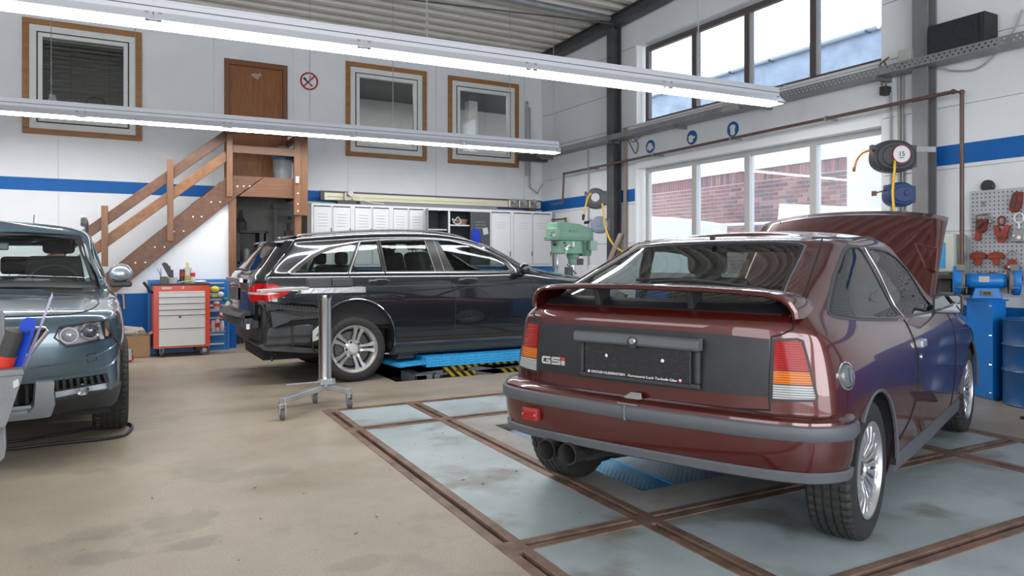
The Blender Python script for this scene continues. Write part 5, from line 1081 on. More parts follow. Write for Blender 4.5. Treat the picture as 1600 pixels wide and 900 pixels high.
# barrel and blue cupboards behind
q = at_z(1642, 640)
brl = thing('blue_barrel', 'blue steel barrel cut by the right edge of the picture', 'barrel', (q[0]+.12, q[1]+.12, 0))
BB_ = mat('barrel_blue', (.012, .09, .26), .35, var=.25, vscale=5)
br_ = .27; part('drum', MB().lathe([(.001, 0), (br_, 0), (br_+.008, .01), (br_, .02), (br_, .27), (br_+.012, .285), (br_, .30), (br_, .48), (br_+.012, .495), (br_, .51), (br_, .69), (br_+.008, .70), (br_-.005, .71), (br_-.01, .69), (.001, .69)], (q[0]+.12, q[1]+.12, 0), n=40), BB_, brl, smooth=40)
part('bung', MB().lathe([(.001, 0), (.03, 0), (.03, .01), (.001, .01)], (q[0]+.02, q[1]+.05, .692)), GALV, brl)
kc = thing('wall_cupboard', 'low dark blue cupboard against the right wall behind the grinder', 'cupboard', (7.0, 3.3, 0))
part('body', MB().box(7.01, W-.006, 2.2, 3.40, 0, .95), mat('cupboard_blue', (.012, .10, .30), .4), kc, bevel=.006)
for y in (2.2, 2.8): part('door', MB().box(6.995, 7.01, y+.01, y+.59, .05, .70), mat('cupboard_blue', (.012, .10, .30), .4), kc, bevel=.004)
part('grey_rail', MB().box(6.985, 7.01, 2.2, 3.4, .70, .73), STEEL, kc)
dm = at_z(1600, 655)
solo('black_mat', MB().box(dm[0]-.02, dm[0]+.4, dm[1]-.25, dm[1]+.02, 0, .02), mat('mat_black', (.02, .02, .02), .7), 'black rubber mat corner on the floor at the right edge', 'mat', bevel=.004)
deb = MB(); rq = random.Random(11)
for k in range(60):
    px, py = rq.choice([(rq.uniform(360, 460), rq.uniform(570, 590)), (rq.uniform(220, 1000), rq.uniform(600, 890)), (rq.uniform(600, 830), rq.uniform(670, 760))]); q = at_z(px, py, .005); a = rq.uniform(0, 3); s_ = rq.uniform(.003, .011)
    deb.add([(q[0]+s_*1.6*math.cos(a), q[1]+s_*1.6*math.sin(a), .0052), (q[0]-s_*.5*math.sin(a), q[1]+s_*.5*math.cos(a), .007), (q[0]-s_*1.6*math.cos(a), q[1]-s_*1.6*math.sin(a), .0052), (q[0]+s_*.5*math.sin(a), q[1]-s_*.5*math.cos(a), .0052)], [(0, 1, 2, 3)])
solo('floor_grit', deb, mat('grit_dark', (.06, .045, .03), .9), 'dark crumbs and flakes scattered over the workshop floor', 'grit', kind='stuff', fixn=False)
# ============================================================ grey bin with tools at the left edge
bd = 3.80
def bq(px, py, dep=bd): q = at_d(px, py, dep); return Vector(q)
GB2 = mat('bin_plastic', (.20, .205, .215), .5, var=.12, vscale=8, bump=.2)
tb = thing('tool_bin', 'grey plastic tool bin on a leg at the left edge of the picture', 'bin', tuple(bq(-30, 757)))
BD = Vector(FW-RT*.67); F = Vector(FW); Rr = Vector(RT); Z = Vector((0, 0, 1))
def slab(pts, d0, d1, mt_, g, nm, **k):
    """outline given where it stands, pulled away from the viewer's side of the bin"""
    n = len(pts); A = [bq(a, b, d0) for a, b in pts]; B = [q+BD*(d1-d0) for q in A]
    return part(nm, MB().add(A+B, [tuple(range(n)), tuple(reversed(range(n, 2*n)))]+[(i, i+n, (i+1) % n+n, (i+1) % n) for i in range(n)]), mt_, g, **k)
slab([(-120, 595), (31, 585), (36, 588), (14, 655), (8, 668), (-120, 690)], bd-.12, bd+.20, GB2, tb, 'bin_body', bevel=.01)
slab([(-120, 588), (36, 578), (38, 586), (-120, 600)], bd-.13, bd+.21, GB2, tb, 'rim', bevel=.006)
slab([(-60, 668), (8, 660), (10, 700), (7, 716), (0, 723), (-60, 735)], bd+.02, bd+.10, GB2, tb, 'leg', bevel=.012)
part('foot_castor', MB().ball(bq(-50, 745, bd+.06), .05, 8), RUB, tb, smooth=1)
slab([(-60, 484), (3, 484), (7, 492), (8, 528), (0, 545), (-60, 550)], bd+.10, bd+.18, GB2, tb, 'back_wall', bevel=.012)
slab([(20, 596), (29, 592), (30, 602), (21, 607)], bd-.125, bd-.119, mat('label_grey', (.5, .5, .5), .5), tb, 'label')
SD = bd-.02
dm_ = thing('blue_scraper', 'blue plastic trim scraper standing in the grey bin', 'scraper', tuple(bq(20, 600, SD)))
slab([(34, 500), (42, 496), (57, 497), (55, 514), (26, 597), (4, 597), (5, 590)], SD+.03, SD+.04, mat('scraper_blue', (.008, .05, .48), .35), dm_, 'blade', bevel=.003)
slab([(42, 518), (46, 516), (46, 522), (42, 524)], SD+.026, SD+.029, SBK, dm_, 'hole')
kn = thing('long_knife', 'long thin steel blade rising from the grey bin in front of the headlamp', 'blade', tuple(bq(30, 595, SD)))
slab([(76, 470), (82, 456), (83, 462), (76, 482), (35, 590), (26, 592), (58, 518)], SD+.055, SD+.058, mat('blade_steel', (.45, .42, .60), .3, metal=.5), kn, 'blade')
hd_ = thing('rubber_mallet', 'black cylinder tool with red collar standing in the grey bin', 'tool', tuple(bq(5, 600, SD)))
part('grip', MB().tube([bq(24, 517, SD), bq(22, 525, SD), bq(8, 562, SD)], [.036, .042, .042], 24), mat('grip_black', (.04, .038, .036), .65, bump=.5, bscale=60), hd_, smooth=40)
part('collar', MB().tube([bq(10, 555, SD), bq(5, 572, SD)], [.049, .046], 24), mat('collar_red', (.62, .035, .02), .4), hd_, smooth=40, bevel=.004)
part('shaft', MB().tube([bq(5, 570, SD), bq(-8, 605, SD)], [.024, .024], 16), mat('collar_red', (.62, .035, .02), .4), hd_, smooth=40)
# hose on the floor round the grey car's wheel
hp = [at_z(-60, 706, .012), at_z(12, 702, .012), at_z(80, 694, .012), at_z(150, 687, .012), at_z(190, 681, .012), at_z(203, 673, .012), at_z(206, 665, .012), at_z(196, 660, .012)]
solo('black_floor_hose', MB().tube(curve_pts([tuple(p) for p in hp]), .010, 8), mat('hose_black', (.012, .012, .014), .45), 'black hose looped on the floor round the front wheel of the grey car', 'hose', smooth=1)
hp = [at_z(-60, 694, .012), at_z(12, 691, .012), at_z(70, 682, .012), at_z(120, 674, .012), at_z(143, 670, .012)]
solo('black_floor_cable', MB().tube(curve_pts([tuple(p) for p in hp]), .010, 8), mat('hose_black', (.012, .012, .014), .45), 'black cable on the floor under the bumper of the grey car', 'cable', smooth=1)
# ============================================================ cars: smooth bodies cut into their panels
class Net:
    """smooth surface through a grid of points; rows run sill -> roof centre line, columns tail -> nose (right half)"""
    def __init__(s, rows, k=1.0):
        P=np.array(rows,float); s.P=P; s.nr,s.nc=P.shape[:2]
        Q=P.copy()
        for it in range(2):
            Q=Q+k*(P-s._smooth(Q))
        s.E=s._ext(Q)
    def _ext(s,Q):
        m=np.array([1,-1,1.])
        a=Q[:,1:2]*m; b=Q[:,-2:-1]*m
        Q=np.concatenate([a,Q,b],1)
        t=2*Q[:1]-Q[1:2]; e=Q[-2:-1]*m
        return np.concatenate([t,Q,e],0)
    def _smooth(s,Q):
        E=s._ext(Q)
        A=(E[:-2]+4*E[1:-1]+E[2:])/6
        return (A[:,:-2]+4*A[:,1:-1]+A[:,2:])/6
    @staticmethod
    def _b(t):
        return np.stack([(1-t)**3,3*t**3-6*t**2+4,-3*t**3+3*t**2+3*t+1,t**3],-1)/6
    def ev(s,u,v):
        u=np.clip(np.asarray(u,float),0,s.nr-1);v=np.clip(np.asarray(v,float),0,s.nc-1)
        i=np.minimum(u.astype(int),s.nr-2);j=np.minimum(v.astype(int),s.nc-2)
        bu=s._b(u-i);bv=s._b(v-j)
        r=0
        for a in range(4):
            for b in range(4):
                r=r+(bu[...,a]*bv[...,b])[...,None]*s.E[i+a,j+b]
        return r
    def nrm(s,u,v,h=.02):
        u=np.asarray(u,float);v=np.asarray(v,float)
        du=s.ev(np.minimum(u+h,s.nr-1),v)-s.ev(np.maximum(u-h,0),v)
        dv=s.ev(u,np.minimum(v+h,s.nc-1))-s.ev(u,np.maximum(v-h,0))
        n=np.cross(du,dv); l=np.linalg.norm(n,axis=-1,keepdims=True)
        return -n/np.maximum(l,1e-9)
    def inv(s,pts,ax,vr,ur=None):
        """uv of the surface points whose two coordinates ax equal pts, searched for in columns vr"""
        pts=np.array(pts,float)
        if not hasattr(s,'_c'): s._c={}
        key=(vr,ur)
        if key not in s._c:
            u0,u1=ur or (0,s.nr-1)
            U,V=np.meshgrid(np.linspace(u0,u1,140),np.linspace(vr[0],vr[1],160),indexing='ij')
            s._c[key]=(U.ravel(),V.ravel(),s.ev(U,V).reshape(-1,3))
        U,V,G=s._c[key]
        G=G[:,list(ax)]
        out=[]
        for p in pts:
            k=np.argmin(((G-p)**2).sum(1)); u,v=U[k],V[k]
            for _ in range(6):
                f=s.ev(u,v)[list(ax)]-p; e=1e-3
                J=np.stack([(s.ev(u+e,v)-s.ev(u-e,v))[list(ax)]/(2*e),(s.ev(u,v+e)-s.ev(u,v-e))[list(ax)]/(2*e)],1)
                try: d=np.linalg.solve(J+1e-9*np.eye(2),f)
                except Exception: break
                m=np.abs(d).max()
                if m>.4: d=d*.4/m
                u=np.clip(u-d[0],0,s.nr-1);v=np.clip(v-d[1],vr[0],vr[1])
            out.append((u,v))
        return np.array(out)
SIDE, REAR, TOP = (0, 2), (1, 2), (0, 1)
def smooth_poly(pts, n=4):
    P = [np.array(p, float) for p in pts]; m = len(P); out = []
    for i in range(m):
        a, b, c, d = P[i-1], P[i], P[(i+1) % m], P[(i+2) % m]
        for k in range(n):
            t = k/n; out.append(.5*((2*b)+(c-a)*t+(2*a-5*b+4*c-d)*t*t+(3*b-a-3*c+d)*t**3))
    return out
def densify(pts, step=.05, closed=True):
    out = []; n = len(pts)
    for i in range(n if closed else n-1):
        a = np.array(pts[i], float); b = np.array(pts[(i+1) % n], float); k = max(1, int(np.ceil(np.linalg.norm(b-a)/step)))
        for j in range(k): out.append(a+(b-a)*j/k)
    if not closed: out.append(np.array(pts[-1], float))
    return out
def circ(cx_, cy_, r, n=24, a0=0, a1=2*math.pi): return [(cx_+r*math.cos(a0+(a1-a0)*k/n), cy_+r*math.sin(a0+(a1-a0)*k/n)) for k in range(n)]
def grow(pts, d):
    """move every edge of a polygon outwards by d"""
    P = [np.array(p, float) for p in pts]; n = len(P)
    ar = sum(P[i][0]*P[(i+1) % n][1]-P[(i+1) % n][0]*P[i][1] for i in range(n)); s = 1 if ar > 0 else -1; out = []
    for i in range(n):
        e1 = P[i]-P[i-1]; e2 = P[(i+1) % n]-P[i]; e1 = e1/(np.linalg.norm(e1)+1e-9); e2 = e2/(np.linalg.norm(e2)+1e-9)
        nn = np.array([e1[1]+e2[1], -(e1[0]+e2[0])]); l = np.linalg.norm(nn)
        out.append(P[i]+s*nn/(l+1e-9)*d/max(.5, l/2))
    return out
def inside(px, py, poly):
    x = poly[:, 0]; y = poly[:, 1]; x2 = np.roll(x, -1); y2 = np.roll(y, -1); r = np.zeros(len(px), bool)
    for a, b, c, d in zip(x, y, x2, y2):
        if b == d: continue
        m = ((b > py) != (d > py)) & (px < (c-a)*(py-b)/(d-b)+a); r ^= m
    return r
def cut_panels(net, regs, parent, res=5, flip=False):
    """regs: dicts(name, mat, poly(uv) or None for what is left, off, depth, both, label). The first that holds a facet takes it."""
    nu = (net.nr-1)*res+1; nv = (net.nc-1)*res+1
    us = np.linspace(0, net.nr-1, nu); vs_ = np.linspace(0, net.nc-1, nv)
    pts = [(u, v) for u in us for v in vs_]; edges = []
    def gi(i, j): return i*nv+j
    for i in range(nu-1): edges += [(gi(i, 0), gi(i+1, 0)), (gi(i, nv-1), gi(i+1, nv-1))]
    for j in range(nv-1): edges += [(gi(0, j), gi(0, j+1)), (gi(nu-1, j), gi(nu-1, j+1))]
    for r in regs:
        if r.get('poly') is None: continue
        q = [(float(np.clip(a, 0, net.nr-1)), float(np.clip(b, 0, net.nc-1))) for a, b in r['poly']]; o = len(pts); pts += q; n = len(q)
        r['_p'] = np.array(q); edges += [(o+k, o+(k+1) % n) for k in range(n)]
    V, E, Fc, *_ = delaunay_2d_cdt([Vector(p) for p in pts], edges, [], 0, 1e-5)
    V = np.array([(v.x, v.y) for v in V]); Fc = np.array([tuple(f) for f in Fc if len(f) == 3])
    cen = V[Fc].mean(1); owner = np.full(len(Fc), -1)
    for k, r in enumerate(regs):
        m = owner < 0
        if r.get('poly') is not None: m &= inside(cen[:, 0], cen[:, 1], r['_p'])
        owner[m] = k
    P = net.ev(V[:, 0], V[:, 1]); Nn = net.nrm(V[:, 0], V[:, 1])
    # consistent outward direction
    out = {}
    for k, r in enumerate(regs):
        F_ = Fc[owner == k]
        if r.get('mat') is None or not len(F_): continue
        ids = np.unique(F_); mp = {int(a): i for i, a in enumerate(ids)}
        p = P[ids]+Nn[ids]*r.get('off', 0); nn = Nn[ids]
        tris = [(mp[int(a)], mp[int(b)], mp[int(c)]) for a, b, c in F_]
        t0 = []
        for a, b, c in tris:
            g = np.cross(p[b]-p[a], p[c]-p[a]); t0.append((a, b, c) if g@(nn[a]+nn[b]+nn[c]) > 0 else (a, c, b))
        tris = t0
        from collections import Counter
        ec = Counter()
        for t in tris:
            for a, b in ((t[0], t[1]), (t[1], t[2]), (t[2], t[0])): ec[(min(a, b), max(a, b))] += 1
        vs3 = [tuple(q) for q in p]; ns = [tuple(q) for q in nn]; fs = list(tris); dep = r.get('depth', .012)
        if dep:
            for t in tris:
                for a, b in ((t[0], t[1]), (t[1], t[2]), (t[2], t[0])):
                    if ec[(min(a, b), max(a, b))] != 1: continue
                    if abs(p[a][1]) < .004+abs(r.get('off', 0)) and abs(p[b][1]) < .004+abs(r.get('off', 0)): continue
                    e = p[b]-p[a]; sn = np.cross(e, nn[a]); sn = sn/(np.linalg.norm(sn)+1e-9)
                    o = len(vs3); vs3 += [tuple(p[a]), tuple(p[b]), tuple(p[b]-nn[b]*dep), tuple(p[a]-nn[a]*dep)]; ns += [tuple(sn)]*4; fs.append((o, o+3, o+2, o+1))
        # right half as built, left half mirrored
        def emit(side):
            vv = [(a, b*side, c) for a, b, c in vs3]; n2 = [(a, b*side, c) for a, b, c in ns]; f2 = fs if side > 0 else [tuple(reversed(f)) for f in fs]
            return vv, n2, f2
        sets = []
        if r.get('both', 'merge') == 'merge':
            a = emit(1); b = emit(-1); o = len(a[0]); sets = [(a[0]+b[0], a[1]+b[1], a[2]+[tuple(i+o for i in f) for f in b[2]])]
        elif r['both'] == 'pair': sets = [emit(1), emit(-1)]
        else: sets = [emit(1)] if r['both'] == 'right' else [emit(-1)]
        for vv, n2, f2 in sets:
            me = bpy.data.meshes.new(r['name']); me.from_pydata(vv, [], f2); me.update(); me.materials.append(r['mat'])
            me.polygons.foreach_set('use_smooth', [True]*len(me.polygons))
            me.normals_split_custom_set_from_vertices(n2)
            par = r.get('parent'); par = out[par][0] if isinstance(par, str) else parent
            o = bpy.data.objects.new(r['name'], me); COL.objects.link(o); o.parent = par; XF[o.name] = None
            if r.get('label'): o['label'] = r['label']
            out.setdefault(r.get('key', r['name']), []).append(o)
    return out
def uvp(net, pts, ax, vr, ur=None, sm=0, step=.05): 
    if sm: pts = smooth_poly(pts, sm)
    return net.inv(densify(pts, step), ax, vr, ur)
def on_line(net, pts, ax, vr, ur=None, off=.001, step=.04, sm=0):
    """3D points on the surface along an open line"""
    q = [tuple(p) for p in pts]
    if sm: q = [(p.x, p.y) for p in curve_pts([(a, b, 0) for a, b in q], sm)]
    uv = net.inv(densify(q, step, False), ax, vr, ur); P = net.ev(uv[:, 0], uv[:, 1])+net.nrm(uv[:, 0], uv[:, 1])*off
    return [tuple(p) for p in P]
def mir(P): return [(a, -b, c) for a, b, c in P]
def seam(P, par, r=.0035, name='seam', mt_=None, both=True, n=6):
    mt_ = mt_ or mat('seam_black', (.006, .006, .007), .6)
    o = [part(name, MB().tube(P, r, n), mt_, par, local=True, smooth=1)]
    if both: o.append(part(name, MB().tube(mir(P), r, n), mt_, par, local=True, smooth=1))
    return o
def sweep(rows, closed=True):
    """skin of equal sections"""
    m = len(rows[0]); m_ = MB(); vs = [q for r in rows for q in r]; fs = []
    for i in range(len(rows)-1):
        for k in range(m if closed else m-1): k2 = (k+1) % m; fs.append((i*m+k, i*m+k2, (i+1)*m+k2, (i+1)*m+k))
    if closed: fs += [tuple(range(m)), tuple(reversed(range((len(rows)-1)*m, len(rows)*m)))]
    return m_.add(vs, fs)
TYRE = mat('tyre_rubber', (.022, .021, .020), .68, var=.3, vscale=20, bump=.15, bscale=120); ALLOY = mat('alloy_silver', (.60, .60, .61), .28, metal=.85); DISC = mat('brake_disc', (.16, .155, .15), .4, metal=.8); WELL = mat('wheel_well', (.012, .012, .012), .85)
CHROME = mat('chrome', (.75, .76, .78), .08, metal=1)
def wheel(par, x, y, z, r, w, rr_, style, out=1, steer=0):
    """out=1: the outer face looks to +y"""
    wh = bpy.data.objects.new('wheel', None); COL.objects.link(wh); wh.parent = par; wh.location = (x, y, z); wh.rotation_euler = (0, 0, steer); XF[wh.name] = None; wh.empty_display_size = .1
    s = out; h = w/2
    # tyre with grooves round the tread and lateral cuts on the shoulders
    pr = [(rr_-.005, -h*.86), (rr_+.012, -h*.95), ((r+rr_)/2, -h*1.02), (r-.035, -h*1.0), (r-.014, -h*.93), (r-.003, -h*.80)]
    g = .007
    for c in (-.52, -.18, .18, .52): pr += [(r-.001, h*(c-.045)), (r-g-.001, h*(c-.035)), (r-g-.001, h*(c+.035)), (r-.001, h*(c+.045))]
    pr += [(r-.003, h*.80), (r-.014, h*.93), (r-.035, h*1.0), ((r+rr_)/2, h*1.02), (rr_+.012, h*.95), (rr_-.005, h*.86)]
    N = 144; m = MB(); vs = []; M = len(pr)
    for k in range(N):
        t = 2*math.pi*k/N
        for i, (a, b) in enumerate(pr):
            cut = 0
            if k % 3 == 0 and a > r-.02 and abs(b) > h*.55: cut = .006
            if k % 3 == 0 and a > r-.003 and abs(b) < h*.5: cut = .003
            vs.append(((a-cut)*math.cos(t), b*s, (a-cut)*math.sin(t)))
    fs = [(k*M+i, ((k+1) % N)*M+i, ((k+1) % N)*M+i+1, k*M+i+1) for k in range(N) for i in range(M-1)]
    m.add(vs, fs); part('tyre', m, TYRE, wh, local=True, smooth=22)
    rim = part('rim', MB().lathe([(rr_-.004, s*h*.86), (rr_+.010, s*h*.92), (rr_+.012, s*h*.99), (rr_+.002, s*h*.99), (rr_-.006, s*h*.85), (rr_-.022, s*h*.72), (rr_-.030, s*h*.3), (rr_-.03, -s*h*.8), (rr_, -s*h*.86)], (0, 0, 0), 'Y', 48), ALLOY, wh, local=True, smooth=45)
    part('brake_disc', MB().lathe([(.001, s*h*.05), (rr_*.78, s*h*.05), (rr_*.78, -s*h*.15), (.001, -s*h*.15)], (0, 0, 0), 'Y', 32), DISC, wh, local=True, smooth=40)
    part('backing_plate', MB().lathe([(.001, -s*h*.4), (rr_*.97, -s*h*.4), (rr_*.97, -s*h*.45), (.001, -s*h*.45)], (0, 0, 0), 'Y', 32), WELL, wh, local=True)
    yo = lambda f: s*h*f
    def spoke(ts, rads, ws, ys, th, name='spoke'):
        rows = []
        for (t, ra, wd_, yy_) in zip(ts, rads, ws, ys):
            c = (ra*math.cos(t), ra*math.sin(t)); a = (-math.sin(t)*wd_/2, math.cos(t)*wd_/2)
            rows.append([(c[0]-a[0], yo(yy_)-s*th, c[1]-a[1]), (c[0]+a[0], yo(yy_)-s*th, c[1]+a[1]), (c[0]+a[0]*.8, yo(yy_), c[1]+a[1]*.8), (c[0]-a[0]*.8, yo(yy_), c[1]-a[1]*.8)])
        part(name, sweep(rows), ALLOY, wh, local=True, bevel=.003)
    if style == 'lace':
        n = 18
        for k in range(n):
            t = 2*math.pi*k/n; dt = math.pi/n
            spoke([t, t, t+.0], [rr_*.28, rr_*.62, rr_*.97], [.018, .027, .046], [.66, .88, .84], .022)
            spoke([t, t+dt*.55, t+dt], [rr_*.40, rr_*.62, rr_*.90], [.010, .012, .014], [.72, .88, .80], .014, 'lattice_bar')
            spoke([t, t-dt*.55, t-dt], [rr_*.40, rr_*.62, rr_*.90], [.010, .012, .014], [.72, .88, .80], .014, 'lattice_bar')
        part('hub_cap', MB().lathe([(rr_*.34, yo(.45)), (rr_*.34, yo(.62)), (rr_*.24, yo(.68)), (rr_*.22, yo(.60)), (.001, yo(.60))], (0, 0, 0), 'Y', 32), ALLOY, wh, local=True, smooth=40)
        part('centre_badge', MB().lathe([(.001, yo(.645)), (rr_*.14, yo(.635)), (rr_*.17, yo(.60))], (0, 0, 0), 'Y', 24), mat('badge_dark', (.03, .03, .035), .3), wh, local=True)
        for k in range(4):
            t = 2*math.pi*k/4+.4; part('wheel_nut', MB().cyl((rr_*.27*math.cos(t), yo(.6), rr_*.27*math.sin(t)), (rr_*.27*math.cos(t), yo(.67), rr_*.27*math.sin(t)), .010, 8), CHROME, wh, local=True)
    else:
        for k in range(5):
            t = 2*math.pi*k/5+.05
            for e in (-1, 1):
                spoke([t+e*.42, t+e*.21, t+e*.155, t+e*.175], [rr_*.22, rr_*.45, rr_*.70, rr_*.96], [.034, .030, .034, .056], [.50, .62, .70, .80], .03)
        part('hub', MB().lathe([(rr_*.40, yo(.30)), (rr_*.40, yo(.50)), (rr_*.30, yo(.56)), (.001, yo(.56))], (0, 0, 0), 'Y', 32), ALLOY, wh, local=True, smooth=40)
        part('centre_cap', MB().lathe([(rr_*.20, yo(.55)), (rr_*.19, yo(.63)), (.001, yo(.65))], (0, 0, 0), 'Y', 28), mat('cap_silver', (.68, .68, .68), .35, metal=.5), wh, local=True, smooth=40)
        for k in range(5):
            t = 2*math.pi*k/5+.05+.628; part('wheel_bolt', MB().cyl((rr_*.32*math.cos(t), yo(.50), rr_*.32*math.sin(t)), (rr_*.32*math.cos(t), yo(.575), rr_*.32*math.sin(t)), .014, 10), mat('bolt_dark', (.04, .04, .04), .4), wh, local=True)
    return wh
def paint(name, c1, c2=None, rough=.32, metal=.55):
    m = mat(name, c1, rough, metal=metal, coat=1.0); m.node_tree.nodes['Principled BSDF'].inputs['Coat IOR'].default_value = 1.6; m.node_tree.nodes['Principled BSDF'].inputs['Coat Roughness'].default_value = .015
    nt = m.node_tree; N = nt.nodes; K = nt.links; p = N['Principled BSDF']
    tc = N.new('ShaderNodeTexCoord'); n = N.new('ShaderNodeTexVoronoi'); n.inputs['Scale'].default_value = 900; K.new(tc.outputs['Object'], n.inputs['Vector'])
    r = N.new('ShaderNodeValToRGB'); r.color_ramp.elements[0].color = (*c1, 1); r.color_ramp.elements[1].color = (*(c2 or c1), 1); K.new(n.outputs['Color'], r.inputs[0]); K.new(r.outputs[0], p.inputs['Base Color'])
    return m
CABIN = mat('cabin_dark', (.02, .02, .022), .8); SEAT = mat('seat_cloth', (.035, .035, .037), .85, bump=.3, bscale=90)
def seatset(par, x, z, front=True, w=.50, ys=(-.38, .38), tilt=.22, h=.58, m_=SEAT):
    for y in ys:
        o = bpy.data.objects.new('seat', None); COL.objects.link(o); o.parent = par; o.location = (x, y, z); XF[o.name] = None
        part('cushion', MB().box(-.02, .48, -w/2, w/2, -.12, .08), m_, o, local=True, bevel=.05, seg=3, smooth=1)
        part('backrest', MB().beam((.0, 0, .0), (-h*math.sin(tilt), 0, h*math.cos(tilt)), w, .12, (1, 0, 0)), m_, o, local=True, bevel=.045, seg=3, smooth=1)
        hx = -(h+.11)*math.sin(tilt); hz = (h+.11)*math.cos(tilt)
        part('headrest', MB().beam((hx+.02, 0, hz-.08), (hx, 0, hz+.09), .25, .09, (1, 0, 0)), m_, o, local=True, bevel=.035, seg=3, smooth=1)
        for e in (-.05, .05): part('headrest_post', MB().cyl((-h*math.sin(tilt)+.01, e, h*math.cos(tilt)-.02), (hx+.01, e, hz-.06), .006, 6), CHROME, o, local=True)
# ---- body shapes
def coupe_rows():
    hw =[.795,.822,.838,.845,.840,.818,.790,.752,.722,.692,.656,.620,.572,.34,0]   # side half width per row
    zs =[.20,.33,.48,.62,.74,.82,.875,.925,.972,1.06,1.16,1.235,1.292,1.330,1.345]
    zr =[.34,.43,.52,.62,.75,.875,.935,.985,1.035,1.11,1.19,1.255,1.292,1.310,1.318]
    xr =[-.52,-.54,-.55,-.55,-.545,-.535,-.525,-.465,-.375,-.19,0.02,.175,.265,.40,.46]
    y3=[.66,.69,.70,.705,.69,.665,.65,.625,.585,.56,.525,.49,.45,.27,0]
    y4=[.76,.785,.80,.795,.778,.752,.728,.69,.655,.63,.60,.565,.515,.31,0]
    x4=[-.36,-.38,-.39,-.39,-.39,-.40,-.40,-.34,-.25,-.06,.13,.28,.37,.50,.55]
    xc5=[-.15]*6+[-.14,-.10,-.02,.12,.28,.41,.49,.56,.60]
    xc6=[.25]*7+[.27,.32,.40,.50,.60,.66,.68,.70]
    xc7=[.82]*7+[.84,.86,.88,.91,.93,.95,.95,.95]
    xc8=[1.40]*8+[1.40,1.34,1.27,1.21,1.17,1.15,1.14]
    xc9=[1.88]*7+[1.86,1.76,1.60,1.43,1.31,1.24,1.20,1.18]
    zroof8=1.335
    rows=[]
    for i in range(15):
        r=[]
        r.append((xr[i],0,zr[i])); r.append((xr[i]+.012,-y3[i]*.55,zr[i])); r.append((xr[i]+.035,-y3[i]*.84,zr[i]))
        r.append((xr[i]+.075,-y3[i],zr[i]+(zs[i]-zr[i])*.1))
        r.append((x4[i],-y4[i],zr[i]*.5+zs[i]*.5))
        k=(1 if i<8 else 1)
        r.append((xc5[i],-(hw[i]-.008),zs[i]))
        r.append((xc6[i],-hw[i],zs[i])); r.append((xc7[i],-(hw[i]+.004 if i<13 else hw[i]),zs[i]+(.004 if i>9 else 0)+(.012 if i>11 else 0)))
        r.append((xc8[i],-(hw[i] if i<13 else hw[i]),zs[i]+(.006 if i>11 else 0)))
        r.append((xc9[i],-(hw[i]-.01 if i<13 else hw[i]),zs[i]-(.02 if i>11 else .0)))
        if i<8:
            zf=zs[i]-(.05 if i==7 else .04 if i==6 else .03 if i==5 else .015 if i==4 else 0)
            zg=zs[i]-(.13,.12,.10,.07,.04,.01,0,0)[7-i]
            r+= [(2.35,-(hw[i]-.015),zf),(2.85,-(hw[i]-.04),zg),(3.15,-.66,zg-.01),(3.25,-.36,zg-.01),(3.28,0,zg-.01)]
        else:
            j=i-8
            xa=[1.97,1.79,1.59,1.43,1.33,1.27,1.24][j]; ya=[.62,.59,.55,.51,.47,.28,0][j]; z=zs[i]-(0,0,0,0,.005,.02,.03)[j]
            r+= [(xa,-ya,z),(xa+.06,-ya*.75,z),(xa+.085,-ya*.5,z),(xa+.10,-ya*.25,z),(xa+.105,0,z)]
        rows.append(r)
    return rows
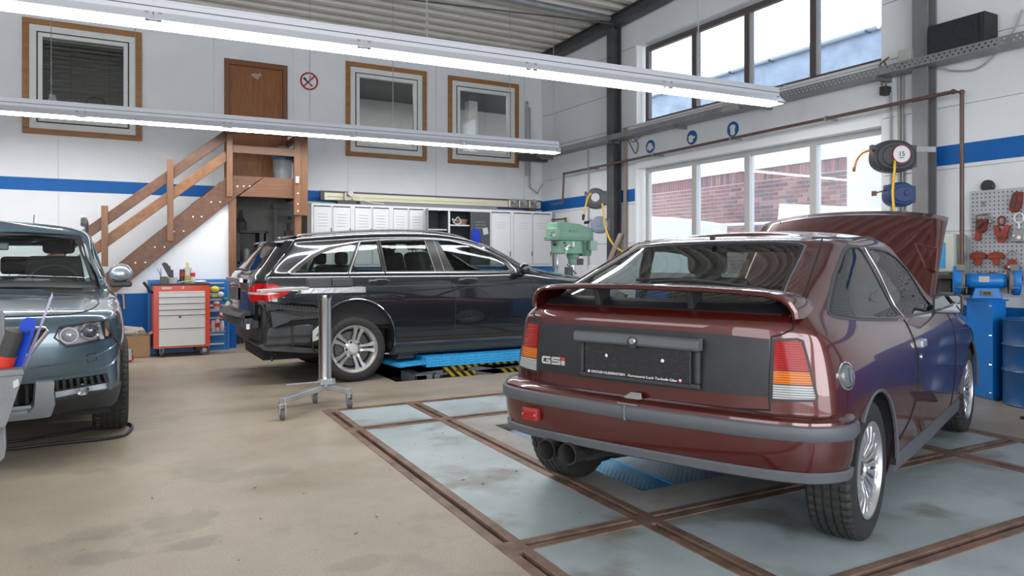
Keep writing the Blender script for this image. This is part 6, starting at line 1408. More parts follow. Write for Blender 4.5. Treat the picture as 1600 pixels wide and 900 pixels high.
def estate_rows():
    zs=[.24,.36,.50,.65,.80,.92,1.0,1.05,1.065]
    hw=[.865,.885,.898,.902,.900,.892,.878,.855,.835,.80,.76,.715,.66,.36,0]
    hw=hw[:9]+hw[9:]
    t=[0,.30,.60,.86,1.0]                       # window rows 9..13 -> fraction to roof edge
    xr=[-.90,-.93,-.97,-.985,-.985,-.985,-.98,-.965,-.93,-.86,-.78,-.71,-.67,-.50,-.42]
    zr=[.34,.42,.52,.65,.80,.92,1.0,1.05,1.09,1.17,1.28,1.36,1.395,1.42,1.43]
    xc={4:[-.78]*8+[-.76,-.70,-.60,-.53,-.49,-.45,-.42],5:[-.35]*8+[-.34,-.28,-.22,-.18,-.15,-.15,-.15],6:[.30]*15,7:[.95]*15,8:[1.55]*8+[1.55,1.50,1.45,1.40,1.36,1.30,1.25],9:[2.05]*8+[2.02,1.88,1.72,1.60,1.52,1.42,1.38]}
    ze={4:1.41,5:1.437,6:1.468,7:1.475,8:1.415,9:1.36}
    rows=[]
    for i in range(15):
        z=lambda c:(zs[i] if i<9 else 1.065+(ze[c]-1.065)*[.25,.55,.82,1.0,1.0][min(i-9,4)]+(0,0,0,0,.025,.035)[i-9])
        r=[(xr[i],0,zr[i]),(xr[i]+.03,-hw[i]*.5,zr[i]),(xr[i]+.06,-hw[i]*.80,zr[i]),(xr[i]+.15,-hw[i]*.95,(zr[i]+z(4))/2)]
        for c in (4,5,6,7,8,9): r.append((xc[c][i],-hw[i],z(c)))
        if i<8:
            zz=[.24,.36,.50,.62,.74,.84,.91,.95][i]; zf=[.24,.34,.44,.54,.62,.70,.76,.80][i]
            h=[0,0,0,0,0,.005,.02,.045][i]
            r+=[(2.5,-hw[i]+h,zs[i]-.02 if i<7 else 1.0),(3.0,-hw[i]+.01+h,zz),(3.42,-hw[i]+.12+h,zf),(3.60,-.45,zf),(3.66,0,zf)]
        elif i==8:
            r+=[(2.42,-.74,1.045),(2.75,-.66,1.01),(2.95,-.52,.975),(3.05,-.3,.965),(3.1,0,.965)]
        else:
            j=i-9
            xa=[2.10,1.88,1.68,1.58,1.46,1.42][j];ya=[.72,.67,.62,.57,.33,0][j];zz=[1.10,1.21,1.31,1.365,1.40,1.41][j]
            r+=[(xa,-ya,zz),(xa+.10,-ya*.78,zz+.01),(xa+.16,-ya*.52,zz+.015),(xa+.19,-ya*.26,zz+.02),(xa+.20,0,zz+.02)]
        rows.append(r)
    return rows
def offroad_rows():
    zs=[.24,.34,.45,.58,.70,.80,.87,.905,.93,.95]
    hw=[.86,.885,.89,.89,.885,.875,.862,.845,.83,.81,.77,.72,.675,.63,.36,0]
    xf=[.66,.76,.82,.85,.855,.84,.78,.62,.05]; zf=[.24,.34,.45,.58,.70,.79,.85,.885,.935]
    rows=[]
    for i in range(16):
        xr=[-3.2,-3.3,-3.35,-3.35,-3.34,-3.33,-3.32,-3.31,-3.30,-3.28,-3.24,-3.2,-3.15,-3.1,-3.0,-2.9][i]
        zz=zs[i] if i<10 else [1.06,1.18,1.31,1.43,1.485,1.505][i-10]
        w=hw[i]
        r=[(xr,0,zz),(xr+.02,-w*.6,zz),(xr+.15,-w*.93,zz),(xr+.45,-w*.98,zz),(-2.4,-w,zz),(-1.9,-w,zz),(-1.4,-w,zz)]
        if i<10: r+=[(-.9,-w,zz),(-.45,-w,zz),(0,-w,zz)]
        else: r+=[(-1.22,-w,zz),([-.72,-.92,-1.08,-1.18,-1.2,-1.2][i-10],-w+.01,zz),([-.62,-.82,-1.0,-1.12,-1.17,-1.17][i-10],-w+.02,zz)]
        if i<9:
            zc=zs[i]*.4+zf[i]*.6
            if i<6: r+=[(.35,-w+(.03 if i<4 else .01),zs[i]),(.62,-w+.065,zc),(xf[i]-.10,-.68,zf[i]),(xf[i]-.02,-.40,zf[i]),(xf[i],0,zf[i])]
            elif i==6: r+=[(.35,-w+.015,zs[i]-.005),(.60,-w+.06,zc-.005),(.72,-.66,zf[i]),(.77,-.38,zf[i]),(.79,0,zf[i])]
            elif i==7: r+=[(.32,-.80,.895),(.50,-.74,.885),(.60,-.58,.885),(.64,-.34,.885),(.66,0,.885)]
            else: r+=[(.12,-.74,.93),(.15,-.62,.935),(.16,-.46,.93),(.17,-.26,.94),(.17,0,.945)]
        elif i==9:
            r+=[(-.52,-.73,.955),(-.46,-.58,.965),(-.42,-.42,.975),(-.40,-.2,.98),(-.40,0,.98)]
            r[8]=(-.62,-.80,.952); r[9]=(-.56,-.775,.955)
        else:
            j=i-10
            xa=[-.55,-.76,-.95,-1.08,-1.16,-1.16][j];ya=[.70,.645,.60,.555,.33,0][j]; z2=[1.06,1.18,1.305,1.42,1.47,1.49][j]
            r+=[(xa,-ya,z2),(xa+.06,-ya*.78,z2+.005),(xa+.11,-ya*.52,z2+.01),(xa+.135,-ya*.26,z2+.015),(xa+.14,0,z2+.015)]
        rows.append(r)
    return rows
CARGLASS = glass('car_glass', (.62, .68, .66), 1.0); REARGLASS = glass('car_glass_rear', (.50, .54, .53), 1.25)
RUBBER = mat('window_rubber', (.02, .02, .022), .5); TRIM = mat('grey_bumper', (.085, .09, .10), .5, var=.08, vscale=9, bump=.1, bscale=200)
def ribbed(name, c1, c2):
    m = mat(name, c1, .22, coat=.25, spec=.3); nt = m.node_tree; N = nt.nodes; K = nt.links; p = N['Principled BSDF']
    tc = N.new('ShaderNodeTexCoord'); w = N.new('ShaderNodeTexWave'); w.bands_direction = 'Z'; w.inputs['Scale'].default_value = 34; K.new(tc.outputs['Object'], w.inputs['Vector'])
    r = N.new('ShaderNodeValToRGB'); r.color_ramp.elements[0].position = .05; r.color_ramp.elements[1].position = .45; r.color_ramp.elements[0].color = (*c2, 1); r.color_ramp.elements[1].color = (*c1, 1)
    K.new(w.outputs['Fac'], r.inputs[0]); K.new(r.outputs[0], p.inputs['Base Color'])
    b = N.new('ShaderNodeBump'); b.inputs['Strength'].default_value = .5; b.inputs['Distance'].default_value = .002; K.new(w.outputs['Fac'], b.inputs['Height']); K.new(b.outputs[0], p.inputs['Normal'])
    return m
def body_root(name, label, cat, loc, heading):
    """heading: direction the nose points, measured from +x"""
    return thing(name, label, cat, loc, heading)
def Lp(name, mb, mt_, par, **k): return part(name, mb, mt_, par, local=True, **k)
# ============================================================ the dark red coupe
def red_car():
    net = Net(coupe_rows()); P_ = paint('paint_dark_red', (.052, .0045, .004), (.105, .0105, .008), .34, .5)
    car = body_root('dark_red_hatchback', 'dark red three-door hatchback with raised bonnet and rear spoiler, seen from behind', 'car', (2.837+.8*-.3649, 2.005+.8*.9311, 0), math.radians(90-68.6))
    SV, RV = (3.6, 11.0), (0.0, 4.3)
    Q = [(-.19, .985), (-.087, 1.04), (.078, 1.127), (.284, 1.215), (.38, 1.252), (.443, 1.262), (.56, 1.264), (.615, 1.24), (.652, 1.128), (.734, .982), (.74, .905), (.60, .892), (.199, .912), (-.149, .940), (-.215, .955)]
    Dw = [(.70, 1.258), (.857, 1.258), (1.10, 1.245), (1.25, 1.215), (1.40, 1.14), (1.53, 1.02), (1.62, .925), (1.60, .893), (1.402, .884), (.85, .892), (.79, .90), (.785, .99), (.745, 1.13)]
    Gr = [(-.19, .985), (-.087, 1.04), (.078, 1.127), (.145, 1.158), (.125, 1.105), (.107, 1.02), (.059, .918), (-.149, .940), (-.215, .955)]
    rw = [(0, 1.285), (-.30, 1.281), (-.43, 1.270), (-.465, 1.258), (-.485, 1.205), (-.515, 1.12), (-.545, 1.05), (-.545, 1.02), (-.52, 1.005), (0, 1.0), (0.0, 1.14)]
    rwg = [(0, 1.272), (-.30, 1.268), (-.42, 1.258), (-.448, 1.247), (-.466, 1.20), (-.497, 1.12), (-.525, 1.05), (-.520, 1.025), (-.50, 1.018), (0, 1.015), (0, 1.14)]
    lampo = [(-.572, .878), (-.66, .884), (-.681, .875), (-.706, .783), (-.735, .663), (-.732, .643), (-.572, .637)]
    lr = lambda z0, z1: [(-.578, z0), (-.80, z0), (-.80, z1), (-.578, z1)]
    blk = [(0, .888), (-.35, .885), (-.563, .876), (-.566, .652), (-.35, .646), (0, .643)]
    T_R = ribbed('lamp_red', (.36, .004, .004), (.10, .001, .001)); T_A = ribbed('lamp_amber', (.62, .15, .004), (.22, .04, .002)); T_C = ribbed('lamp_clear', (.42, .43, .43), (.10, .10, .10))
    GM_ = mat('vent_black', (.02, .021, .024), .5)
    def clip(poly, z0, z1):
        out = []
        for (zc_, keep) in ((z0, 1), (z1, -1)):
            src = out if out else [tuple(p) for p in poly]; out = []
            n = len(src)
            for i in range(n):
                a, b = src[i], src[(i+1) % n]; ia = (a[1]-zc_)*keep >= 0; ib = (b[1]-zc_)*keep >= 0
                if ia: out.append(a)
                if ia != ib: t = (zc_-a[1])/(b[1]-a[1]); out.append((a[0]+(b[0]-a[0])*t, zc_))
        return out
    li = grow(lampo, -.010)
    regs = [
        dict(name='rear_window', mat=REARGLASS, poly=uvp(net, rwg, REAR, RV, (6.5, 13)), off=-.004, depth=0),
        dict(name='rear_window_frit', mat=RUBBER, poly=uvp(net, grow(rwg, .012), REAR, RV, (6.5, 13)), off=-.002, depth=.01),
        dict(name='rear_window_seal', mat=mat('seal_grey', (.12, .13, .145), .4), poly=uvp(net, rw, REAR, RV, (6.5, 13)), off=.002, depth=.01),
        dict(name='tail_lamp', mat=T_C, poly=uvp(net, clip(li, .60, .703), REAR, RV, (2, 8), step=.03), off=.006, depth=.01, both='pair', label='clear reversing section of the tail lamp'),
        dict(name='tail_lamp', mat=T_A, poly=uvp(net, clip(li, .706, .754), REAR, RV, (2, 8), step=.03), off=.006, depth=.01, both='pair', label='amber section of the tail lamp'),
        dict(name='tail_lamp', mat=T_R, poly=uvp(net, clip(li, .757, .90), REAR, RV, (2, 8), step=.03), off=.006, depth=.01, both='pair', label='red section of the tail lamp'),
        dict(name='lamp_frame', mat=RUBBER, poly=uvp(net, lampo, REAR, RV, (2, 8), step=.03), off=.001, depth=.02, both='pair'),
        dict(name='black_tailgate_panel', mat=mat('panel_black', (.016, .017, .019), .42, var=.3, vscale=14, bump=.08, bscale=200), poly=uvp(net, blk, REAR, RV, (2, 8)), off=.003, depth=.008),
        dict(name='spoiler_base', mat=mat('base_black', (.012, .012, .014), .35), poly=uvp(net, [(0, .975), (-.40, .972), (-.585, .968), (-.60, .985), (-.58, 1.0), (-.545, 1.008), (0, 1.008)], REAR, (0, 3.6), (6, 10)), off=.004, depth=.006),
        dict(name='side_vent_grille', mat=GM_, poly=uvp(net, grow(Gr, -.014), SIDE, SV, (5, 13)), off=.002, depth=.008, both='pair'),
        dict(name='quarter_window', mat=CARGLASS, poly=uvp(net, grow(Q, -.014), SIDE, SV, (5, 13)), off=-.004, depth=0, both='pair'),
        dict(name='quarter_window_seal', mat=mat('seal_dark', (.045, .047, .052), .45), poly=uvp(net, Q, SIDE, SV, (5, 13)), off=.001, depth=.015, both='pair'),
        dict(name='door_window', mat=CARGLASS, poly=uvp(net, grow(Dw, -.013), SIDE, SV, (5, 13)), off=-.004, depth=0, both='pair'),
        dict(name='door_window_seal', mat=mat('seal_dark', (.045, .047, .052), .45), poly=uvp(net, Dw, SIDE, SV, (5, 13)), off=.001, depth=.015, both='pair'),
        dict(name='windscreen', mat=CARGLASS, poly=[(8.35, 9.75), (9.5, 9.75), (11.0, 9.75), (11.2, 10.5), (11.2, 12), (11.2, 14), (9.5, 14), (8.35, 14), (8.35, 12)], off=-.004, depth=0),
        dict(name='x', mat=None, poly=[(7.2, 10.3), (7.9, 10.3), (7.9, 14), (7.2, 14)]),
        dict(name='x', mat=None, poly=[(0, 0), (1.5, 0), (1.5, 4.55), (0, 4.55)]),
        dict(name='x', mat=None, poly=uvp(net, circ(0, .30, .335), SIDE, SV, (0, 8), step=.03)),
        dict(name='x', mat=None, poly=uvp(net, circ(2.567, .30, .335), SIDE, (8.0, 12.4), (0, 8), step=.03)),
        dict(name='body_shell', mat=P_, poly=None, depth=.005),
    ]
    cut_panels(net, regs, car, 6)
    # mesh of the side vents
    gp = uvp(net, grow(Gr, -.02), SIDE, SV, (5, 13)); gm = MB()
    for i in range(28):
        for j in range(26):
            x_ = -.21+i*.0145+(j % 2)*.007; z_ = .93+j*.0095
            if inside(np.array([x_]), np.array([z_]), np.array([tuple(p) for p in grow(Gr, -.02)]))[0]:
                uv = net.inv([(x_, z_)], SIDE, SV, (5, 13))[0]; c = net.ev(uv[0], uv[1]); nn = net.nrm(uv[0], uv[1])
                e = np.array([.0105, 0, 0]); f = np.array([0, 0, .0068]); c = c+nn*.006; o = c
                e = e-nn*(e@nn); f = f-nn*(f@nn); gm.add([o, o+e*.42, o+e*.9+f*.7, o+e*.48+f*.7], [(0, 1, 2, 3)])
    Lp('vent_mesh', gm, mat('mesh_light', (.20, .21, .24), .4), car, kind='stuff', fixn=False)
    # seams
    sm = lambda p, ax, vr, ur=None, **k: seam(on_line(net, p, ax, vr, ur), car, **k)
    sm([(.735, .89), (.715, .835), (.715, .767), (.729, .659), (.735, .558), (.705, .49), (.60, .41), (.44, .35)], SIDE, SV, (0, 8), name='door_seam')
    sm([(1.86, .93), (1.88, .80), (1.90, .60), (1.92, .40), (1.90, .25)], SIDE, SV, (0, 8), name='door_seam')
    sm([(-.505, 1.288), (-.535, 1.222), (-.583, 1.108), (-.635, .985), (-.64, .915), (-.60, .893), (-.569, .885), (-.569, .66), (-.572, .600), (-.45, .592), (0, .588)], REAR, RV, (2, 13), name='tailgate_seam', r=.004)
    sm([(-.21, .968), (.10, .935), (.60, .905), (1.3, .895)], SIDE, SV, (5, 8), name='waist_line', r=.003, mt_=P_)
    for s in (1, -1): Lp('roof_strip', MB().tube([tuple(net.ev(12.15, v)*np.array([1, s, 1])+np.array([0, 0, .001])) for v in np.linspace(3.3, 9.6, 26)], .005, 6), mat('seal_dark', (.045, .047, .052), .45), car, smooth=1)
    # chrome edge along the B pillar
    for s in (1, -1): Lp('pillar_trim', MB().tube([tuple(np.array(q)*np.array([1, s, 1])) for q in on_line(net, [(.760, .900), (.757, .985), (.70, 1.128), (.650, 1.25)], SIDE, SV, (5, 13), off=.003)], .0045, 6), mat('pillar_chrome', (.35, .36, .38), .25, metal=.9), car, smooth=1)
    # bumper
    def oz(v): a = abs(v); return .085 if a < 3 else .085+(.045-.085)*(a-3) if a < 4 else .045-.035*(a-4)/.45
    VB = sorted(set([round(x, 3) for x in np.linspace(-4.42, 4.42, 61)]))
    def ring_(prof, k1=1.0, k2=1.0):
        rows = []
        for v0 in VB:
          v = v0*k1; a = abs(v); row = []
          for j_, (off, z) in enumerate(prof):
            zt_, zb_ = .51, .38; kk = 1 if k1 == k2 else k2+(k1-k2)*min(1, max(0, (z-zb_)/(zt_-zb_))); v = v0*kk; a = abs(v); b = net.ev(2.0, a); nn = net.nrm(2.0, a); nn = np.array([nn[0], nn[1], 0]); nn /= np.linalg.norm(nn); s = -1 if v < 0 else 1
            if a < 1e-6: nn = np.array([-1., 0, 0])
            q = b+nn*(oz(v)+off); row.append((q[0], q[1]*s, z))
          rows.append(row)
        return sweep(rows)
    Lp('bumper_upper', ring_([(-.12, .592), (-.035, .592), (-.012, .586), (0, .576), (.002, .565), (-.02, .562), (-.12, .56)]), P_, car, smooth=35)
    Lp('bumper_strip', ring_([(-.03, .566), (.006, .566), (.014, .560), (.018, .545), (.017, .520), (.010, .508), (-.03, .506)]), TRIM, car, smooth=35)
    Lp('bumper_lower', ring_([(-.03, .508), (.003, .508), (.0, .47), (-.006, .42), (-.016, .385), (-.05, .383)], 1.0, .958), P_, car, smooth=35)
    Lp('bumper_lip', ring_([(-.05, .388), (-.012, .388), (-.006, .380), (-.010, .350), (-.022, .343), (-.05, .345)], .958, .958), TRIM, car, smooth=35)
    Lp('bumper_joint', MB().box(-.6555, -.60, .003, .006, .505, .567), mat('joint_line', (.2, .2, .21), .5), car)
    Lp('tow_cover', MB().add([(-.59, -.045, .592), (-.59, .045, .592), (-.64, .05, .570), (-.64, -.05, .570), (-.57, -.03, .612), (-.57, .02, .612)], [(0, 4, 5, 1), (1, 5, 2), (0, 3, 4), (3, 2, 5, 4), (0, 1, 2, 3)]), mat('tow_grey', (.26, .26, .27), .5), car)
    fg = Lp('rear_fog_lamp', MB().box(-.642, -.60, .492, .572, .432, .482), T_R, car, bevel=.008); Lp('rim', MB().box(-.639, -.60, .486, .578, .426, .488), mat('fog_rim', (.25, .02, .02), .4), fg, bevel=.006)
    for y in (.496, .568): Lp('screw', MB().cyl((-.645, y, .458), (-.640, y, .458), .005, 8), CHROME, fg)
    # plate recess, handle bar, lock, lettering
    Lp('plate_surround', ring(-.30, .29, .655, .835, .022, 0, .02).xf(Matrix(((0, 1, 0, -.572), (1, 0, 0, 0), (0, 0, 1, 0), (0, 0, 0, 1)))).box(-.555, -.54, -.29, .28, .66, .83), mat('surround_black', (.03, .031, .034), .45), car, bevel=.006)
    pl = Lp('plate_holder', MB().box(-.575, -.555, -.265, .262, .672, .822), mat('holder_black', (.012, .012, .014), .4), car, bevel=.006)
    em = MB(); rq = random.Random(5)
    for sx in (-1, 1):
        for i in range(26):
            cy = sx*(.175+rq.uniform(-.075, .075)); cz = rq.uniform(.712, .806); w_ = rq.uniform(.008, .022); h_ = rq.uniform(.006, .018)
            em.box(-.5775, -.574, cy-w_, cy+w_, cz-h_, cz-h_+.0025).box(-.5775, -.574, cy-w_, cy-w_+.0025, cz-h_, cz+h_)
    for cy in (.045, -.045): em.box(-.5775, -.574, cy-.022, cy+.022, .728, .730).box(-.5775, -.574, cy-.022, cy+.022, .752, .754).box(-.5775, -.574, cy-.022, cy-.020, .73, .752).box(-.5775, -.574, cy+.020, cy+.022, .73, .752)
    Lp('embossing', em, mat('emboss', (.035, .035, .038), .35), pl, kind='stuff')
    for y in (.142, -.135): Lp('screw_cap', MB().lathe([(.001, -.005), (.006, -.004), (.008, 0)], (-.575, y, .762), 'X', 14), SWH, pl)
    def rear_text(t, size, y, z, x, mt_, par, name='lettering', wd_=None, sp=1.0):
        m = text_mb(t, size, .0006, sp); xs_ = [v[0] for v in m.v]; k = (wd_/(max(xs_)-min(xs_))) if wd_ else 1
        m.v = [(x-c, y-(a-min(xs_))*k, z+b) for a, b, c in m.v]; return Lp(name, m, mt_, par, fixn=False)
    TXT = mat('text_white', (.75, .75, .75), .5)
    rear_text('DR\u00d6GE+GLEISENSTEIN', .0155, .220, .6795, -.5772, TXT, pl, wd_=.172)
    rear_text('Karosserie\u00b7Lack\u00b7Technik\u00b7Glas', .0155, .030, .6795, -.5772, TXT, pl, wd_=.232)
    Lp('maker_dot', MB().lathe([(.001, -.001), (.006, -.001), (.006, 0), (.001, 0)], (-.576, .235, .6845), 'X', 14), TXT, pl)
    Lp('red_mark', MB().box(-.577, -.575, -.222, -.212, .678, .684), mat('mark_red', (.5, .03, .06), .5), pl); Lp('white_mark', MB().box(-.577, -.575, -.222, -.212, .684, .691), TXT, pl)
    hb = Lp('handle_bar', sweep([[(-.55, y, z0), (-.592, y, z0+.002), (-.600, y, z0+.012), (-.596, y, z0+.042), (-.585, y, z0+.052), (-.55, y, z0+.054)] for y, z0 in [(-.306, .815), (-.30, .812), (0, .814), (.30, .812), (.306, .815)]]), TRIM, car, smooth=30, bevel=.003)
    Lp('lock_barrel', MB().lathe([(.001, -.010), (.013, -.010), (.016, -.006), (.018, 0)], (-.598, -.004, .838), 'X', 20), CHROME, hb, smooth=40); Lp('lock_recess', MB().lathe([(.026, -.002), (.001, -.002)], (-.598, -.004, .832), 'X', 20), SBK, hb)
    def poly_rear(pts, x, mt_, par, name): return Lp(name, MB().prism([(y, z) for y, z in pts], x-.003, x, 'YZ'), mt_, par)
    BS = mat('badge_silver', (.62, .62, .63), .3, metal=.6)
    # GSi lettering built from bars
    X0 = -.5405; bz = .690; H = .036; t_ = .0095
    def bar(y0, y1, z0, z1, mt_=BS): return MB().box(X0-.003, X0+.004, min(y0, y1), max(y0, y1), z0, z1)
    g = MB(); yl = .530
    g.box(X0-.003, X0+.006, yl-.050, yl-.006, bz+H-t_, bz+H).box(X0-.003, X0+.006, yl-.010, yl, bz+.004, bz+H-.004).box(X0-.003, X0+.006, yl-.050, yl-.006, bz, bz+t_).box(X0-.003, X0+.006, yl-.052, yl-.042, bz, bz+.020).box(X0-.003, X0+.006, yl-.052, yl-.026, bz+.014, bz+.022)
    Lp('letter_g', g, BS, car)
    g = MB(); yl -= .058
    g.box(X0-.003, X0+.006, yl-.050, yl-.004, bz+H-t_, bz+H).box(X0-.003, X0+.006, yl-.010, yl, bz+.016, bz+H-.003).box(X0-.003, X0+.006, yl-.048, yl-.002, bz+.014, bz+.022).box(X0-.003, X0+.006, yl-.052, yl-.042, bz+.003, bz+.020).box(X0-.003, X0+.006, yl-.050, yl, bz, bz+t_)
    Lp('letter_s', g, BS, car)
    yl -= .058; Lp('letter_i', MB().box(X0-.003, X0+.006, yl-.018, yl, bz, bz+.022), BS, car); Lp('letter_i_dot', MB().box(X0-.003, X0+.006, yl-.018, yl, bz+H-t_-.002, bz+H), mat('dot_red', (.6, .03, .02), .4), car)
    # spoiler
    path = [(-.652, .955, -.43), (-.648, .985, -.435), (-.632, 1.015, -.445), (-.600, 1.040, -.46), (-.55, 1.054, -.48), (-.45, 1.062, -.497), (-.25, 1.069, -.515), (0, 1.072, -.520)]
    path = path+[(-a, b, c) for a, b, c in reversed(path[:-1])]
    rows = []
    for i, (y, z, x) in enumerate(path):
        d = Vector((0, path[min(i+1, len(path)-1)][0]-path[max(i-1, 0)][0], path[min(i+1, len(path)-1)][1]-path[max(i-1, 0)][1])).normalized(); nn = Vector((0, -d.z, d.y))
        e_ = 1+1.1*max(0, (abs(y)-.52)/.13); rows.append([tuple(Vector((x, y, z))+Vector((a*(e_ if a > 0 else 1), 0, 0))+nn*b*(.7+.3*e_)) for a, b in [(-.028, -.010), (-.030, -.002), (-.022, .006), (.03, .013), (.09, .010), (.13, 0), (.08, -.006), (.02, -.013), (-.02, -.014)]])
    sp_ = Lp('rear_spoiler', sweep(rows), P_, car, smooth=35)
    for y in (.252, -.215): Lp('spoiler_strut', MB().prism([(-.47, .965), (-.40, .965), (-.385, 1.06), (-.51, 1.062), (-.49, 1.02)], y-.014, y+.014), mat('strut_black', (.02, .02, .022), .4), sp_, bevel=.005)
    # wiper
    Lp('rear_wiper', MB().tube(curve_pts([(-.40, .02, 1.088), (-.385, -.14, 1.096), (-.38, -.32, 1.086), (-.375, -.50, 1.060)]), .009, 6).tube(curve_pts([(-.385, .10, 1.096), (-.375, -.06, 1.104), (-.37, -.22, 1.096)]), .006, 6), SBK, car, smooth=1)
    Lp('washer_nozzle', MB().ball((.215, 0, 1.302), .014, 6, (1.2, 1, .9)), SBK, car, smooth=1)
    # fuel cap, handle, lock, mirror
    c = net.inv([(-.365, .737)], SIDE, SV, (2, 8))[0]; p = net.ev(*c); nn = net.nrm(*c)
    def on_side(x, z): u = net.inv([(x, z)], SIDE, SV, (0, 10))[0]; return Vector(net.ev(*u)), Vector(net.nrm(*u))
    p, nn = on_side(-.33, .735)
    q_ = nn.to_track_quat('Z', 'Y').to_matrix().to_4x4()
    fc = Lp('fuel_cap', MB().lathe([(.001, .014), (.030, .014), (.042, .008), (.046, .0), (.046, -.01)], n=28).xf(Matrix.Translation(p) @ q_), mat('fuel_dark', (.10, .11, .12), .3, coat=.6), car, smooth=40)
    Lp('fuel_ring', MB().lathe([(.048, .0), (.050, .004), (.056, .002), (.056, -.004)], n=28).xf(Matrix.Translation(p) @ q_), CHROME, car, smooth=40); Lp('cap_grip', MB().box(-.006, .006, -.028, .028, .012, .024).xf(Matrix.Translation(p) @ q_), mat('fuel_dark', (.10, .11, .12), .3, coat=.6), fc, bevel=.003)
    for s in (1, -1):
        p, nn = on_side(.80, .765); P2 = lambda a: tuple(a[0:1])+(a[1]*-1*s if s < 0 else a[1],)+tuple(a[2:])
        mm = MB().box(p.x-.045, p.x+.06, p.y-.028, p.y+.01, p.z-.016, p.z+.024)
        if s < 0: mm.v = mir(mm.v)
        h_ = Lp('door_handle', mm, mat('handle_grey', (.42, .44, .46), .25, metal=.5), car, bevel=.008)
        mm = MB().lathe([(.001, -.010), (.012, -.008), (.014, 0)], (0, 0, 0), 'Y', 16); mm.v = [(a+p.x+.015, b+p.y-.006, c_+p.z-.065) for a, b, c_ in mm.v]
        if s < 0: mm.v = mir(mm.v)
        Lp('door_lock', mm, CHROME, car, smooth=40)
    for s in (1, -1):
        mr = bpy.data.objects.new('door_mirror', None); COL.objects.link(mr); mr.parent = car; mr.location = (1.50, -.855*s, .936); XF[mr.name] = None; mr.rotation_euler = (0, 0, .0); mr.empty_display_size = .1
        rr_ = lambda x, k: [(x, y*k, z*k) for y, z in [(-.075, -.045), (-.070, -.056), (.068, -.058), (.078, -.048), (.078, .042), (.070, .054), (-.060, .058), (-.074, .048)]]
        Lp('mirror_housing', sweep([rr_(.0, 1), rr_(.03, 1.0), rr_(.07, .85), rr_(.09, .5)]), P_, mr, bevel=.006, smooth=40); Lp('mirror_frame', sweep([rr_(-.004, .98), rr_(.002, .98)]), SBK, mr)
        Lp('mirror_glass', sweep([rr_(-.006, .84), rr_(-.004, .84)]), mat('mirror_glass_dark', (.20, .21, .22), .02, metal=1), mr)
        Lp('mirror_arm', MB().beam((.03, .06*s, -.03), (.08, .12*s, -.03), .05, .04), SBK, mr, bevel=.006)
    # sills
    for s in (1, -1):
        rows = []
        for x in np.linspace(.36, 2.22, 20):
            u = net.inv([(x, .26)], SIDE, SV, (0, 4))[0]; b = net.ev(*u); y = b[1]*s
            rows.append([(x, y+.02*s, .285), (x, y-.008*s, .285), (x, y-.012*s, .26), (x, y-.006*s, .205), (x, y+.03*s, .195)])
        Lp('sill_strip', sweep(rows), TRIM, car, smooth=40)
        for w_, cx_ in (('rear', 0.), ('front', 2.567)):
            Lp('arch_trim', MB().tube([(cx_+.338*math.cos(a), s*-(.836 if w_ == 'rear' else .815), .30+.338*math.sin(a)) for a in np.linspace(-.05, 2.35 if w_ == 'rear' else 3.1, 26)], .010, 6), TRIM, car, smooth=1)
            Lp('wheel_well', MB().add([(cx_+.342*math.cos(a), s*yy_, .30+.342*math.sin(a)) for a in np.linspace(-.15, math.pi-.25, 16) for yy_ in (-.834 if cx_ < 1 else -.80, -.50)], [(2*i, 2*i+1, 2*i+3, 2*i+2) for i in range(15)]).add([(cx_+.342*math.cos(a), s*-.50, .30+.342*math.sin(a)) for a in np.linspace(-.15, math.pi-.25, 16)], [tuple(range(16))]), WELL, car)
    # wheels
    for x_ in (0, 2.567):
        wheel(car, x_, -.715, .298, .298, .19, .192, 'lace', -1); wheel(car, x_, .715, .298, .298, .19, .192, 'lace', 1)
    # underside, exhaust
    Lp('underbody', MB().box(.15, 3.1, -.48, .48, .24, .42).box(.37, 2.2, -.78, .78, .23, .40).box(-.52, .2, -.66, .66, .38, .5), WELL, car)
    ST = mat('exhaust_steel', (.17, .155, .15), .32, metal=.9, var=.4, vscale=12)
    ex = Lp('exhaust_box', MB().cyl((-.40, .38, .30), (-.05, .30, .30), .085, 22), mat('muffler', (.06, .055, .05), .5, metal=.5), car, smooth=40, bevel=.01)
    for y in (.432, .312):
        Lp('tailpipe', MB().lathe([(.046, -.64), (.049, -.64), (.049, -.40), (.040, -.36)], (0, y, .305), 'X', 26).xf(Matrix.Identity(4)), ST, ex, smooth=40); Lp('tailpipe_inside', MB().lathe([(.045, -.638), (.043, -.45), (.001, -.45)], (0, y, .305), 'X', 26), mat('soot', (.03, .028, .026), .7), ex, smooth=40)
    # cabin
    Lp('cabin_floor', MB().box(-.40, 1.95, -.62, .62, .38, .46), CABIN, car)
    for s in (1, -1): Lp('door_card', MB().box(-.30, 1.85, s*.66, s*.68, .42, .88), CABIN, car)
    Lp('parcel_shelf', MB().box(-.44, .12, -.55, .55, .90, .925), CABIN, car); Lp('headliner', MB().box(.45, 1.15, -.48, .48, 1.27, 1.285), CABIN, car)
    Lp('rear_bench', MB().beam((.28, 0, .50), (.12, 0, .96), 1.10, .12, (1, 0, 0)).box(.25, .75, -.55, .55, .45, .62), SEAT, car, bevel=.04, smooth=1)
    seatset(car, 1.15, .58, h=.52, tilt=.30)
    Lp('dashboard', MB().prism([(1.60, .5), (1.75, .5), (2.02, .88), (1.75, .93), (1.60, .86)], -.66, .66), CABIN, car, bevel=.02)
    Lp('steering_wheel', MB().tube([(1.50+.05*math.sin(a), .36+.185*math.cos(a), .84+.18*math.sin(a)) for a in np.linspace(0, 2*math.pi, 25)], .014, 7, cap=False), CABIN, car, smooth=1)
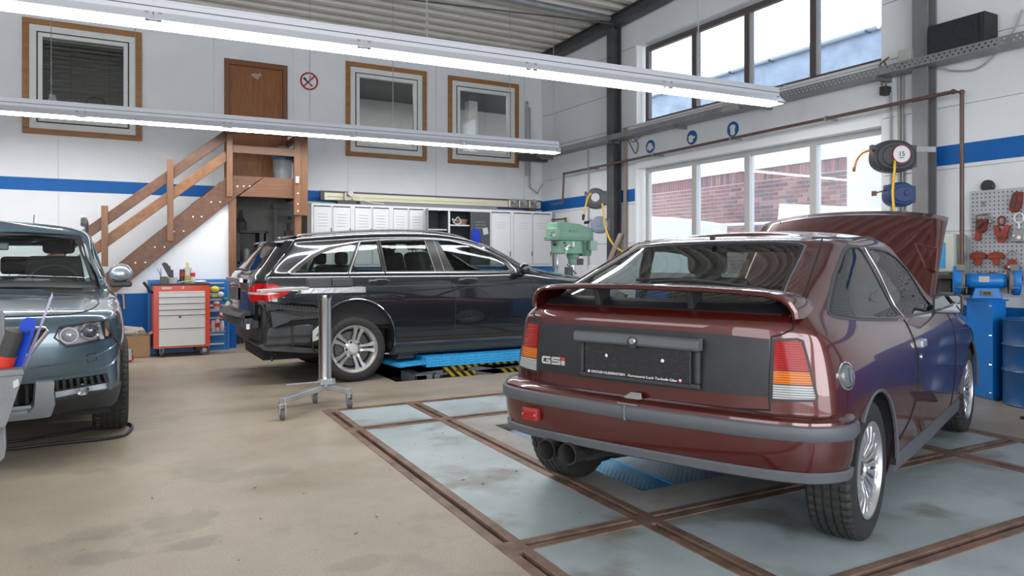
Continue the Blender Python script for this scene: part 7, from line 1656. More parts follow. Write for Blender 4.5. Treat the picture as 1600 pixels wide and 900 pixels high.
    # bonnet propped open; engine bay
    h0 = Vector((2.02, 0, .925)); ang = math.radians(42.5); u_ = Vector((math.cos(ang), 0, math.sin(ang))); n_ = Vector((-math.sin(ang), 0, math.cos(ang)))
    LB_ = .955; bon = lambda t, k: h0+u_*(t*(LB_-.06*abs(k)**3))+n_*(.035*(1-k*k)+.025*math.sin(math.pi*t)-.05*max(0, t-.8)**1.2*2-.008*max(0, abs(k)-.93)/.07-.02)+Vector((0, k*(.692-.025*t), 0)); top = []; bot = []; nu_, nv_ = 14, 16; vs_, fs_ = [], []
    for i in range(nu_+1):
        t = i/nu_
        for j in range(nv_+1):
            k = j/nv_*2-1; wd_ = .675-.025*t; x_ = t*LB_; bulge = .035*(1-k*k)+.025*math.sin(math.pi*t)-.05*max(0, t-.8)**1.2*2
            e_ = -.03*max(0, abs(k)-.93)/.07
            vs_.append(tuple(bon(t, k)))
    for i in range(nu_):
        for j in range(nv_): a = i*(nv_+1)+j; fs_.append((a, a+nv_+1, a+nv_+2, a+1))
    bn_ = Lp('bonnet', MB().add(vs_, fs_), P_, car, smooth=40, fixn=False)
    m_ = bn_.modifiers.new('thick', 'SOLIDIFY'); m_.thickness = .022; m_.offset = -1
    for s in (-1,):
        cs = [(.60, .62), (.60, .40), (.86, .46), (.84, .60)]; fr = [h0+u_*(a*LB_)+n_*.035+Vector((0, -b, 0)) for a, b in [(.40, .60), (.40, .40), (.62, .36), (.66, .58)]]
        fr = [bon(a/LB_, b/.675)+n_*.004 for a, b in [(.555, -.509), (.530, -.648), (.30, -.655), (.32, -.60)]]
        Lp('bonnet_vent', MB().tube([tuple(q) for q in fr+[fr[0]]], .006, 6), mat('vent_edge', (.19, .05, .06), .2, metal=.4, coat=1), bn_, smooth=1)
        Lp('vent_panel', MB().add([tuple(q-n_*.001) for q in fr], [(0, 1, 2, 3)]), P_, bn_, fixn=False)
    Lp('engine_bay', MB().box(2.05, 3.15, -.60, .60, .35, .78), mat('engine_black', (.015, .015, .016), .5), car)
    Lp('engine_cover', MB().box(2.35, 2.85, -.25, .25, .78, .86), mat('engine_alu', (.2, .2, .2), .4, metal=.6), car, bevel=.02)
    Lp('bonnet_stay', MB().cyl((2.9, .55, .80), tuple(h0+u_*.86+Vector((0, .52, 0))), .006, 6), STEEL, car)
    return car
# ============================================================ the black estate
def estate():
    net = Net(estate_rows()); P_ = paint('paint_black', (.006, .008, .012), (.014, .017, .024), .25, .35)
    car = body_root('black_estate_car', 'black estate car with its rear bumper removed, standing over the blue lift', 'car', (2.14, 7.95, 0), 0)
    SV, RV = (2.6, 11.5), (0, 3.5)
    CHR_ = mat('window_chrome', (.38, .39, .41), .34, metal=1)
    O_ = [(-.637, 1.079), (-.541, 1.159), (-.395, 1.263), (-.223, 1.338), (.108, 1.394), (.374, 1.415), (.851, 1.428), (1.073, 1.418), (1.355, 1.365), (1.579, 1.288), (1.744, 1.208), (1.84, 1.10), (1.83, 1.052), (1.403, 1.054), (1.017, 1.060), (.332, 1.062), (-.051, 1.058), (-.60, 1.055)]
    q = [(-.56, 1.078), (-.449, 1.172), (-.302, 1.262), (-.129, 1.324), (.072, 1.368), (-.058, 1.078)]
    rf = [(.11, 1.372), (.278, 1.385), (.302, 1.085), (-.018, 1.082)]
    rd = [(.318, 1.388), (.80, 1.400), (.868, 1.088), (.352, 1.086)]
    fd = [(.955, 1.404), (1.10, 1.398), (1.296, 1.358), (1.565, 1.262), (1.70, 1.182), (1.765, 1.085), (1.091, 1.086)]
    lamp = [(-.95, .86), (-.95, .93), (-.90, .975), (-.779, .975), (-.618, .905), (-.66, .872), (-.823, .812), (-.93, .80)]
    bare = [(-1.3, .665), (-.96, .665), (-.90, .78), (-.813, .812), (-.63, .795), (-.40, .772), (-.30, .70), (-.30, .2), (-1.3, .2)]
    rgp = [(0, 1.10), (-.50, 1.10), (-.66, 1.12), (-.60, 1.30), (-.52, 1.345), (0, 1.36), (0, 1.2)]
    LR = mat('estate_lamp_red', (.50, .005, .006), .2, coat=.25, spec=.3, var=.5, vscale=14); LW_ = mat('estate_lamp_white', (.6, .40, .40), .2, coat=.3)
    regs = [
        dict(name='quarter_window', mat=CARGLASS, poly=uvp(net, q, SIDE, SV, (7, 14)), off=-.004, depth=0, both='pair'),
        dict(name='rear_vent_window', mat=CARGLASS, poly=uvp(net, rf, SIDE, SV, (7, 14)), off=-.004, depth=0, both='pair'),
        dict(name='rear_door_window', mat=CARGLASS, poly=uvp(net, rd, SIDE, SV, (7, 14)), off=-.004, depth=0, both='pair'),
        dict(name='front_door_window', mat=CARGLASS, poly=uvp(net, fd, SIDE, SV, (7, 14)), off=-.004, depth=0, both='pair'),
        dict(name='window_pillars', mat=mat('pillar_black', (.008, .008, .009), .32), poly=uvp(net, grow(O_, -.013), SIDE, SV, (7, 14)), off=0, depth=.02, both='pair'),
        dict(name='window_chrome', mat=CHR_, poly=uvp(net, O_, SIDE, SV, (6.5, 14)), off=.003, depth=.01, both='pair'),
        dict(name='tail_lamp', mat=LW_, poly=uvp(net, [(-.95, .872), (-.95, .892), (-.80, .893), (-.72, .885), (-.82, .872)], SIDE, (1.5, 6), (3, 7)), off=.012, depth=.02, both='pair', label='pale strip in the red tail lamp'),
        dict(name='tail_lamp', mat=LR, poly=uvp(net, lamp, SIDE, (1.5, 6), (3, 7)), off=.010, depth=.02, both='pair'),
        dict(name='rear_window', mat=REARGLASS, poly=uvp(net, rgp, REAR, RV, (7, 14)), off=-.003, depth=0),
        dict(name='windscreen', mat=CARGLASS, poly=[(8.6, 10), (12.0, 10.0), (12.2, 12), (12.2, 14), (8.6, 14)], off=-.003, depth=0),
        dict(name='x', mat=None, poly=uvp(net, bare, SIDE, (2.2, 5.6), (0, 5))),
        dict(name='x', mat=None, poly=uvp(net, circ(.01, .415, .395), SIDE, SV, (0, 5.5), step=.03)),
        dict(name='x', mat=None, poly=uvp(net, circ(2.84, .39, .385), SIDE, (9, 13), (0, 6), step=.03)),
        dict(name='x', mat=None, poly=[(0, 0), (2.85, 0), (2.85, 2.9), (0, 2.9)]),
        dict(name='body_shell', mat=P_, poly=None, depth=.02),
    ]
    cut_panels(net, regs, car, 5)
    sm = lambda p, ax, vr, ur=None, **k: seam(on_line(net, p, ax, vr, ur), car, **k)
    sm([(-.051, 1.059), (-.028, .97), (.05, .90), (.162, .825), (.26, .74), (.335, .654), (.39, .53), (.415, .40)], SIDE, SV, (0, 8), name='door_seam')
    sm([(.997, 1.051), (1.035, .95), (1.059, .854), (1.076, .703), (1.07, .55), (1.043, .395)], SIDE, SV, (0, 8), name='door_seam'); sm([(.415, .40), (1.04, .39), (1.95, .38)], SIDE, SV, (0, 8), name='door_seam')
    sm([(2.0, 1.0), (2.05, .8), (2.0, .6), (1.95, .38)], SIDE, SV, (0, 8), name='door_seam'); sm([(.80, 1.402), (.88, 1.06)], SIDE, SV, (8, 13), name='pillar_line', r=.004, mt_=CHR_); sm([(.905, 1.403), (.985, 1.06)], SIDE, SV, (8, 13), name='pillar_line', r=.004, mt_=CHR_)
    sm([(.10, 1.385), (-.045, 1.062)], SIDE, SV, (8, 13), name='pillar_line', r=.010, mt_=CHR_); sm([(.298, 1.40), (.328, 1.062)], SIDE, SV, (8, 13), name='pillar_line', r=.007)
    sm([(-.64, 1.335), (-.70, 1.25), (-.76, 1.12), (-.80, 1.0)], SIDE, (2.3, 5), (5, 13), name='tailgate_seam')
    sm([(-.60, .905), (-.2, .925), (.5, .935), (1.5, .93), (2.3, .905)], SIDE, SV, (4, 7), name='waist_line', r=.004, mt_=P_)
    for s in (1, -1):
        Lp('roof_rail', MB().tube([tuple((net.ev(12.6, v)+np.array([0, 0, .018]))*np.array([1, s, 1])) for v in np.linspace(3.2, 9.2, 24)], .012, 8), mat('rail_alu', (.45, .46, .48), .25, metal=.9), car, smooth=1)
        for x_ in (.25, 1.235):
            u = net.inv([(x_, .99)], SIDE, SV, (4, 8))[0]; p = Vector(net.ev(*u)); mm = MB().ball((p.x, p.y-.028, p.z), .03, 8, (3.4, .55, .9)).ball((p.x, p.y-.002, p.z-.005), .035, 8, (3.3, .4, 1.0))
            if s < 0: mm.v = mir(mm.v)
            Lp('door_handle', mm, mat('gloss_black', (.008, .008, .009), .12, coat=1), car, smooth=1)
        rows = []
        for x_ in np.linspace(.40, 2.46, 16):
            y = -.892*s; rows.append([(x_, y+.03*s, .372), (x_, y-.006*s, .365), (x_, y-.016*s, .33), (x_, y-.004*s, .262), (x_, y+.05*s, .245)])
        Lp('sill', sweep(rows), paint('paint_sill', (.02, .03, .042), (.03, .042, .055), .3, .3), car, smooth=35)
        for cx_, cz_, ra in ((.01, .415, .395), (2.84, .39, .385)):
            Lp('arch_lip', MB().tube([(cx_+(ra+.004)*math.cos(a), s*-.902, cz_+(ra+.004)*math.sin(a)) for a in np.linspace(-.2 if cx_ < 1 else .0, 2.55 if cx_ < 1 else 3.1, 28)], .010, 6), P_, car, smooth=1)
            Lp('wheel_well', MB().add([(cx_+(ra+.02)*math.cos(a), s*yy_, cz_+(ra+.02)*math.sin(a)) for a in np.linspace(-.3, math.pi+.3, 18) for yy_ in (-.885, -.55)], [(2*i, 2*i+1, 2*i+3, 2*i+2) for i in range(17)]).add([(cx_+(ra+.02)*math.cos(a), s*-.55, cz_+(ra+.02)*math.sin(a)) for a in np.linspace(-.3, math.pi+.3, 18)], [tuple(range(18))]), mat('well_liner', (.035, .032, .03), .85), car)
        mr = Lp('door_mirror', MB().ball((1.86, -.99*s, 1.10), .085, 10, (.75, 1.0, .72)), P_, car, smooth=1); Lp('mirror_arm', MB().beam((1.87, -.93*s, 1.05), (1.90, -.84*s, 1.04), .06, .03), P_, mr, bevel=.008)
    Lp('tail_spoiler', sweep([[(-.72+.06*abs(y)**2, y, 1.372-.02*y*y), (-.735+.06*abs(y)**2, y, 1.385-.02*y*y), (-.50, y, 1.425-.05*y*y), (-.50, y, 1.39-.05*y*y)] for y in np.linspace(-.6, .6, 11)]), P_, car, smooth=35)
    Lp('rear_wiper', MB().tube([(-.96, -.02, 1.10), (-.99, -.10, 1.11), (-.93, -.45, 1.10)], .012, 6), SBK, car, smooth=1)
    Lp('number_plate', MB().box(-1.005, -.985, -.22, .26, .80, .92), mat('plate_black', (.05, .05, .05), .4), car); Lp('plate_bar', MB().box(-1.01, -.97, -.45, .45, .975, 1.02), CHR_, car, bevel=.006)
    # bare rear structure
    BK = mat('bare_plastic', (.018, .018, .019), .55, var=.4, vscale=9); BK2 = mat('bare_plastic2', (.045, .046, .048), .5, var=.4, vscale=8); bs = bpy.data.objects.new('rear_structure', None); COL.objects.link(bs); bs.parent = car; XF[bs.name] = None; bs.empty_display_size = .1
    P = lambda n_, m_, mt_, **k: Lp(n_, m_, mt_, bs, **k)
    P('inner_panel', MB().box(-.86, -.30, -.80, .80, .35, .84).box(-.93, -.5, -.74, .74, .66, .82), BK, bevel=.03)
    P('crash_bar', sweep([[(-1.02+.10*abs(y)**2, y, .55), (-1.06+.10*abs(y)**2, y, .57), (-1.06+.10*abs(y)**2, y, .64), (-1.02+.10*abs(y)**2, y, .66), (-.97+.10*abs(y)**2, y, .64), (-.97+.10*abs(y)**2, y, .56)] for y in np.linspace(-.62, .62, 15)]), BK2, bevel=.004)
    P('foam_strip', sweep([[(-1.06+.11*abs(y)**2, y, .635), (-1.10+.11*abs(y)**2, y, .66), (-1.05+.11*abs(y)**2, y, .695), (-.93, y, .70), (-.93, y, .64)] for y in np.linspace(-.66, .66, 15)]), BK, bevel=.006)
    P('mount_block', MB().box(-1.0, -.86, -.66, -.52, .54, .68).box(-.97, -.93, -.70, -.66, .56, .62), BK2, bevel=.01)
    P('air_box', MB().prism([(-.62, .62), (-.30, .64), (-.30, .70), (-.38, .735), (-.80, .72), (-.80, .70)], -.87, -.80), BK2, bevel=.008)
    P('air_box_fold', MB().prism([(-.80, .715), (-.78, .56), (-.52, .655), (-.62, .68)], -.885, -.86), BK2, bevel=.005)
    P('trunk_pan', MB().prism([(-.86, .38), (-.40, .38), (-.36, .56), (-.44, .60), (-.82, .57)], -.84, -.55), BK2, bevel=.03, smooth=1)
    P('pan_rib', MB().box(-.82, -.42, -.855, -.84, .47, .485).box(-.60, -.585, -.855, -.84, .38, .58), BK, bevel=.003)
    P('clip_rail', sweep([[(x_, -.90, z_), (x_, -.87, z_+.01), (x_, -.87, z_+.05), (x_, -.895, z_+.045)] for x_, z_ in [(-.82, .745), (-.62, .722), (-.42, .700), (-.27, .69)]]), BK2, bevel=.003)
    for k in range(16): P('clip', MB().box(-.80+k*.034, -.785+k*.034, -.912, -.895, .765-k*.0036, .785-k*.0036), BK)
    P('grey_bracket', MB().prism([(-.42, .42), (-.355, .44), (-.33, .50), (-.25, .58), (-.25, .68), (-.30, .68), (-.33, .60), (-.42, .52)], -.925, -.905), mat('bracket_pale', (.38, .42, .38), .4), bevel=.004)
    P('bracket_groove', MB().beam((-.385, -.928, .47), (-.275, -.928, .63), .004, .012, (0, 0, 1)), SBK)
    P('liner_edge', MB().prism([(-.34, .30), (-.20, .34), (-.235, .50), (-.26, .66), (-.31, .66), (-.33, .50)], -.88, -.80), BK, bevel=.02)
    P('lower_tray', MB().prism([(-.90, .40), (-.84, .345), (-.45, .30), (-.26, .29), (-.26, .33), (-.50, .36), (-.80, .42)], -.82, -.2), BK2, bevel=.008)
    P('loom', MB().tube(curve_pts([(-.88, -.86, .80), (-.85, -.88, .74), (-.80, -.87, .68), (-.84, -.85, .60), (-.86, -.84, .52), (-.83, -.83, .44)]), .010, 6).tube(curve_pts([(-.75, -.88, .76), (-.70, -.89, .74), (-.66, -.885, .76)]), .008, 6), BK, smooth=1)
    P('lamp_mount', MB().box(-.90, -.62, -.87, -.70, .78, .82).box(-.84, -.74, -.88, -.80, .72, .80), BK2, bevel=.008)
    P('reflector_tab', MB().box(-.985, -.955, -.705, -.70, .545, .595), SWH)
    Lp('underbody', MB().box(-.80, 3.2, -.52, .52, .22, .50).box(.42, 2.4, -.84, .84, .245, .50), WELL, car)
    for x_ in (0, 2.84):
        wheel(car, x_, -.78, .322, .322, .215, .222, 'twin', -1); wheel(car, x_, .78, .322, .322, .215, .222, 'twin', 1)
    Lp('cabin_floor', MB().box(-.75, 2.0, -.72, .72, .50, .60), CABIN, car); Lp('headliner', MB().box(-.30, 1.25, -.60, .60, 1.40, 1.415), mat('headliner', (.22, .23, .22), .8), car)
    for s in (1, -1): Lp('door_card', MB().box(-.6, 2.0, s*.80, s*.82, .55, 1.04), CABIN, car)
    Lp('rear_bench', MB().beam((.18, 0, .70), (.02, 0, 1.14), 1.3, .12, (1, 0, 0)), SEAT, car, bevel=.04, smooth=1)
    for y in (-.42, .42): Lp('headrest', MB().box(-.05, .04, y-.12, y+.12, 1.15, 1.28), SEAT, car, bevel=.03, smooth=1)
    seatset(car, .95, .78, h=.52, tilt=.25)
    Lp('dashboard', MB().prism([(1.65, .6), (2.0, .6), (2.10, 1.0), (1.85, 1.07), (1.68, 1.0)], -.76, .76), CABIN, car, bevel=.03)
    Lp('steering_wheel', MB().tube([(1.50+.06*math.sin(a), -.36*-1+.19*math.cos(a), 1.0+.17*math.sin(a)) for a in np.linspace(0, 2*math.pi, 25)], .014, 7, cap=False), CABIN, car, smooth=1)
    return car
# ============================================================ the grey-blue off-roader, seen from the front
def offroad():
    net = Net(offroad_rows()); P_ = paint('paint_slate', (.055, .098, .132), (.09, .148, .19), .28, .45)
    car = body_root('slate_blue_suv', 'slate blue compact off-roader at the left edge, facing the camera', 'car', (-.77, 5.95, 0), -math.pi/2)
    FV, SV = (9.5, 14), (4, 11.6)
    ws = [(-.40, 0), (-.44, -.35), (-.56, -.66), (-.60, -.69)]
    head = [(-.502, .728), (-.527, .792), (-.647, .806), (-.785, .818), (-.80, .76), (-.815, .70), (-.567, .666)]
    SK = mat('skid_silver', (.42, .45, .48), .35, metal=.3); BP = mat('bumper_black', (.03, .031, .033), .5); GP = mat('grille_black', (.012, .012, .013), .5)
    fog = [(-.506, .397), (-.784, .420), (-.787, .374), (-.507, .338)]
    vent = [(-.500, .470), (-.775, .480), (-.790, .424), (-.50, .401)]
    skid = [(-.41, .470), (-.500, .470), (-.495, .40), (-.500, .335), (-.475, .255), (-.46, .246), (0, .246), (0, .285), (-.36, .285), (-.395, .33)]
    lowb = [(-.50, .336), (-.60, .348), (-.80, .372), (-.90, .40), (-.95, .30), (-.86, .27), (-.475, .245)]
    lowgr = [(0, .47), (-.402, .465), (-.391, .345), (-.36, .30), (0, .30)]
    gr = [(0, .79), (-.455, .785), (-.47, .77), (-.377, .640), (0, .63)]
    F3 = (1, 2)
    glassP = [(10.15, 9.95), (12.9, 9.95), (12.9, 14), (10.15, 14)]
    sidew = lambda a, b: [(9.8, a), (12.3, a), (12.3, b), (9.8, b)]
    hd_ = uvp(net, head, F3, FV, (2, 7.2), step=.03)
    lit = dict(off=0, depth=.03)
    regs = [
        dict(name='windscreen', mat=glass('screen_glass', (.88, .95, .93), 1.0), poly=[(9.75, 10.25), (12.45, 10.25), (12.45, 14), (9.75, 14)], off=-.004, depth=0),
        dict(name='windscreen_frit', mat=RUBBER, poly=[(9.15, 9.85), (12.75, 9.85), (12.75, 14), (9.15, 14)], off=-.001, depth=.01),
        dict(name='side_window', mat=CARGLASS, poly=[(9.9, 4.2), (12.3, 4.2), (12.3, 6.1), (9.9, 6.1)], off=-.004, depth=0, both='pair'),
        dict(name='side_window', mat=CARGLASS, poly=[(9.9, 6.3), (12.3, 6.3), (12.2, 8.6), (11, 9.1), (9.9, 9.5)], off=-.004, depth=0, both='pair'),
        dict(name='rear_window', mat=glass('screen_glass', (.88, .95, .93), 1.0), poly=[(9.8, 0), (12.3, 0), (12.3, 2.3), (9.8, 2.3)], off=-.004, depth=0),
        dict(name='headlamp_glass', mat=glass('lamp_glass', (.93, .95, .97), 1.6), poly=uvp(net, grow(head, -.006), F3, FV, (2, 7.2), step=.03), off=.006, depth=0, both='pair'),
        dict(name='headlamp_edge', mat=RUBBER, poly=uvp(net, grow(head, .003), F3, FV, (2, 7.4), step=.03), off=.002, depth=.05, both='pair'),
        dict(name='fog_lamp_glass', mat=glass('lamp_glass', (.93, .95, .97), 1.6), poly=uvp(net, fog, F3, FV, (0, 5), step=.03), off=.004, depth=0, both='pair'),
        dict(name='x', mat=None, poly=uvp(net, vent, F3, FV, (0, 5), step=.03)),
        dict(name='x', mat=None, poly=uvp(net, lowgr, F3, FV, (0, 5))),
        dict(name='skid_plate', mat=SK, poly=uvp(net, skid, F3, FV, (0, 5), step=.03), off=.022, depth=.03),
        dict(name='lower_bumper', mat=BP, poly=uvp(net, lowb, F3, (9.8, 14), (0, 4), step=.03), off=.006, depth=.03, both='pair'),
        dict(name='x', mat=None, poly=uvp(net, gr, F3, FV, (3, 7))),
        dict(name='x', mat=None, poly=uvp(net, circ(0.0, .32, .385), SIDE, (8, 11.7), (0, 7), step=.03)),
        dict(name='x', mat=None, poly=uvp(net, circ(-2.58, .32, .385), SIDE, (2.5, 6), (0, 7), step=.03)),
        dict(name='x', mat=None, poly=uvp(net, [(-.52, .249), (-.62, .268), (-.80, .295), (-.90, .31), (-1.0, .1), (-.52, .1)], F3, (9.8, 14), (0, 4))),
        dict(name='body_shell', mat=P_, poly=None, depth=.02),
    ]
    cut_panels(net, regs, car, 5)
    # headlamp inside: bowl, projector, indicator
    def front_pt(y, z, off=0, ur=(2, 7.2)):
        u = net.inv([(-abs(y), z)], F3, FV, ur)[0]; p = net.ev(*u)+net.nrm(*u)*off; return Vector((p[0], p[1]*(1 if y < 0 else -1), p[2]))
    BOWL = mat('lamp_bowl', (.86, .87, .90), .3, metal=.15, bump=.9, bscale=45); LENS = mat('projector_lens', (.10, .12, .15), .02, coat=1, metal=.6)
    for s in (-1, 1):
        rows = []
        hp_ = grow(head, .012)
        A = [front_pt(s*-a, b, -.015) for a, b in [tuple(q) for q in hp_]]; B = [q+Vector((-.05, 0, 0)) for q in A]
        n = len(A); Lp('lamp_bowl', MB().add(A+B, [(i, (i+1) % n, n+(i+1) % n, n+i) for i in range(n)]+[tuple(range(n, 2*n))]), BOWL, car)
        for (yy_, zz_, rr_, mt_, nm) in ((.695, .757, .052, CHROME, 'projector_ring'), (.582, .738, .050, BOWL, 'reflector')):
            c = front_pt(s*yy_, zz_, -.02); o = Lp(nm, MB().lathe([(rr_*.80, .0), (rr_, .006), (rr_*1.05, .0), (rr_*.8, -.05)], tuple(c), 'X', 32), mt_, car, smooth=1)
            Lp('lens', MB().lathe([(.001, .012), (rr_*.4, .010), (rr_*.72, 0), (rr_*.8, -.01)], tuple(c), 'X', 28), LENS if nm[0] == 'p' else mat('bulb_glass', (.5, .5, .52), .1, metal=.4), o, smooth=1)
        c = front_pt(s*.79, .765, -.015); Lp('indicator', MB().box(c.x-.03, c.x-.01, c.y-.008, c.y+.008, .71, .81), mat('indicator_orange', (.55, .22, .05), .3), car)
        c = front_pt(s*.765, .745, -.012); Lp('lamp_divider', MB().beam((c.x, c.y, .69), (c.x-.02, c.y-s*.05, .80), .02, .016), mat('lamp_white', (.62, .63, .68), .35), car)
        # fog lamp bowl, vent slats
        A = [front_pt(s*-a, b, -.012, (0, 5)) for a, b in [tuple(q) for q in grow(fog, .004)]]; B = [q+Vector((-.04, 0, 0)) for q in A]; n = 4
        Lp('fog_bowl', MB().add(A+B, [(i, (i+1) % n, n+(i+1) % n, n+i) for i in range(n)]+[tuple(range(n, 2*n))]), mat('fog_silver', (.85, .86, .87), .4, bump=.5, bscale=60), car)
        c = front_pt(s*.65, .385, -.015, (0, 5)); Lp('fog_bulb', MB().lathe([(.018, .002), (.036, .008), (.030, -.02)], tuple(c), 'X', 20), CHROME, car, smooth=1)
        A = [front_pt(s*-a, b, -.006, (0, 5)) for a, b in [tuple(q) for q in grow(vent, .004)]]; B = [q+Vector((-.05, 0, 0)) for q in A]
        Lp('vent_recess', MB().add(A+B, [(i, (i+1) % n, n+(i+1) % n, n+i) for i in range(n)]+[tuple(range(n, 2*n))]), GP, car)
        for k in range(8):
            t = k/7; a = front_pt(s*(.515+.245*t), .470+.008*t, .004, (0, 5)); b = front_pt(s*(.515+.26*t), .410+.016*t, .004, (0, 5)); Lp('vent_slat', MB().beam(a, b, .018, .018, (1, 0, 0)), BP, car, bevel=.003)
        # washer flap outline
        pts_ = [front_pt(s*y_, z_, .001) for y_, z_ in ((.668, .612), (.715, .618), (.722, .575), (.676, .562))]
        Lp('washer_flap_seam', MB().tube([tuple(q) for q in pts_+[pts_[0]]], .0022, 5), mat('seam_black', (.006, .006, .007), .6), car)
    # grille: chrome frame, badge-less dark slats
    gl = [(-.0, .79), (-.455, .785), (-.47, .77), (-.377, .640), (0, .63)]
    fr_ = [front_pt(a, b, .008, (3, 7)) for a, b in gl]; fr2 = [Vector((q.x, -q.y, q.z)) for q in reversed(fr_)]
    Lp('grille_frame', MB().tube([tuple(q) for q in fr_[:1]+fr_[1:]+fr2[:-1]+fr_[:1]], .014, 8), CHROME, car, smooth=1)
    gA = [front_pt(a, b, -.03, (3, 7)) for a, b in gl]; gB = [Vector((q.x, -q.y, q.z)) for q in reversed(gA)]
    Lp('grille_back', MB().add([tuple(q) for q in gA+gB], [tuple(range(10))]), GP, car)
    for k in range(-11, 12):
        y = k*.038; w_ = .785 if abs(y) < .44 else .77; zb = .64 if abs(y) < .37 else .64+(abs(y)-.377)*1.3
        a = front_pt(-abs(y)-1e-4, w_-.01, -.004, (3, 7)); b = front_pt(-abs(y)-1e-4, zb+.01, -.004, (3, 7)); a.y = y; b.y = y; Lp('grille_slat', MB().beam(a, b, .010, .02, (1, 0, 0)), BP, car)
    lg = [front_pt(a, b, -.04, (0, 5)) for a, b in lowgr]; lg2 = [Vector((q.x, -q.y, q.z)) for q in reversed(lg)]
    Lp('lower_grille_back', MB().add([tuple(q) for q in lg+lg2], [tuple(range(10))]), GP, car)
    for k in range(-7, 8):
        y = k*.052; a = front_pt(-abs(y)-1e-4, .462, -.008, (0, 5)); b = front_pt(-abs(y)-1e-4, .335, -.008, (0, 5)); a.y = y; b.y = y; Lp('lower_grille_slat', MB().beam(a, b, .016, .02, (1, 0, 0)), BP, car)
    Lp('lower_grille_bar', MB().tube([tuple(q) for q in [front_pt(-.38, .328, .016, (0, 5)), front_pt(-.01, .322, .016, (0, 5)), front_pt(.38, .328, .016, (0, 5))]], .012, 8), SK, car, smooth=1)
    # bonnet and door seams
    sm = lambda P3_, **k: seam(P3_, car, **k)
    line = lambda uv: [tuple(net.ev(u, v)+net.nrm(u, v)*.001) for u, v in uv]
    bl_ = [(6.25, 14), (6.2, 13), (6.25, 12.3), (6.7, 11.7), (7.1, 11.1), (7.4, 10.6), (7.9, 10.2), (8.6, 9.9), (9.3, 9.6)]
    bp = []
    for (a, b), (c, d) in zip(bl_, bl_[1:]): bp += [(a+(c-a)*k/4, b+(d-b)*k/4) for k in range(4)]
    sm(line(bp), name='bonnet_seam', r=.004)
    sm(line([(u, 8.9-.05*u) for u in np.linspace(1, 9.4, 14)]), name='door_seam')
    for pts_, r_ in (([(-.385, .560), (-.60, .578), (-.75, .612), (-.83, .655)], .007), ([(-.42, .497), (-.60, .502), (-.78, .522), (-.84, .575)], .007)):
        sm(on_line(net, pts_, F3, FV, (1.5, 6), off=-.001, sm=5), name='bumper_fold', r=r_, mt_=P_)
    sm(on_line(net, [(-.815, .70), (-.845, .64), (-.86, .58), (-.862, .50)], F3, (9.8, 14), (1, 6)), name='bumper_seam')
    bc_ = [(6.35, 12.6), (7.0, 12.5), (7.6, 12.3), (8.2, 12.1), (8.8, 11.9)]
    sm(line([(a, b) for a, b in bc_]), name='bonnet_crease', r=.006, mt_=P_)
    Lp('scuttle', MB().add([(-.30, y, .962) for y in (-.70, .70)]+[(-.44, y, .985) for y in (-.70, .70)], [(0, 1, 3, 2)]), SBK, car, fixn=False)
    for y0, y1 in ((.62, -.05), (-.05, -.62)): Lp('wiper', MB().tube(curve_pts([(-.36, y0, .985), (-.40, (y0+y1)/2, 1.0), (-.42, y1, 1.005)]), .010, 6), SBK, car, smooth=1)
    # mirrors, roof rails, aerial
    for s in (1, -1):
        mm = MB().ball((0, 0, 0), .085, 12, (.75, 1.0, .95)); mm.v = [(x_-.50, s*(.872+y_), 1.085+z_+(0 if z_ > 0 else -z_*.25)) for x_, y_, z_ in mm.v]
        mr = Lp('door_mirror', mm, mat('mirror_silver', (.30, .34, .38), .25, metal=.6, coat=1), car, smooth=1)
        Lp('mirror_base', MB().box(-.53, -.46, s*.80, s*.95, .985, 1.03), SBK, mr, bevel=.015)
        Lp('mirror_glass', MB().lathe([(.001, 0), (.075, 0)], (-.563, s*.872, 1.09), 'X', 20), mat('mirror_glass', (.75, .78, .80), .02, metal=1), mr)
        rail = [(-1.42, s*.60, 1.50), (-1.50, s*.60, 1.555), (-1.7, s*.60, 1.57), (-2.6, s*.60, 1.57), (-2.9, s*.60, 1.50)]
        Lp('roof_rail', MB().tube(curve_pts(rail), .022, 8), mat('rail_silver', (.35, .36, .38), .3, metal=.8), car, smooth=1)
        Lp('wheel_well', MB().add([(.405*math.cos(a), s*yy_, .32+.405*math.sin(a)) for a in np.linspace(-.3, math.pi+.3, 18) for yy_ in (-.87, -.50)], [(2*i, 2*i+1, 2*i+3, 2*i+2) for i in range(17)]), WELL, car)
        Lp('wheel_deflector', MB().box(.36, .44, s*.52, s*.80, .19, .30), WELL, car)
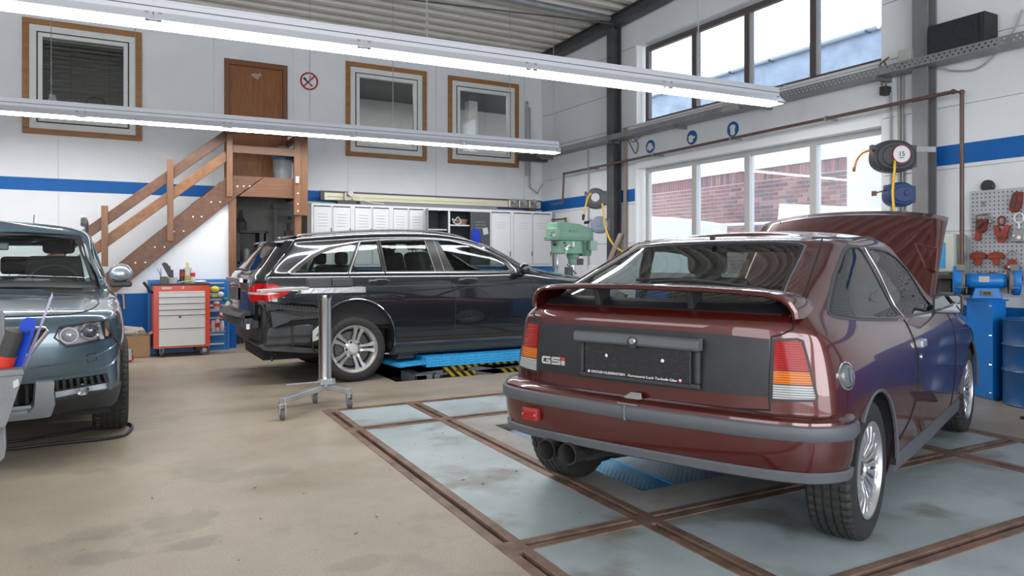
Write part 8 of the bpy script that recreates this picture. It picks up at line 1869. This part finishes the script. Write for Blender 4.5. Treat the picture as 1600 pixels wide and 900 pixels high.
    Lp('aerial', MB().cyl((-2.9, .13, 1.50), (-3.0, .13, 1.66), .004, 6), SBK, car)
    Lp('rearview_mirror', MB().box(-.98, -.95, -.11, .11, 1.27, 1.33), mat('mirror_back', (.10, .10, .11), .4), car, bevel=.01)
    Lp('underbody', MB().box(-3.1, .55, -.50, .50, .22, .50).box(-2.1, -.45, -.83, .83, .24, .5), WELL, car)
    for x_ in (0, -2.58): wheel(car, x_, -.80, .328, .328, .215, .205, 'twin', -1); wheel(car, x_, .80, .328, .328, .215, .205, 'twin', 1)
    Lp('cabin_floor', MB().box(-3.1, -.55, -.72, .72, .50, .58), CABIN, car); Lp('dashboard', MB().prism([(-.62, .6), (-.95, .6), (-.98, .93), (-.85, 1.0), (-.62, .97)], -.74, .74), CABIN, car, bevel=.03)
    Lp('instrument_hood', MB().lathe([(.001, .10), (.12, .09), (.20, .04), (.22, 0)], (-.93, .40, .95), n=24), CABIN, car, smooth=1)
    Lp('steering_wheel', MB().tube([(-1.10-.06*math.sin(a), .40+.185*math.cos(a), .98+.17*math.sin(a)) for a in np.linspace(0, 2*math.pi, 25)], .016, 7, cap=False), CABIN, car, smooth=1)
    for s in (1, -1): Lp('door_card', MB().box(-3.0, -.7, s*.80, s*.82, .55, .93), CABIN, car)
    # seats face the nose (+x)
    seatset(car, -1.75, .74, ys=(-.38, .40), h=.50, tilt=.22); seatset(car, -2.62, .64, ys=(-.45, 0, .45), w=.42, h=.40, tilt=.2)
    Lp('curtain_airbag_trim', MB().tube(curve_pts([(-.66, .66, 1.04), (-.82, .635, 1.18), (-1.02, .60, 1.32), (-1.12, .575, 1.36)]), .030, 8), mat('pillar_lining', (.42, .47, .45), .7), car, smooth=1)
    Lp('sun_visor', MB().box(-1.30, -1.15, .12, .52, 1.375, 1.40), mat('pillar_lining', (.42, .47, .45), .7), car, bevel=.01)
    Lp('hanging_tag', MB().beam((-1.16, .385, 1.45), (-1.02, .372, 1.345), .085, .004, (0, 0, 1)), SBK, car)
    return car
red_car(); estate(); offroad()
